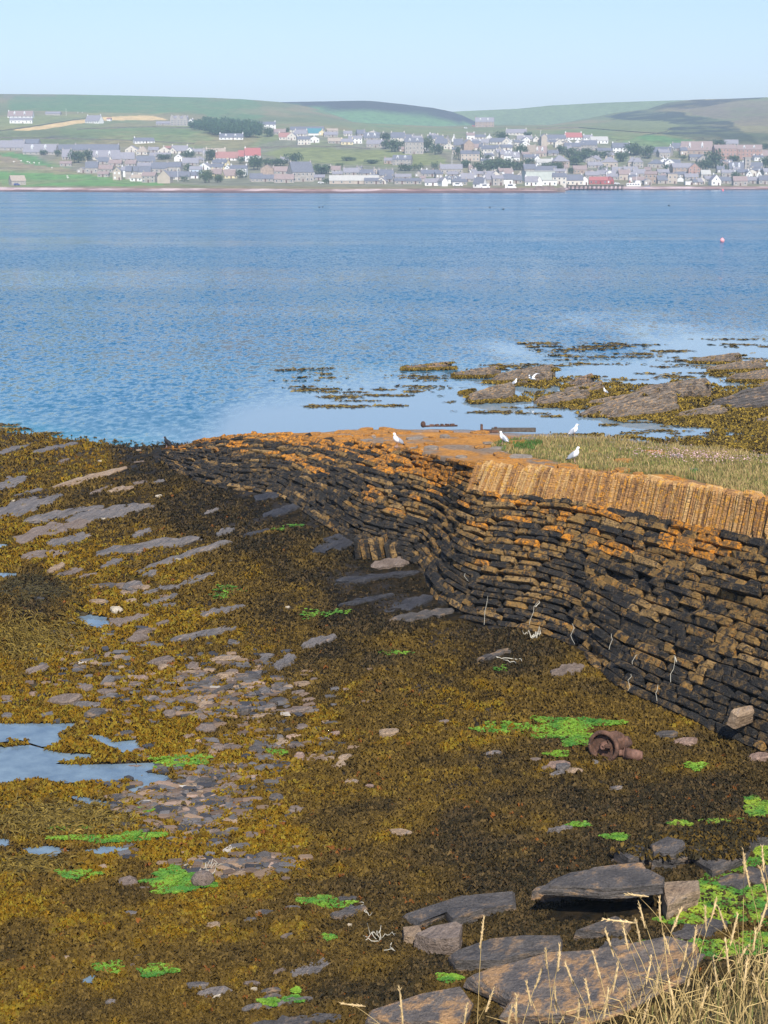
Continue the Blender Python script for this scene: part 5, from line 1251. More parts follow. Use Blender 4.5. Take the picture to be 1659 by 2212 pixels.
def tangle(name, x, y, n, r_, lab, seed, mm=None, rad=.006, flat=.5):
    r = np.random.default_rng(seed); p = on_ground(np.array([float(x)]), np.array([float(y)]))[0]; b = MB()
    for k in range(n):
        a = r.uniform(0, 6.28); q = np.array([r.normal(0, r_ * .3), r.normal(0, r_ * .3), .03]); pts = [q.copy()]
        for j in range(7):
            a += r.normal(0, .8); q = q + np.array([math.cos(a), math.sin(a), 0]) * r_ * .3; q[2] = abs(r.normal(.05, .06)) * flat + .02; pts.append(q.copy())
        b.tube(pts, rad, 5)
    o = add(name, b.mesh(name, True), mm or m_rope, loc=tuple(p)); tag(o, lab, 'rope')
tangle('rope_tangle', 818, 2032, 5, .16, 'bleached white rope tangle by the squared brown block', 1, None, .006, 1.2)
tangle('rope_tangle', 448, 1882, 9, .18, 'frayed white rope on the green algae tuft by boulder', 2, None, .005, 1.0)
tangle('rope_strand', 850, 2058, 1, .2, 'short bent white rope strand on the dark weed', 3)
tangle('rope_tangle', 1150, 1380, 7, .13, 'white rag of rope at the foot of the pier wall', 4, None, .010, 1.6)
tangle('rope_tangle', 1085, 1422, 3, .35, 'bleached rope line lying along ledge below the pier', 5, None, .010, .3)
tangle('rope_tangle', 785, 1968, 2, .12, 'small white rope scrap beside the algae and slate', 6)
# strands hanging down the wall face
for i, (x0, y0, x1, y1) in enumerate(((1168, 1300, 1152, 1352), (1245, 1350, 1247, 1395), (1467, 1418, 1458, 1470), (1385, 1410, 1376, 1440), (1015, 1245, 1022, 1260), (1372, 1455, 1368, 1490), (1430, 1480, 1428, 1515), (1062, 1290, 1056, 1350), (1330, 1370, 1328, 1400))):
    # find the wall surface under each picture point
    S_, R_ = np.meshgrid(np.linspace(6, smax * .7, 260), np.linspace(0, .8, 60)); WPT = wall_pt(S_.ravel(), R_.ravel()); qx, qy = to_v(WPT)
    pts = []
    for f in np.linspace(0, 1, 5):
        k = np.argmin((qx - x0 * (1 - f) - x1 * f) ** 2 + (qy - y0 * (1 - f) - y1 * f) ** 2); pts.append(WPT[k] + np.array([-.14, -.14, .06]) + rng.normal(0, .02, 3))
    b = MB(); b.tube(pts, .005, 5)
    if i in (0, 2): b.tube([pts[0], pts[0] + [.03, .0, -.06], pts[1] + [.04, 0, 0]], .016, 5)
    o = add('hanging_strand', b.mesh('hanging_strand', True), m_rope); tag(o, 'thin bleached strand hanging down the pier wall stones', 'rope', 'bleached strands hanging on the pier wall')
# stones set on edge at the foot of the nose
for k, x in enumerate(np.linspace(776, 862, 9)):
    q = on_ground(np.array([x]), np.array([1203. - .02 * (x - 776) * (k % 3)]), rough=False)[0]; hh = rng.uniform(.42, .68)
    o = pier_child('edge_set_stone', ST_ME[k % NVAR], M_ST[['dark', 'mott', 'dark', 'tan'][k % 4]], Matrix.Translation(Vector((q[0], q[1] - .05, q[2] + hh * .42))) @ Matrix.Rotation(-.25 + rng.normal(0, .06), 4, 'Z') @ Matrix.Rotation(rng.normal(-.16, .06), 4, 'Y') @ Matrix.Diagonal((.14 + .05 * rng.random(), .5, hh, 1)))
# the squared tan stone that juts out of the wall near its foot
S_, R_ = np.meshgrid(np.linspace(2, smax * .5, 260), np.linspace(0, .8, 80)); WPT = wall_pt(S_.ravel(), R_.ravel()); qx, qy = to_v(WPT); k = np.argmin((qx - 1618) ** 2 + (qy - 1545) ** 2)
o = pier_child('jutting_stone', ST_ME[3], M_RK['t'], Matrix.Translation(Vector(WPT[k] + np.array([-.2, -.24, .06]))) @ Matrix.Rotation(-.9, 4, 'Z') @ Matrix.Rotation(.25, 4, 'Y') @ Matrix.Diagonal((.26, .7, .36, 1)))
o['label'] = 'pale tan stone jutting out of the wall'

# ------------------------------------------------------------------ the bank the photographer stands on, with dry grass
def bank_z(x, y):
    z = 11.4 - .33 * y + .34 * smooth(.35, 1.7, x) * smooth(0, 4, y) - .25 * smooth(.6, -1.5, x) * smooth(1, 5, y)
    z = np.where(y > 5.6, z - (y - 5.6) * 1.0, z)
    return z + (fbm(x * 1.3, y * 1.3, 3, 3) - .5) * .12
bx_ = np.linspace(-14, 14, 90); by_ = np.linspace(-10, 14.5, 90); BX, BY = np.meshgrid(bx_, by_); BZ = bank_z(BX, BY)
i = np.arange(BX.size).reshape(BX.shape); bf = np.stack([i[:-1, :-1], i[:-1, 1:], i[1:, 1:], i[1:, :-1]], -1).reshape(-1, 4)
o = add('grass_bank', np_mesh('grass_bank', np.stack([BX, BY, BZ], -1).reshape(-1, 3), bf, np.tile(np.array((.16, .125, .055)), (BX.size, 1)), True), attr_mat('bank_soil', .95, .1, .4, 7, .03, 20)); tag(o, 'grassy bank above the shore', kind='structure')
n = 26000
P = np.c_[rng.uniform(-1.6, 2.6, n), rng.uniform(3.6, 6.0, n)]; dens = smooth(.1, 1.7, P[:, 0]) * .9 + .03; P = P[rng.random(n) < dens * .36]; P = np.c_[P, bank_z(P[:, 0], P[:, 1]) - .02]
h = (.10 + .22 * rng.random(len(P)) ** 2) * (.55 + .45 * smooth(.0, 1.4, P[:, 0])); gcol = np.where((rng.random((len(P), 1)) < .82), np.array((.42, .31, .13)), np.array((.22, .23, .07))) * rng.uniform(.5, 1.25, (len(P), 1))
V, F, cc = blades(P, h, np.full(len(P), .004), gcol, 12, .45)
o = add('bank_grass', np_mesh('bank_grass', V, F, cc), m_gr); tag(o, 'dense dry straw grass on the bank edge', 'grass', kind='stuff')
m_straw = simple('dry_straw', (.52, .38, .16), .8, .25, 30, .2, 0, 0, .3); m_seed = simple('seed_husk', (.58, .43, .22), .85, .35, 60, .2, 0, 0, .3)
TIPS = [(1041, 2016, 0), (1207, 2071, .1), (1316, 2036, -.5), (1351, 2025, -.4), (1387, 1978, -.35), (1377, 1934, -.9), (1379, 2016, -.5), (1541, 1968, .25), (1524, 1985, .2), (1607, 1862, -.1), (1614, 1890, -.35), (1648, 1857, -.3), (1650, 1905, -.4), (1401, 2098, .15), (1164, 2112, .2), (1057, 2162, .2), (867, 2176, -.1), (763, 2171, -.7), (1115, 2178, -.1), (1142, 2147, -.3),
        (1560, 1985, -.4), (1604, 2062, .3), (1648, 1979, .2), (1571, 2067, -.2), (1480, 2062, .1), (1440, 2040, -.3), (1290, 2090, -.3), (1230, 2105, -.45), (1330, 2110, .2), (1270, 2145, -.2), (1460, 1990, .3), (1500, 2030, -.2), (1585, 2010, .35), (1630, 2030, .1), (1420, 2120, .3), (1360, 2150, -.1), (1310, 2165, .25), (1200, 2160, -.3), (1250, 2180, .1), (1545, 2100, -.3), (1490, 2110, .2), (1610, 2105, .0), (1655, 2080, .2), (1180, 2070, -.2), (1100, 2200, .1), (1005, 2195, .0), (1450, 2145, -.1), (1395, 2185, .2), (1575, 2140, .2), (1640, 2140, -.2), (1520, 2160, .1), (1340, 1990, -.6), (1425, 1965, -.2)]
for i, (x, y, le) in enumerate(TIPS):
    Y = rng.uniform(4.7, 5.6); tip = at_y(x, y, Y); bx0 = tip[0] - le * .32 - .02; by0 = Y - rng.uniform(-.1, .15); gz = float(bank_z(np.array(bx0), np.array(by0)))
    hgt = tip[2] - gz
    base = np.array([bx0, by0, gz]); e = empty('grass_stalk', tuple(base)); T = tip - base; nod = .08 * (1 + abs(le)) * (1 if le >= 0 else -1) * .6
    pts = [Vector((T[0] * f ** 1.9, T[1] * f, T[2] * (f if f < .9 else f))) for f in (0, .25, .5, .75, .9, 1.0)]
    b = MB(); b.tube(pts, [.0017, .0015, .0013, .0011, .0009, .0008], 5); add('stem', b.mesh('stem', True), m_straw, e)
    b = MB(); a_ = pts[-1] - pts[-2]; a_.normalize(); hl = rng.uniform(.085, .13); side = Vector((le * .5 + rng.normal(0, .12), 0, .35 if abs(le) > .5 else 1.0)).normalized(); ax = (a_ * .5 + side).normalized()
    if abs(le) > .55: ax = Vector((-.8 if le < 0 else .8, 0, .1)).normalized()
    st = pts[-1] - ax * hl * .5
    b.tube([st, st + ax * hl * .2, st + ax * hl * .5, st + ax * hl * .85, st + ax * hl], [.0015, .0032, .0038, .0026, .001], 6)
    for k in range(26):
        f = rng.random(); c = st + ax * hl * f; d_ = Vector(rng.normal(0, 1, 3)).normalized(); d_ = (d_ * .55 + ax).normalized(); b.tube([c, c + d_ * .007, c + d_ * .015], [.0012, .0016, .0004], 4)
    add('seed_head', b.mesh('seed_head'), m_seed, e)
    # a dry leaf blade
    b = MB(); q0 = pts[1]; dirx = rng.choice([-1, 1]); b.tube([q0, q0 + Vector((dirx * .05, 0, .10)), q0 + Vector((dirx * .13, .01, .12))], [.0025, .002, .0006], 4); add('leaf', b.mesh('leaf'), m_straw, e)
    tl_ = 'very tall' if hgt > .62 else ('tall' if hgt > .48 else ('mid-height' if hgt > .34 else 'short')); bh_ = 'before the broad stained slab' if x < 1300 else ('before the overhanging slab' if x < 1470 else 'before the green algae')
    tag(e, '%s dry grass stalk with %s seed head %s' % (tl_, 'nodding' if abs(le) > .38 else 'upright', bh_), 'grass', 'seeding grass stalks on the bank')

# ------------------------------------------------------------------ the far town
def hm(name, c, rough=.85, var=.12, sc=.35): return simple(name, c, rough, var, sc, .2)
WALLS = {'w': hm('white_harling', (.76, .75, .72)), 'c': hm('cream_harling', (.62, .57, .49)), 's': hm('grey_rubble_stone', (.37, .335, .30), .9, .3, .8), 'b': hm('brown_stone', (.37, .28, .22), .9, .3, .8), 't': hm('tan_harling', (.46, .39, .32)), 'r': hm('red_painted_boards', (.36, .09, .09)), 'y': hm('yellow_cream_harling', (.70, .60, .36)), 'p': hm('pale_green_sheeting', (.50, .53, .48)), 'k': hm('red_brick_gable', (.40, .25, .20), .9, .3, .8), 'u': hm('pale_blue_boards', (.50, .58, .66))}
ROOFS = {'g': hm('grey_slate', (.25, .24, .265), .7, .2, 1.2), 'd': hm('dark_slate_roof', (.15, .155, .185), .7, .2, 1.2), 'r': hm('red_roof', (.36, .13, .12), .8, .15, 1.2), 'b': hm('brown_tile_roof', (.28, .215, .20), .8, .2, 1.2), 'n': hm('muted_red_tile', (.33, .17, .15), .8, .2, 1.2), 'e': hm('teal_sheet_roof', (.07, .20, .23), .6, .15, .8), 't': hm('pale_tan_roof', (.36, .30, .24), .8, .15, 1), 'l': hm('light_grey_sheet', (.42, .41, .38), .7, .1, .8)}
m_pane = simple('window_glass_dark', (.035, .045, .06), .25, .2, 1, .5); m_frame = hm('white_window_frame', (.75, .75, .75)); m_door = hm('painted_door', (.12, .06, .05))
b = MB(); b.box(-.5, .5, -.06, .06, 0, 1); ME_FR = b.mesh('window'); b = MB(); b.box(-.40, .40, -.10, .0, .08, .92); ME_PN = b.mesh('pane'); b = MB(); b.box(-.5, .5, -.06, .06, 0, 1); ME_DR = b.mesh('door')
b = MB(); b.box(-.5, .5, -.5, .5, 0, .8); b.box(-.56, .56, -.56, .56, .8, .88); b.tube([(-.2, 0, .88), (-.2, 0, 1.1)], .12, 6); b.tube([(.2, 0, .88), (.2, 0, 1.1)], .12, 6); ME_CH = b.mesh('chimney')
WN = {'w': 'white', 'c': 'cream', 's': 'grey stone', 'b': 'brown stone', 't': 'tan', 'r': 'red', 'y': 'pale yellow', 'p': 'pale green', 'k': 'red brick', 'u': 'pale blue'}
RN = {'g': 'grey slate', 'd': 'dark slate', 'r': 'bright red', 'b': 'brown', 'n': 'muted red', 'e': 'teal', 't': 'tan', 'l': 'light grey'}
house_no = [0]; used_labels = {}
def house(X0, c, label=None, grp=None):
    xl, xr, yb, ye, yr, kind, wall, roof = c[:8]; fl = c[8] if len(c) > 8 else ''
    if len(c) > 9: label = c[9]
    ox = X0 / 1.4756; vx0, vx1 = ox + xl * .17565, ox + xr * .17565; vyb, vye, vyr = [223.6 + q * .17565 for q in (yb, ye, yr)]
    p = far_pt((vx0 + vx1) / 2, vyb)[0]; sc = p[1] / FV * 1.02
    w = (vx1 - vx0) * sc; eh = max((vyb - vye) * sc, 2.3); rh = max((vye - vyr) * sc, .8)
    i = house_no[0]; house_no[0] += 1; r = np.random.default_rng(4000 + i)
    rot = r.normal(0, .12)
    if kind == 'L': depth = min(max(6.5, eh + rh * 1.2), 9.5); W_, D_ = w, depth
    else: depth = max(8., min(w * 1.3, 12)); W_, D_ = w, depth
    if kind == 'A': rot = .5 if r.random() < .5 else -.5; W_ = w * .86; D_ = min(8., w * .6)
    if 'q' in fl: rot = -.45
    if 'z' in fl: rot = .45
    e = empty('house', (p[0], p[1] + D_ * .5, p[2] - .15), (0, 0, rot))
    fnd = 2.2; mw, mr = WALLS[wall], ROOFS[roof]
    b = MB(); x, y = W_ / 2, D_ / 2
    if kind in 'LA':
        # walls with gables left and right, ridge along x
        V = [(-x, -y, -fnd), (x, -y, -fnd), (x, y, -fnd), (-x, y, -fnd), (-x, -y, eh), (x, -y, eh), (x, y, eh), (-x, y, eh), (-x, 0, eh + rh), (x, 0, eh + rh)]
        b.raw(V, [(0, 1, 5, 4), (1, 2, 6, 9, 5), (2, 3, 7, 6), (3, 0, 4, 8, 7), (3, 2, 1, 0)])
        add('wall', b.mesh('wall'), mw, e)
        t = .16; ov = .25; sl = rh / y; b = MB()
        for s in (-1, 1):
            V = [(-x - ov, s * (y + ov), eh - ov * sl), (x + ov, s * (y + ov), eh - ov * sl), (x + ov, 0, eh + rh), (-x - ov, 0, eh + rh)]; V2 = [(a0, b0, c0 + t) for a0, b0, c0 in V]
            b.raw(V + V2, [(0, 1, 2, 3), (7, 6, 5, 4), (0, 4, 5, 1), (1, 5, 6, 2), (3, 7, 4, 0)] if s < 0 else [(3, 2, 1, 0), (4, 5, 6, 7), (1, 5, 4, 0), (2, 6, 5, 1), (0, 4, 7, 3)])
        rf = add('roof', b.mesh('roof'), mr, e); rz = eh + rh; chx = (-x + .5, x - .5)
    elif kind == 'G':
        V = [(-x, -y, -fnd), (x, -y, -fnd), (x, y, -fnd), (-x, y, -fnd), (-x, -y, eh), (x, -y, eh), (x, y, eh), (-x, y, eh), (0, -y, eh + rh), (0, y, eh + rh)]
        b.raw(V, [(0, 1, 5, 8, 4), (1, 2, 6, 5), (2, 3, 7, 9, 6), (3, 0, 4, 7), (3, 2, 1, 0)]); add('wall', b.mesh('wall'), mw, e)
        t = .16; ov = .25; sl = rh / x; b = MB()
        for s in (-1, 1):
            V = [(s * (x + ov), -y - ov * .6, eh - ov * sl), (s * (x + ov), y + ov, eh - ov * sl), (0, y + ov, eh + rh), (0, -y - ov * .6, eh + rh)]; V2 = [(a0, b0, c0 + t) for a0, b0, c0 in V]
            b.raw(V + V2, [(3, 2, 1, 0), (4, 5, 6, 7), (1, 5, 4, 0), (2, 6, 5, 1), (0, 4, 7, 3)] if s < 0 else [(0, 1, 2, 3), (7, 6, 5, 4), (0, 4, 5, 1), (1, 5, 6, 2), (3, 7, 4, 0)])
        rf = add('roof', b.mesh('roof'), mr, e); rz = eh + rh; chx = (0,)
    elif kind == 'H':
        b.box(-x, x, -y, y, -fnd, eh); add('wall', b.mesh('wall'), mw, e); b = MB(); q = max(x - y, x * .12); ov = .35
        b.raw([(-x - ov, -y - ov, eh), (x + ov, -y - ov, eh), (x + ov, y + ov, eh), (-x - ov, y + ov, eh), (-q, 0, eh + rh), (q, 0, eh + rh)], [(0, 1, 5, 4), (1, 2, 5), (2, 3, 4, 5), (3, 0, 4), (3, 2, 1, 0)]); rf = add('roof', b.mesh('roof'), mr, e); rz = eh + rh * .75; chx = (-x * .5, x * .5)
    else:                                                # flat topped block
        b.box(-x, x, -y, y, -fnd, eh + rh * .6); add('wall', b.mesh('wall'), mw, e); b = MB(); b.box(-x - .2, x + .2, -y - .2, y + .2, eh + rh * .6 + .01, eh + rh); rf = add('roof', b.mesh('roof'), mr, e); rz = eh + rh; chx = ()
    if 'n' not in fl:
        for cx in chx if 'c' in fl or r.random() < .8 else chx[:1]:
            if r.random() < .85: add('chimney', ME_CH, mw if wall != 'r' else WALLS['s'], rf, (cx, 0 if kind in 'LA' else (y * .8 if kind == 'G' else 0), rz - .5), None, (.9, .75, 1.7))
    if 'x' not in fl and w > 4.5:
        ns = 2 if eh > 4.6 else 1
        if eh > 8: ns = 3
        nw = int(np.clip(round(W_ / 3.1), 1, 6)); fh = eh / ns
        if kind == 'G': nw = min(nw, 3)
        for s in range(ns):
            for k in range(nw):
                cx = -x + W_ * (k + .5) / nw
                if s == 0 and k == nw // 2 and nw > 1:
                    add('door', ME_DR, m_door, e, (cx, -y - .04, 0.1), None, (1.0, 1, 2.0)); continue
                wd = add('window', ME_FR, m_frame, e, (cx, -y - .04, s * fh + fh * .32), None, (1.15, 1, min(1.5, fh * .5)))
                if w > 7: add('pane', ME_PN, m_pane, wd)
        if kind == 'G' and rh > 2.2: wd = add('window', ME_FR, m_frame, e, (0, -y - .04, eh + .1), None, (1.0, 1, 1.1)); add('pane', ME_PN, m_pane, wd)
    if 'm' in fl:                                         # white dormers
        for cx in (-x * .45, x * .35):
            b = MB(); b.box(-.85, .85, -y * .75, -.2, eh + .05, eh + rh * .62); b.raw([(-1, -y * .82, eh + rh * .62), (1, -y * .82, eh + rh * .62), (0, -y * .82, eh + rh * .95), (-1, 0, eh + rh * .62), (1, 0, eh + rh * .62), (0, 0, eh + rh * .95)], [(0, 1, 2), (5, 4, 3), (0, 2, 5, 3), (2, 1, 4, 5), (0, 3, 4, 1)])
            dm = add('dormer', b.mesh('dormer'), m_frame, rf, (cx, 0, 0)); add('pane', ME_PN, m_pane, dm, (0, -y * .75 - .02, eh + .25), None, (.95, .6, rh * .45))
    form = {'L': 'long-fronted', 'A': 'angled', 'G': 'gable-fronted', 'H': 'hip-roofed', 'B': 'block-like'}[kind]
    V_ = (vyb)
    z_ = 'hillside' if vyb < 283 else ('upper-row' if vyb < 335 else ('mid-town' if vyb < 372 else 'shoreside'))
    side = ['behind the shore meadow end', 'below the red-roofed villa', 'around the teal-roofed house', 'around the tall dormered house', 'behind the harbour jetty', 'around the brick school blocks'][min(5, int(X0 / 400))]
    siz = 'small' if w < 6.5 else ('long' if w > 17 else '')
    if label is None:
        if grp is None: label = ' '.join(('%s %s %s %s house, %s roof, %s' % (siz, WN[wall], form, z_, RN[roof], side)).split())
        w_ = label.split()
        if len(w_) > 16: label = ' '.join(('%s %s %s house %s roof %s' % (siz, WN[wall], form, RN[roof], side)).split())
    tag(e, label, 'house', 'houses of the far town ' + side)
    return e
T1 = [(100, 395, 178, 160, 100, 'L', 'w', 'b', 'm', 'white farmhouse with long brown roof high on the hillside'), (125, 385, 245, 205, 178, 'L', 'w', 'g', '', 'low white farm wing below the long brown-roofed farmhouse'), (560, 740, 145, 133, 112, 'L', 's', 'g', 'nx', 'low grey farm shed on the open hill above the barley field'), (1055, 1250, 245, 215, 150, 'L', 'w', 'g', 'q', 'chalet house with dark front at the barley field edge'), (1315, 1362, 215, 205, 190, 'L', 'w', 'n', 'n', 'tiny outbuilding with red roof beside the chalet house'),
      (-90, 290, 578, 540, 460, 'L', 's', 'g', 'c'), (150, 480, 520, 500, 452, 'L', 's', 'd', 'n'), (290, 690, 630, 595, 505, 'L', 's', 'g', 'm', 'long grey-roofed terrace with two white dormers by the green field'), (700, 925, 600, 565, 508, 'L', 's', 'd'), (760, 870, 690, 655, 570, 'L', 's', 'g'), (930, 1445, 600, 578, 515, 'L', 's', 'd', 'c', 'very long dark blue-roofed terrace behind round dark trees'), (1090, 1460, 692, 655, 580, 'L', 'c', 'g', 'm', 'grey-roofed terrace with white dormers right of the round trees'),
      (1470, 1640, 712, 685, 612, 'L', 's', 'g'), (735, 870, 772, 752, 725, 'L', 's', 'b', 'n'), (950, 1050, 852, 818, 788, 'G', 's', 'g'), (1050, 1195, 858, 792, 720, 'L', 's', 'd'), (1190, 1385, 852, 805, 758, 'L', 's', 'b'), (1390, 1490, 942, 835, 790, 'G', 't', 'g', '', 'tall pale gable house at the meadow end of the shore'), (1490, 1580, 905, 825, 780, 'L', 'w', 'g'), (1580, 1690, 905, 835, 785, 'L', 's', 'd'), (1190, 1330, 745, 720, 670, 'L', 's', 'd'), (1340, 1490, 770, 745, 705, 'L', 's', 'b'), (100, 300, 1005, 950, 890, 'A', 's', 't', 'nx', 'lone stone barn with pale roof beside the shore road'), (1600, 1670, 948, 922, 900, 'L', 'w', 'g', 'n'), (1200, 1330, 905, 870, 840, 'L', 's', 'b'), (1380, 1500, 715, 690, 655, 'L', 's', 'g')]
T2 = [(770, 850, 258, 225, 192, 'G', 'w', 'g', 'c', 'white cottage tucked beside the grey baronial mansion'), (380, 550, 270, 255, 230, 'L', 's', 'g', 'n', 'low stone wing of outbuildings beside the mansion'), (100, 340, 490, 465, 428, 'L', 'w', 'd', 'z', 'white cottage alone on the slope below the barley field'), (1160, 1440, 445, 415, 372, 'L', 'w', 'd', 'm', 'white dormered bungalow at the foot of the dark wood'), (0, 150, 600, 567, 520, 'G', 'c', 'g'), (140, 270, 630, 595, 530, 'H', 'c', 't'), (280, 400, 602, 578, 545, 'L', 's', 'g'), (385, 540, 612, 580, 532, 'G', 'c', 'g'), (490, 560, 578, 562, 540, 'L', 's', 'n', 'n'), (540, 620, 615, 590, 550, 'G', 'c', 'd'), (570, 760, 612, 590, 530, 'L', 'c', 'g'), (750, 835, 615, 575, 543, 'G', 'w', 'g'), (830, 965, 622, 600, 568, 'L', 's', 'g'), (990, 1220, 622, 590, 553, 'L', 'c', 't'), (300, 545, 682, 652, 610, 'L', 's', 'g'), (600, 695, 712, 662, 625, 'G', 'w', 'g'), (130, 352, 742, 712, 650, 'L', 's', 'd'), (840, 962, 722, 692, 655, 'H', 's', 'g'),
      (1110, 1380, 702, 688, 618, 'L', 'w', 'n', '', 'bungalow with wide faded red roof beside the white villa'), (1385, 1480, 682, 668, 600, 'L', 'w', 'r', 'n', 'low bright red-roofed wing joined to the white villa'), (1465, 1650, 712, 640, 555, 'L', 'w', 'r', 'c', 'two-storey white villa with bright red roof and chimneys'), (1068, 1268, 762, 735, 695, 'L', 'y', 'd', 'q'), (700, 890, 762, 748, 692, 'L', 's', 'g'), (790, 930, 862, 812, 775, 'L', 'u', 'g'), (900, 1052, 815, 787, 740, 'G', 'w', 'g'), (1050, 1200, 817, 790, 750, 'L', 'c', 'd'), (1212, 1290, 832, 800, 763, 'G', 'w', 'g'), (1292, 1488, 890, 802, 765, 'L', 'w', 'd', 'c', 'white two-storey house with dark roof below the red-roofed bungalow'), (1050, 1220, 902, 880, 820, 'L', 'y', 'b', 'q'), (1192, 1350, 922, 890, 820, 'L', 'y', 'b', 'z'), (320, 512, 852, 800, 728, 'L', 's', 'd'), (512, 682, 852, 782, 728, 'L', 's', 'd', 'c'), (70, 300, 902, 842, 778, 'L', 'c', 'd'), (210, 370, 972, 892, 850, 'L', 's', 'b'), (400, 552, 982, 905, 828, 'G', 't', 'g', 'x', 'large blank tan gable building on the far shore meadow'), (525, 780, 937, 915, 855, 'L', 'c', 'd', 'n'), (782, 890, 922, 900, 858, 'L', 'w', 'd'), (70, 212, 957, 915, 878, 'L', 'w', 't', '', 'white garage building with tan roof on the shore meadow'), (1530, 1680, 952, 930, 880, 'L', 's', 'd', 'nx'), (0, 70, 932, 835, 772, 'L', 's', 'd'), (150, 330, 800, 770, 735, 'L', 's', 'g'), (0, 130, 775, 740, 700, 'L', 's', 'b'), (950, 1060, 640, 625, 595, 'L', 's', 'g')]
T3 = [(0, 292, 318, 260, 228, 'L', 'w', 'd', 'c', 'two-storey white house at the right end of dark wood'), (270, 422, 382, 352, 318, 'L', 's', 'b'), (490, 890, 352, 330, 293, 'L', 'c', 'd', 'n'), (345, 500, 447, 412, 363, 'L', 'c', 'n'), (455, 560, 452, 402, 360, 'G', 'c', 'g'), (690, 860, 392, 382, 328, 'L', 'w', 'e', 'nx', 'house with vivid teal roof in the hilltop row'), (838, 912, 392, 355, 330, 'G', 'y', 'g'), (570, 720, 507, 442, 408, 'L', 'c', 'd'), (718, 832, 482, 432, 405, 'G', 'w', 'd', '', 'white gable house with two upper windows below teal roof'), (540, 690, 402, 388, 343, 'L', 'c', 'g'), (900, 1060, 412, 395, 363, 'L', 's', 'g'), (930, 1062, 362, 350, 325, 'L', 't', 't', 'n'), (1200, 1362, 492, 430, 400, 'L', 'w', 'g', 'c', 'bright white cottage with gable chimneys above open field'), (1112, 1250, 507, 472, 435, 'L', 'y', 'g'), (950, 1120, 492, 466, 428, 'L', 's', 't'), (1390, 1580, 452, 420, 360, 'L', 's', 'd', 'm'), (1300, 1400, 400, 380, 335, 'L', 's', 'd'), (1430, 1650, 542, 497, 453, 'L', 's', 'g'), (1590, 1665, 412, 398, 370, 'G', 'c', 'g'), (1140, 1240, 400, 378, 345, 'L', 'c', 'g'), (1440, 1560, 385, 370, 350, 'G', 'c', 'g'), (600, 700, 372, 350, 330, 'L', 's', 'b'),
      (360, 460, 732, 702, 665, 'L', 's', 'g'), (120, 272, 882, 805, 758, 'G', 'b', 'b', 'x'), (270, 500, 872, 832, 780, 'L', 's', 'b'), (470, 740, 962, 845, 728, 'L', 's', 'd', 'z', 'tall old grey house with steep dark roof near shore'), (645, 745, 937, 852, 790, 'L', 'w', 'd', 'q'), (0, 290, 962, 925, 880, 'L', 's', 'd', 'n'), (290, 520, 977, 930, 875, 'L', 's', 'b', 'n'), (970, 1100, 852, 830, 785, 'L', 'c', 'b'), (1140, 1330, 882, 860, 810, 'L', 's', 'g'), (1340, 1500, 892, 862, 820, 'L', 's', 'd'), (975, 1560, 990, 946, 888, 'L', 't', 'l', 'n', 'very long low warehouse with pale roof on the far shore'), (1400, 1620, 992, 968, 935, 'L', 's', 'd', 'n'), (1560, 1670, 992, 978, 938, 'G', 'c', 'g'), (1480, 1525, 892, 865, 848, 'L', 'w', 'g', 'n'), (1560, 1670, 952, 882, 818, 'L', 's', 'd', 'c'), (760, 900, 945, 920, 890, 'L', 's', 'g'), (1000, 1120, 900, 875, 848, 'L', 's', 'g')]
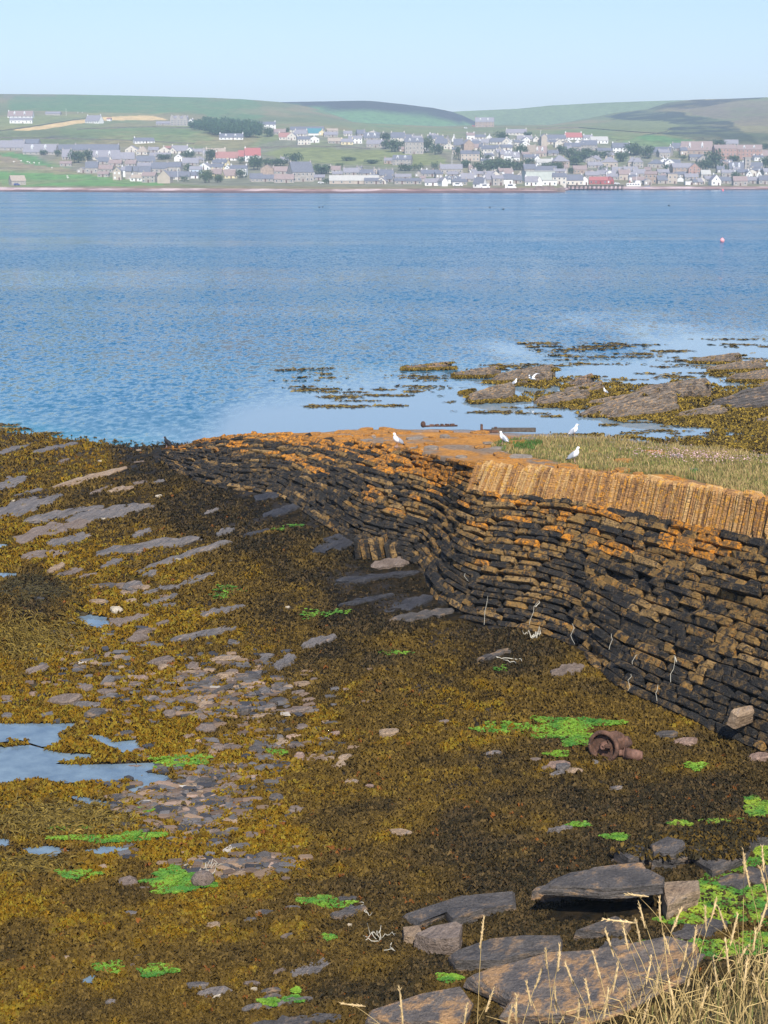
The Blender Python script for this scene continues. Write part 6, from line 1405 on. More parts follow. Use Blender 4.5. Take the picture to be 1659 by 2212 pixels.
T4 = [(1220, 1440, 290, 228, 178, 'L', 'b', 'g', 'cm', 'lone grand brown house with gables on the hill crest'), (180, 345, 482, 422, 360, 'L', 'c', 'd'), (350, 570, 622, 482, 432, 'L', 's', 'd', 'mc', 'tall three-storey stone house with white dormers above field'), (270, 352, 592, 562, 535, 'L', 'b', 'b', 'n'), (0, 102, 542, 502, 458, 'L', 's', 'g'), (350, 462, 462, 430, 385, 'L', 's', 'd'), (640, 742, 552, 522, 470, 'G', 'c', 'd'), (630, 820, 472, 432, 398, 'L', 'c', 'd'), (730, 870, 522, 492, 435, 'L', 's', 'd'), (830, 920, 500, 480, 418, 'G', 's', 'g'), (830, 952, 562, 522, 490, 'G', 'c', 'd'), (955, 1062, 562, 510, 440, 'L', 's', 'd'), (1060, 1182, 577, 502, 448, 'G', 'b', 'g', 'x', 'windowless brown gable block in the upper town'), (1170, 1380, 512, 490, 448, 'L', 's', 'g'), (1182, 1280, 572, 542, 500, 'L', 'c', 'b'), (1040, 1262, 707, 622, 583, 'L', 't', 'd', '', 'tan house with dark roof above bushes in mid town'), (1310, 1520, 642, 562, 520, 'L', 'c', 'd', 'q'), (1360, 1422, 442, 412, 388, 'G', 'w', 'g'), (1190, 1340, 442, 428, 398, 'L', 'c', 'd'), (1400, 1600, 502, 472, 428, 'L', 'c', 'd'), (1560, 1670, 502, 472, 430, 'G', 'w', 'g'), (1490, 1670, 572, 542, 508, 'L', 'c', 'd'), (1575, 1665, 742, 645, 590, 'L', 'w', 'g', 'm'), (440, 560, 470, 440, 400, 'L', 'c', 'g'), (930, 980, 470, 440, 395, 'G', 'w', 'g'), (690, 760, 440, 425, 395, 'L', 'c', 'g'),
      (210, 430, 762, 692, 640, 'L', 's', 'd', 'mc', 'grey stone house with gable dormers alone on the green field'), (100, 215, 742, 702, 670, 'L', 'b', 'g'), (790, 1050, 862, 805, 752, 'L', 's', 'g'), (1140, 1262, 842, 812, 765, 'L', 'c', 'b'), (480, 562, 902, 872, 838, 'G', 's', 'g'), (560, 765, 902, 862, 820, 'L', 's', 'd'), (30, 202, 962, 885, 820, 'L', 's', 'd', 'c'), (230, 422, 942, 902, 868, 'L', 's', 'g'), (600, 790, 1012, 970, 925, 'L', 'w', 'g', 'n', 'long white shed with grey roof on the shore'), (780, 852, 1017, 955, 912, 'G', 'w', 'g', '', 'white gable joined to the long white shore shed'), (850, 1032, 985, 932, 898, 'L', 'w', 'd', 'm'), (930, 1110, 1002, 980, 950, 'L', 's', 'd'), (1040, 1192, 962, 932, 870, 'L', 's', 'g'), (1195, 1350, 1037, 985, 910, 'A', 'w', 'd', '', 'white shore building with steep gable beside parked motorhome'), (1340, 1450, 1007, 935, 870, 'L', 's', 'g'), (1420, 1552, 1009, 925, 888, 'L', 's', 'g'), (1560, 1670, 992, 932, 870, 'L', 'w', 'd'), (1180, 1330, 902, 880, 850, 'L', 's', 'g'), (1500, 1670, 882, 835, 800, 'L', 's', 'b'), (400, 542, 992, 962, 930, 'L', 's', 'd'), (220, 402, 992, 978, 950, 'L', 's', 'd', 'n'), (690, 785, 890, 855, 820, 'L', 'b', 'd'), (1330, 1440, 905, 880, 845, 'L', 's', 'g'), (530, 600, 960, 930, 900, 'L', 's', 'b'), (880, 1010, 905, 880, 850, 'L', 's', 'g')]
T5 = [(60, 300, 387, 360, 318, 'L', 'c', 'g'), (190, 370, 462, 445, 408, 'L', 'c', 'g'), (250, 330, 482, 442, 413, 'G', 'w', 'g'), (380, 460, 472, 440, 403, 'G', 'c', 'd'), (15, 110, 512, 472, 428, 'G', 'c', 'g'), (75, 180, 522, 500, 465, 'G', 'w', 'g'), (210, 330, 542, 500, 463, 'G', 'w', 'd'), (480, 548, 522, 412, 383, 'G', 't', 'g', 'x'), (550, 780, 462, 432, 388, 'L', 'c', 'd'), (780, 980, 447, 415, 362, 'L', 'w', 'r', '', 'white house with red roof topping the highest town row'), (555, 660, 502, 475, 448, 'L', 'c', 'd'), (650, 740, 542, 482, 448, 'G', 'c', 'g'), (778, 862, 512, 478, 448, 'G', 'w', 'g'), (898, 972, 512, 476, 448, 'G', 'w', 'g'), (770, 962, 592, 532, 488, 'L', 's', 'd', 'c'), (1095, 1300, 492, 455, 410, 'L', 'w', 'l', 'n', 'white clinic-like building with blue windows at the field edge'), (980, 1170, 572, 512, 458, 'L', 's', 'd', 'c'), (1170, 1342, 612, 590, 558, 'L', 's', 'd'), (1365, 1570, 607, 545, 490, 'L', 'w', 'd', 'c', 'white villa with paired tall chimneys beside dark bushes'), (300, 430, 652, 600, 520, 'A', 't', 't'), (400, 552, 652, 610, 530, 'L', 't', 'b', 'm'), (560, 690, 642, 622, 588, 'L', 's', 'd'), (40, 212, 717, 665, 600, 'L', 'w', 'g', 'm'), (620, 812, 762, 712, 640, 'H', 'b', 'g', 'c', 'hip-roofed brown stone house with central gable amid bushes'), (270, 450, 692, 672, 640, 'L', 's', 'd'), (390, 460, 712, 680, 645, 'G', 'w', 'g'), (430, 622, 757, 730, 690, 'L', 'w', 'l', 'c'), (860, 972, 672, 655, 625, 'H', 's', 'g'), (1095, 1232, 722, 698, 645, 'H', 's', 'g'), (1240, 1432, 782, 722, 660, 'H', 't', 'g', '', 'tan hip-roofed villa between dark bushes above the harbour'), (1560, 1665, 782, 722, 660, 'H', 't', 'g'), (1060, 1230, 792, 770, 730, 'L', 's', 'g'), (880, 1042, 862, 812, 768, 'L', 'b', 'b', 'c'), (690, 802, 822, 800, 768, 'L', 's', 'b'), (270, 422, 852, 805, 750, 'L', 's', 'd', 'c'),
      (278, 632, 955, 855, 830, 'B', 'p', 'u' if False else 'l', 'x', 'big pale boxy cold store behind the white fish hall'), (425, 670, 862, 845, 790, 'L', 'w', 'd', 'c'), (290, 440, 1012, 962, 900, 'L', 'w', 'g', '', 'white fish hall with grey roof by the stone quay'), (430, 502, 1012, 960, 900, 'G', 'w', 'g', 'n'), (490, 662, 1007, 962, 940, 'B', 'w', 'l', 'n', 'flat-roofed white quay building beside the fish hall'), (630, 792, 992, 905, 860, 'L', 'c', 'd', 'c', 'pale harbour house with dark roof left of the jetty'), (790, 990, 1007, 945, 880, 'L', 'c', 'd', '', 'long pale harbour house with dark roof behind the jetty'), (980, 1062, 1002, 935, 900, 'G', 'w', 'g'), (0, 142, 967, 910, 868, 'L', 'w', 'd'), (100, 240, 985, 940, 885, 'L', 's', 'd'), (1085, 1300, 992, 945, 905, 'L', 'r', 'r', 'n', 'long bright red harbour shed beside the jetty'), (1290, 1372, 992, 940, 902, 'G', 'r', 'r', 'n', 'red gable end of the harbour shed with pale window'), (1030, 1192, 922, 882, 840, 'L', 's', 'g', 'c'), (1180, 1400, 902, 872, 828, 'L', 's', 'g'), (1440, 1572, 942, 872, 820, 'L', 't', 'b', 'c'), (1360, 1520, 862, 825, 782, 'L', 's', 'g'), (1500, 1670, 872, 830, 780, 'L', 's', 'g'), (1580, 1670, 942, 885, 845, 'L', 's', 'g', 'c'), (20, 130, 900, 860, 820, 'L', 's', 'b', 'c'), (1300, 1440, 940, 900, 865, 'L', 's', 'g'), (1190, 1300, 845, 815, 785, 'L', 's', 'g'), (640, 780, 870, 845, 815, 'L', 's', 'g')]
T6 = [(220, 482, 642, 600, 538, 'L', 's', 'd', 'q', 'blue-windowed hall with dark roof beside the green field'), (440, 500, 580, 540, 515, 'G', 'w', 'g'), (490, 625, 582, 548, 488, 'L', 's', 'd'), (610, 970, 622, 572, 474, 'L', 'b', 'b', 'nm', 'long school building with purple-brown roof on the slope'), (700, 900, 705, 660, 628, 'L', 's', 'd'), (1000, 1262, 692, 562, 518, 'L', 'k', 'b', 'n', 'three-storey brick school block with pale top windows'), (1300, 1582, 692, 572, 518, 'L', 'k', 'b', 'nm', 'brick school block with tall pale gables on the right'), (1130, 1292, 522, 492, 448, 'L', 's', 'g', 'n'), (1590, 1700, 692, 642, 580, 'L', 's', 'b'), (390, 500, 787, 725, 688, 'G', 'w', 'g', '', 'bright white gable house with chimneys right of hip roofs'), (460, 580, 770, 745, 700, 'L', 's', 'd', 'c'), (0, 122, 792, 722, 668, 'H', 's', 'g'), (200, 392, 792, 742, 690, 'H', 's', 'd'), (480, 720, 862, 790, 740, 'L', 'b', 'g', 'n', 'large stone church with slate roof above the waterfront'), (690, 825, 870, 800, 742, 'G', 'k', 'g', 'n', 'red stone church gable facing the water'), (800, 935, 742, 690, 640, 'G', 's', 'd', '', 'stone chapel with round gable window behind dark tree'), (1070, 1222, 762, 745, 708, 'L', 's', 'd'), (1190, 1362, 832, 802, 728, 'L', 'w', 'd', 'm'), (1440, 1592, 832, 782, 728, 'L', 'c', 'd', 'c'), (1400, 1472, 922, 872, 830, 'G', 'w', 'g'), (1530, 1592, 932, 875, 830, 'G', 'w', 'g'), (160, 302, 982, 872, 840, 'L', 'b', 'b', 'n', 'three-storey brown waterfront block right of the ferry'), (300, 422, 987, 942, 890, 'L', 's', 'd'), (430, 542, 987, 885, 858, 'B', 't', 'g', ''), (555, 625, 962, 932, 908, 'G', 'w', 'g', 'c'), (650, 742, 1002, 970, 955, 'B', 'w', 'l', 'n'), (840, 952, 905, 870, 820, 'L', 's', 'l'), (960, 1072, 1007, 945, 880, 'G', 'w', 'g', '', 'white gable boathouse on the waterfront wall'), (1240, 1402, 1012, 952, 900, 'L', 's', 'b', 'n', 'brown-roofed stone pier house at the water edge'), (1560, 1700, 992, 942, 890, 'L', 's', 'd'), (880, 1002, 962, 940, 908, 'L', 's', 'g'), (1100, 1242, 902, 852, 818, 'L', 's', 'g'), (0, 150, 905, 860, 810, 'L', 's', 'g'), (640, 800, 940, 905, 865, 'L', 's', 'g', 'c'), (540, 650, 905, 880, 850, 'L', 's', 'd'), (1060, 1200, 985, 950, 905, 'L', 's', 'd'), (720, 850, 1000, 965, 925, 'L', 's', 'g'), (1420, 1560, 985, 945, 905, 'L', 's', 'g'), (0, 140, 985, 940, 905, 'L', 's', 'b', 'n'), (1280, 1420, 880, 850, 815, 'L', 's', 'd'), (1600, 1700, 880, 840, 800, 'L', 's', 'g'), (300, 440, 880, 850, 815, 'L', 's', 'g')]
for X0, T in ((0, T1), (400, T2), (800, T3), (1200, T4), (1600, T5), (2018, T6)):
    for c in T: house(X0, c)
# small infill houses packed between the listed ones
cand = 0
while cand < 68:
    vx_ = rng.uniform(760, 1680); vy_ = rng.uniform(300, 401)
    if vy_ < np.interp(vx_, [760, 900, 1200, 1300, 1420, 1680], [318, 300, 292, 305, 335, 330]): continue
    if inpoly(np.array([vx_]), np.array([vy_]), [(740, 322), (880, 326), (975, 338), (985, 372), (860, 372), (740, 356)])[0]: continue
    X0 = [0, 400, 800, 1200, 1600, 2018][int(np.searchsorted([271, 542, 813, 1084, 1368], vx_))]
    cx = (vx_ - X0 / 1.4756) / .17565; cy = (vy_ - 223.6) / .17565; w_ = rng.uniform(70, 135); e_ = rng.uniform(32, 60); r_ = rng.uniform(22, 40); kd = str(rng.choice(['L', 'L', 'G', 'A']))
    house(X0, (cx - w_ / 2, cx + w_ / 2, cy, cy - e_, cy - e_ - r_, kd, str(rng.choice(['w', 'c', 's', 's', 't', 'w'])), str(rng.choice(['g', 'd', 'g', 'd', 'b'])), 'c')); cand += 1
# baronial mansion
p = far_pt(K6(400, [(660, 275)])[0][0], K6(400, [(660, 275)])[0][1])[0]; e = empty('mansion', (p[0], p[1] + 7, p[2])); tag(e, 'grey baronial stone mansion with turrets beside the dark wood', 'mansion')
sc = p[1] / FV * .17565; b = MB(); b.box(-100 * sc, 100 * sc, -5, 5, -3, 88 * sc); add('wall', b.mesh('wall'), WALLS['s'], e)
b = MB(); b.raw([(-100 * sc, -5.2, 88 * sc), (100 * sc, -5.2, 88 * sc), (100 * sc, 5.2, 88 * sc), (-100 * sc, 5.2, 88 * sc), (-95 * sc, 0, 118 * sc), (95 * sc, 0, 118 * sc)], [(0, 1, 5, 4), (1, 2, 5), (2, 3, 4, 5), (3, 0, 4), (3, 2, 1, 0)]); rf = add('roof', b.mesh('roof'), ROOFS['g'], e)
for cx in (-85, -10, 70):
    b = MB(); b.box(-22 * sc, 22 * sc, -6.2, -2, -3, 100 * sc); b.raw([(-22 * sc, -6.2, 100 * sc), (22 * sc, -6.2, 100 * sc), (0, -6.2, 128 * sc), (-22 * sc, -2, 100 * sc), (22 * sc, -2, 100 * sc), (0, -2, 128 * sc)], [(0, 1, 2), (5, 4, 3), (0, 2, 5, 3), (2, 1, 4, 5)]); add('gable_bay', b.mesh('gable_bay'), WALLS['s'], e, (cx * sc, 0, 0))
    for k in range(3):
        wd = add('window', ME_FR, m_frame, e, (cx * sc, -6.25, .8 + k * 2.0), None, (1.5, 1, 1.3)); add('pane', ME_PN, m_pane, wd)
for cx in (-50, 30):
    for k in range(3): wd = add('window', ME_FR, m_frame, e, (cx * sc, -5.06, .8 + k * 2.0), None, (1.2, 1, 1.3)); add('pane', ME_PN, m_pane, wd)
for cx in (-96, -40, 40, 96): add('chimney', ME_CH, WALLS['s'], rf, (cx * sc, 0, 100 * sc), None, (1.2, 1, 2.8))
# square stone tower
p = far_pt(K6(2018, [(1410, 830)])[0][0], K6(2018, [(1410, 830)])[0][1])[0]; e = empty('tower', (p[0], p[1] + 3, p[2])); tag(e, 'square grey stone tower between white houses on the right', 'tower'); b = MB(); b.box(-2.4, 2.4, -2.4, 2.4, -3, 10.5); add('wall', b.mesh('wall'), WALLS['s'], e); b = MB(); b.box(-2.7, 2.7, -2.7, 2.7, 10.51, 11.2); add('parapet', b.mesh('parapet'), WALLS['s'], e)
for k in range(3): add('window', ME_PN, m_pane, e, (0, -2.38, 2 + k * 2.8), None, (1.3, 1, 1.5))
# shore: sea walls, quay, jetty, ferry, vehicles
def seawall(name, pts, h, mt, lab, th=1.2):
    b = MB(); P = [at_z(x, y, 0.0) for x, y in pts]
    for a, c in zip(P[:-1], P[1:]):
        d = (c - a); L = np.linalg.norm(d); an = math.atan2(d[1], d[0]); b.box(0, L + .05, -th / 2, th / 2, -1.5, h, Matrix.Translation(Vector(a)) @ Matrix.Rotation(an, 4, 'Z'))
    o = add(name, b.mesh(name), mt); tag(o, lab, 'sea wall')
m_quay = hm('quay_stone', (.22, .16, .14), .9, .35, .5); m_red2 = hm('red_sandstone', (.27, .14, .12), .9, .35, .5)
seawall('sea_wall', [(122, 411.5), (200, 411.5), (385, 413)], 2.6, m_red2, 'reddish sea wall below the shore meadow', 1.5)
seawall('sea_wall', [(390, 413), (470, 413.6), (560, 414.2)], 2.9, hm('pale_masonry', (.42, .36, .30), .9, .3, .5), 'pale masonry sea wall right of the reddish one', 1.5)
seawall('sea_wall', [(1408, 407.2), (1500, 407.2), (1590, 407.4), (1720, 407.6)], 3.0, m_quay, 'brown waterfront wall below the right-hand houses', 1.5)
b = MB(); a = at_z(1084, 415.5, 0); c = at_z(1212, 414.5, 0); b.box(a[0] - 30, c[0], a[1], a[1] + 14, -2, 2.6); b.box(a[0] + 22, c[0] - 6, a[1] + 9, a[1] + 10.5, 2.61, 3.7); o = add('stone_quay', b.mesh('stone_quay'), m_quay); tag(o, 'brown stone quay ending beside the timber jetty', 'quay')
a = at_z(1213, 410.5, 0); c = at_z(1346, 410.5, 0); e = empty('jetty', tuple(a)); L = c[0] - a[0]; tag(e, 'dark timber jetty on piles in front of the red shed', 'jetty'); m_tim = hm('jetty_timber', (.10, .075, .065), .9, .3, .6)
b = MB(); b.box(0, L, -3, 4, 2.9, 3.5); add('deck', b.mesh('deck'), m_tim, e); b = MB(); b.tube([(0, 0, -1.5), (0, 0, 2.95)], .28, 7); ME_PILE = b.mesh('pile')
for k in range(15):
    for yy_ in (-2.6, 3.4): add('pile', ME_PILE, m_tim, e, (.6 + (L - 1.2) * k / 14, yy_, 0))
for k in range(4, 13, 2): b = MB(); b.tube([(0, 0, .2), ((L - 1.2) / 14, 0, 2.8)], .12, 5); add('cross_brace', b.mesh('cross_brace'), m_tim, e, (.6 + (L - 1.2) * k / 14, -2.75, 0))
a = at_z(1348, 409.2, 0); e = empty('ferry_boat', tuple(a)); tag(e, 'blue-hulled ferry boat with white deckhouse moored beside the jetty', 'boat'); m_bl = hm('blue_hull', (.03, .16, .42), .5); Lb = 19.
V = []; F = []
for i in range(9):
    f = i / 8; w = 2.6 * (1 - max(0, (f - .7) / .3) ** 2); xx = f * Lb; V += [(xx, -w, 2.0 + .7 * f ** 3), (xx, -w * .8, -.3), (xx, w * .8, -.3), (xx, w, 2.0 + .7 * f ** 3)]
for i in range(8):
    for k in range(4): F.append((i * 4 + k, i * 4 + 4 + k, i * 4 + 4 + (k + 1) % 4, i * 4 + (k + 1) % 4))
F += [(0, 1, 2, 3), (35, 34, 33, 32)]; add('hull', np_mesh('hull', np.array(V), F), m_bl, e)
b = MB(); b.box(1.5, 12, -2, 2, 2.02, 4.6); b.box(8, 11.5, -1.6, 1.6, 4.6, 6.4); dh = add('deckhouse', b.mesh('deckhouse'), WALLS['w'], e); b = MB(); b.tube([(9, 0, 6.3), (9, 0, 10.2)], .12, 6); add('mast', b.mesh('mast'), WALLS['w'], e); b = MB(); b.tube([(4, 0, 4.5), (4, 0, 6.6)], [.6, .5], 8); add('funnel', b.mesh('funnel'), ROOFS['r'], e)
for k in range(5): add('window', ME_PN, m_pane, dh, (2.6 + k * 1.9, -2.0, 3.2), None, (1.2, 1, .9))
a = at_z(1388, 408.8, 0); e = empty('fishing_boat', tuple(a)); tag(e, 'small orange and white fishing boat moored right of the ferry', 'boat'); b = MB(); b.raw([(0, -1.4, 1.3), (6.5, -1.2, 1.5), (8.5, 0, 1.9), (6.5, 1.2, 1.5), (0, 1.4, 1.3), (.4, -1, -.3), (6, -.8, -.3), (7.5, 0, -.3), (6, .8, -.3), (.4, 1, -.3)], [(0, 5, 6, 1), (1, 6, 7, 2), (2, 7, 8, 3), (3, 8, 9, 4), (4, 9, 5, 0), (0, 1, 2, 3, 4)]); add('hull', b.mesh('hull'), hm('dark_hull', (.05, .05, .07)), e); b = MB(); b.box(1, 3.4, -.9, .9, 1.35, 3.6); add('wheelhouse', b.mesh('wheelhouse'), hm('orange_paint', (.65, .18, .08)), e); b = MB(); b.tube([(4.5, 0, 1.3), (4.5, 0, 5.4)], .09, 6); add('mast', b.mesh('mast'), WALLS['w'], e)
def vehicle(X0, cx, yb, L, H, col, lab, van=True):
    q = K6(X0, [(cx, yb)])[0]; p = far_pt(q[0], q[1])[0]; p[1] -= 1.5; e = empty('motorhome' if van else 'car', tuple(p), (0, 0, rng.normal(0, .1))); m = hm('vehicle_paint_%d' % cx, col, .4)
    b = MB(); x = L / 2
    if van: V = [(-x, .35), (x, .35), (x, 1.1), (x - .6, 1.3), (x - 1.0, H * .72), (x - .4, H * .8), (x - .5, H), (-x, H)]
    else: V = [(-x, .3), (x, .3), (x, .8), (x - .9, .9), (x - 1.5, H), (-x + .8, H), (-x + .1, .9)]
    n = len(V); b.raw([(a, -.95, c) for a, c in V] + [(a, .95, c) for a, c in V], [tuple(range(n)), tuple(reversed(range(n, 2 * n)))] + [(i, i + n, (i + 1) % n + n, (i + 1) % n) for i in range(n)]); add('body', b.mesh('body'), m, e)
    for wx_ in (-x * .6, x * .6):
        for s in (-1, 1): b = MB(); b.tube([(wx_, s * .98, .33), (wx_, s * .75, .33)], .33, 10); add('wheel', b.mesh('wheel'), m_blk, e)
    b = MB(); b.box(-x * .5, x * .35, -.99, -.9, H * .55, H * .85); add('side_window', b.mesh('side_window'), m_pane, e); tag(e, lab, 'vehicle')
vehicle(1600, 105, 1046, 7.2, 3.0, (.8, .8, .8), 'white motorhome parked on the stone quay'); vehicle(1200, 1330, 1042, 6.5, 2.8, (.78, .78, .78), 'white motorhome parked below the steep white shore building'); vehicle(1200, 1000, 1018, 6.5, 2.4, (.8, .8, .8), 'white van parked by the dark low sheds on shore')
vehicle(0, 215, 1008, 4.2, 1.5, (.04, .07, .28), 'blue car parked at the lone stone barn', False); vehicle(1200, 1198, 282, 5, 1.6, (.6, .04, .05), 'red car beside the lone grand house on the crest', False); vehicle(800, 860, 985, 4.2, 1.4, (.75, .75, .75), 'white car on the shore road by the green hedge', False); vehicle(1200, 1098, 308, 4.4, 1.6, (.8, .8, .8), 'white car on the hill below the lone grand house', False); vehicle(1600, 1410, 995, 4.2, 1.5, (.75, .75, .75), 'white car parked between the red shed and ferry', False)
# lamp posts, flag poles
for X0, cx, y0, y1 in ((400, 645, 965, 800), (400, 965, 735, 590), (1200, 905, 578, 470), (1200, 928, 760, 620), (0, 815, 150, 70), (1600, 470, 500, 340)):
    q = K6(X0, [(cx, y0)])[0]; p = far_pt(q[0], q[1])[0]; h = (y0 - y1) * .17565 * p[1] / FV; e = empty('lamp_post', tuple(p)); b = MB(); b.tube([(0, 0, -.5), (0, 0, h)], [.16, .12], 6); add('pole', b.mesh('pole'), WALLS['w'], e); b = MB(); b.box(-.1, .9, -.12, .12, h - .1, h + .1); add('lamp_head', b.mesh('lamp_head'), WALLS['w'], e); tag(e, 'tall thin pale lamp post rising between the far houses', 'lamp post', 'lamp posts of the far town')
# far trees and bushes
def crown(seed, n=420):
    r = np.random.default_rng(seed); V = []; F = []; C_ = []
    lob = [np.array([r.uniform(-.5, .5), r.uniform(-.5, .5), r.uniform(.35, .8)]) for _ in range(9)]
    for k in range(n):
        c = lob[int(r.integers(9))] + (lambda d: d / np.linalg.norm(d) * r.uniform(.6, 1.0) * r.uniform(.26, .42))(r.normal(0, 1, 3))
        c[2] = max(c[2], .08); a = r.normal(0, 1, 3); a /= np.linalg.norm(a); b_ = np.cross(a, r.normal(0, 1, 3)); b_ /= np.linalg.norm(b_); s = r.uniform(.04, .09); i = len(V)
        V += [c - a * s, c + b_ * s * .7, c + a * s, c - b_ * s * .7]; F.append((i, i + 1, i + 2, i + 3)); t = np.array((.065, .10, .045)) * r.uniform(.45, 1.55); C_ += [t] * 4
    return np_mesh('crown', np.array(V), F, np.array(C_))
CR = [crown(1 + i) for i in range(6)]; m_leaf = attr_mat('far_foliage', .8, .2); b = MB(); b.tube([(0, 0, -.3), (.02, 0, .25), (0, .03, .55)], [.06, .045, .02], 6); ME_TR = b.mesh('trunk'); m_bark = hm('bark', (.06, .05, .04))
TREES = [(0, 935, 735, 150, 130, 'round dark tree clump before the terrace with white dormers'), (0, 1050, 705, 130, 110, 'lower bushy tree right of the round dark clump'), (0, 530, 635, 90, 60, None), (0, 710, 650, 80, 70, None), (400, 770, 675, 130, 80, None), (400, 1050, 700, 160, 110, None), (400, 720, 965, 90, 70, None), (400, 1000, 975, 150, 130, 'bushy tree before the blank tan gable on the shore'), (400, 1150, 970, 120, 80, None), (400, 1420, 920, 110, 90, None), (400, 1600, 820, 120, 150, None), (400, 470, 690, 140, 60, None), (400, 1410, 740, 90, 70, None), (400, 760, 830, 90, 80, None),
         (800, 530, 740, 160, 110, 'dark round tree behind the tall old grey house'), (800, 330, 770, 170, 80, None), (800, 60, 780, 150, 100, None), (800, 200, 760, 120, 70, None), (800, 900, 870, 190, 100, None), (800, 800, 860, 100, 90, None), (800, 930, 985, 90, 60, None), (800, 1080, 780, 90, 40, None), (800, 220, 410, 130, 100, None), (800, 440, 355, 60, 50, None), (800, 1200, 705, 140, 40, None), (800, 1640, 450, 110, 70, None), (800, 560, 920, 80, 60, None), (800, 1500, 740, 160, 40, None),
         (1200, 130, 560, 110, 100, None), (1200, 210, 600, 130, 140, None), (1200, 320, 525, 100, 60, None), (1200, 110, 450, 110, 70, None), (1200, 630, 610, 120, 170, 'tall bushy tree right of the three-storey dormered house'), (1200, 740, 630, 130, 110, None), (1200, 1010, 690, 90, 130, None), (1200, 715, 820, 70, 90, None), (1200, 1240, 700, 110, 110, None), (1200, 1100, 790, 140, 80, None), (1200, 1280, 860, 170, 110, None), (1200, 1420, 850, 160, 130, None), (1200, 1560, 820, 190, 130, None), (1200, 1530, 470, 150, 100, None), (1200, 1350, 690, 100, 50, None), (1200, 520, 830, 90, 80, None), (1200, 1370, 780, 110, 80, None), (1200, 380, 830, 180, 70, None),
         (1600, 240, 660, 130, 130, None), (1600, 330, 420, 110, 60, None), (1600, 720, 620, 110, 90, None), (1600, 60, 840, 170, 110, None), (1600, 200, 820, 150, 100, None), (1600, 850, 680, 170, 110, None), (1600, 1000, 720, 200, 120, None), (1600, 900, 760, 160, 100, None), (1600, 1060, 660, 130, 90, None), (1600, 1180, 680, 140, 80, None), (1600, 1480, 720, 130, 110, None), (1600, 1300, 670, 150, 70, None), (1600, 560, 820, 170, 80, None), (1600, 690, 850, 120, 100, None), (1600, 850, 865, 90, 60, None), (1600, 1600, 640, 160, 130, None), (1600, 1250, 840, 110, 60, None), (1600, 340, 750, 110, 60, None), (1600, 700, 770, 110, 50, None),
         (2018, 40, 640, 150, 110, None), (2018, 170, 680, 140, 130, None), (2018, 330, 640, 90, 60, None), (2018, 1000, 800, 170, 190, 'large dark tree beside the stone chapel gable'), (2018, 870, 820, 160, 110, None), (2018, 1120, 830, 120, 80, None), (2018, 440, 820, 110, 60, None), (2018, 1250, 710, 150, 60, None), (2018, 1260, 940, 110, 80, None), (2018, 1620, 800, 130, 120, None), (2018, 1640, 560, 110, 60, None), (2018, 1060, 520, 140, 60, None), (2018, 600, 700, 90, 60, None), (2018, 760, 850, 110, 60, None)]
tn = 0
def tree(p, w, h, lab, i, grp):
    e = empty('tree', tuple(p), (0, 0, i * 1.7)); e.scale = (w, w, h); add('trunk', ME_TR, m_bark, e); add('crown', CR[i % 6], m_leaf, e); tag(e, lab, 'tree', grp)
for X0, cx, yb, w, h, lab in TREES:
    for k in range(2 if w > 100 else 1):
        q = K6(X0, [(cx + (k - .5) * w * .3 * (w > 100), yb)])[0]; p = far_pt(q[0], q[1])[0]; s = .17565 * p[1] / FV; p[1] += k * 3
        side = ['behind the shore meadow end', 'below the red-roofed villa', 'around the teal-roofed house', 'around the tall dormered house', 'behind the harbour jetty', 'around the brick school blocks'][min(5, int(X0 / 400))]
        tree(p, w * s * (.9 if w <= 100 else .72), h * s * 1.15, (lab if lab and k == 0 else None) or ('%s %s dark bushy tree, %s, %s' % ('small' if w < 100 else ('large' if w > 150 else 'middling'), 'spreading' if w > h * 1.6 else 'rounded', 'near the shore' if yb > 800 else ('mid-town' if yb > 600 else 'in the upper rows'), side)), tn, 'trees of the far town ' + side); tn += 1
# wood beside the mansion
pv_, fv_, cv_ = [], [], []; off = 0
WOODP = K6(400, [(880, 270), (960, 225), (1100, 240), (1350, 262), (1500, 275), (1660, 300), (1700, 380), (1600, 400), (1480, 400), (1300, 385), (1150, 400), (1000, 350), (820, 300)])
wd_ = np.array(WOODP); n = 0
while n < 90:
    x = rng.uniform(wd_[:, 0].min(), wd_[:, 0].max()); y = rng.uniform(wd_[:, 1].min(), wd_[:, 1].max())
    if not inpoly(np.array([x]), np.array([y]), WOODP)[0]: continue
    p = far_pt(x, y + 4)[0]; me = CR[n % 6]; co = np.empty(len(me.vertices) * 3, np.float32); me.vertices.foreach_get('co', co); co = co.reshape(-1, 3) * np.array([8, 8, 9.]) + p
    ca = np.empty(len(me.vertices) * 4, np.float32); me.color_attributes['Col'].data.foreach_get('color', ca); pv_.append(co); fv_.append(np.arange(len(co)).reshape(-1, 4) + off); cv_.append(ca.reshape(-1, 4)[:, :3] * np.array((.75, .95, .9))); off += len(co); n += 1
o = add('wood', np_mesh('wood', np.vstack(pv_), np.vstack(fv_), np.vstack(cv_)), m_leaf); tag(o, 'dark green wood on the hillside beside the mansion', 'wood', kind='stuff')
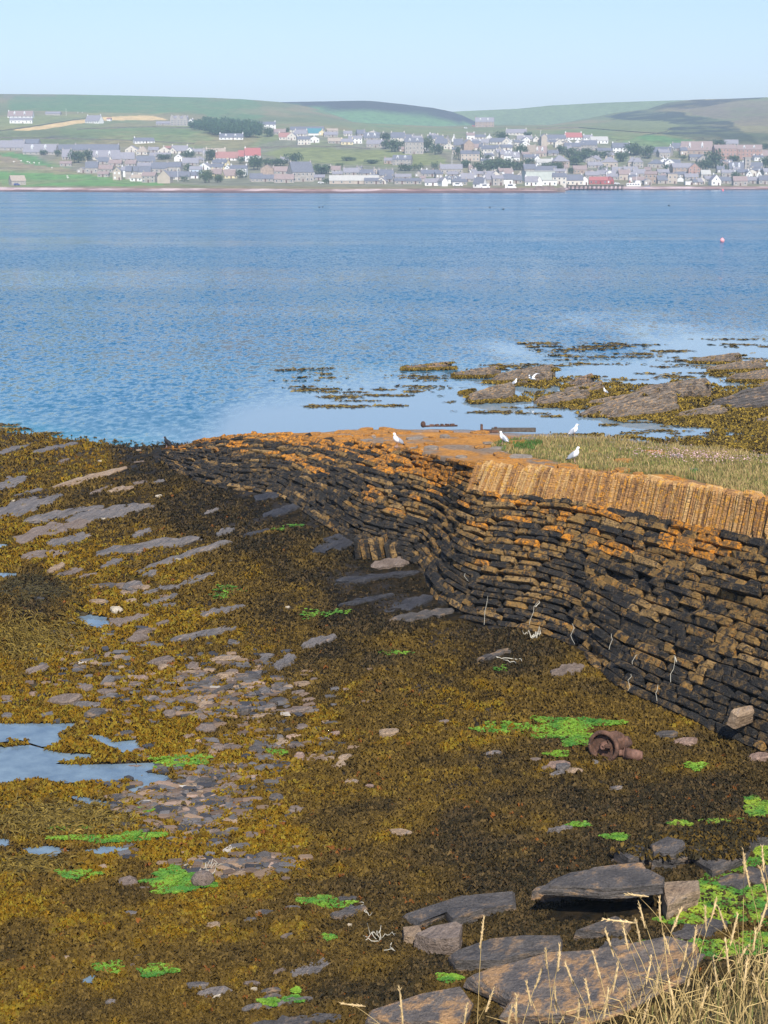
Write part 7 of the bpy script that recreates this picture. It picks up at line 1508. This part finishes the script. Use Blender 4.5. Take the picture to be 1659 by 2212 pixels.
# hedges / field walls on the far slopes
m_hw = hm('field_wall_stone', (.15, .13, .11), .95, .3, .3)
for i, (pts, lab) in enumerate((([(0, 283.5), (90, 271), (160, 259.5), (215, 254)], 'dark field wall running along the barley field'), ([(165, 280), (230, 277), (330, 274.5), (420, 277), (480, 292)], 'field wall crossing the green slope below the mansion'), ([(560, 320), (640, 316), (740, 318), (800, 322)], 'hedge line above the open field under teal-roofed house'), ([(1160, 278), (1250, 276), (1350, 284), (1420, 289), (1520, 300)], 'stone field wall below the dark heather slope'), ([(1330, 305), (1400, 292), (1440, 285), (1450, 276)], 'stone field wall climbing the right-hand green field'), ([(0, 298), (120, 300), (260, 303), (420, 311)], 'field wall on the slope above the left terraces'))):
    b = MB(); P = far_pt(np.array([q[0] for q in pts]), np.array([q[1] for q in pts]))
    for a, c in zip(P[:-1], P[1:]):
        n = 6
        for k in range(n):
            q0 = a + (c - a) * k / n; q1 = a + (c - a) * (k + 1) / n; d = q1 - q0; L = np.linalg.norm(d[:2]); b.raw([(q0[0], q0[1] - .5, q0[2] - 2), (q1[0], q1[1] - .5, q1[2] - 2), (q1[0], q1[1] - .3, q1[2] + .75), (q0[0], q0[1] - .3, q0[2] + .75), (q0[0], q0[1] + .5, q0[2] + .75), (q1[0], q1[1] + .5, q1[2] + .75)], [(0, 1, 2, 3), (3, 2, 5, 4)])
    o = add('field_wall', b.mesh('field_wall'), m_hw); tag(o, lab, 'field wall')
# grazing sheep
m_sh = hm('sheep_wool', (.7, .68, .6)); b = MB(); b.ell((0, 0, .75), (.65, .32, .38), 10, 7); b.ell((.75, 0, .85), (.2, .13, .15), 8, 6)
for sx in (-.4, .4):
    for sy in (-.18, .18): b.tube([(sx, sy, 0), (sx, sy, .5)], .06, 5)
ME_SH = b.mesh('sheep', True)
for x, y in ((60, 352), (64, 353.5), (74, 354), (85, 355), (46, 350), (112, 365), (145, 383), (147, 386), (168, 244.6), (178, 244.4), (30, 352)):
    p = far_pt(x, y)[0]; o = add('sheep', ME_SH, m_sh, loc=tuple(p), rot=(0, 0, rng.uniform(0, 6))); o.scale = (1.3,) * 3; tag(o, 'tiny white sheep grazing on the far green field', 'sheep', 'sheep on the far fields')

# ------------------------------------------------------------------ air
b = MB(); b.box(-2600, 2600, -40, 4300, -8, 190); hz = b.mesh('haze'); m = bpy.data.materials.new('haze_air'); m.use_nodes = True; nt = m.node_tree; nt.nodes.clear(); out = nt.nodes.new('ShaderNodeOutputMaterial'); pv = nt.nodes.new('ShaderNodeVolumePrincipled'); pv.inputs['Color'].default_value = (.62, .82, 1.0, 1); pv.inputs['Density'].default_value = .00025; pv.inputs['Anisotropy'].default_value = .0; nt.links.new(pv.outputs[0], out.inputs['Volume'])
o = add('haze', hz, m); tag(o, 'pale summer haze over the water and far town', 'haze', kind='stuff')
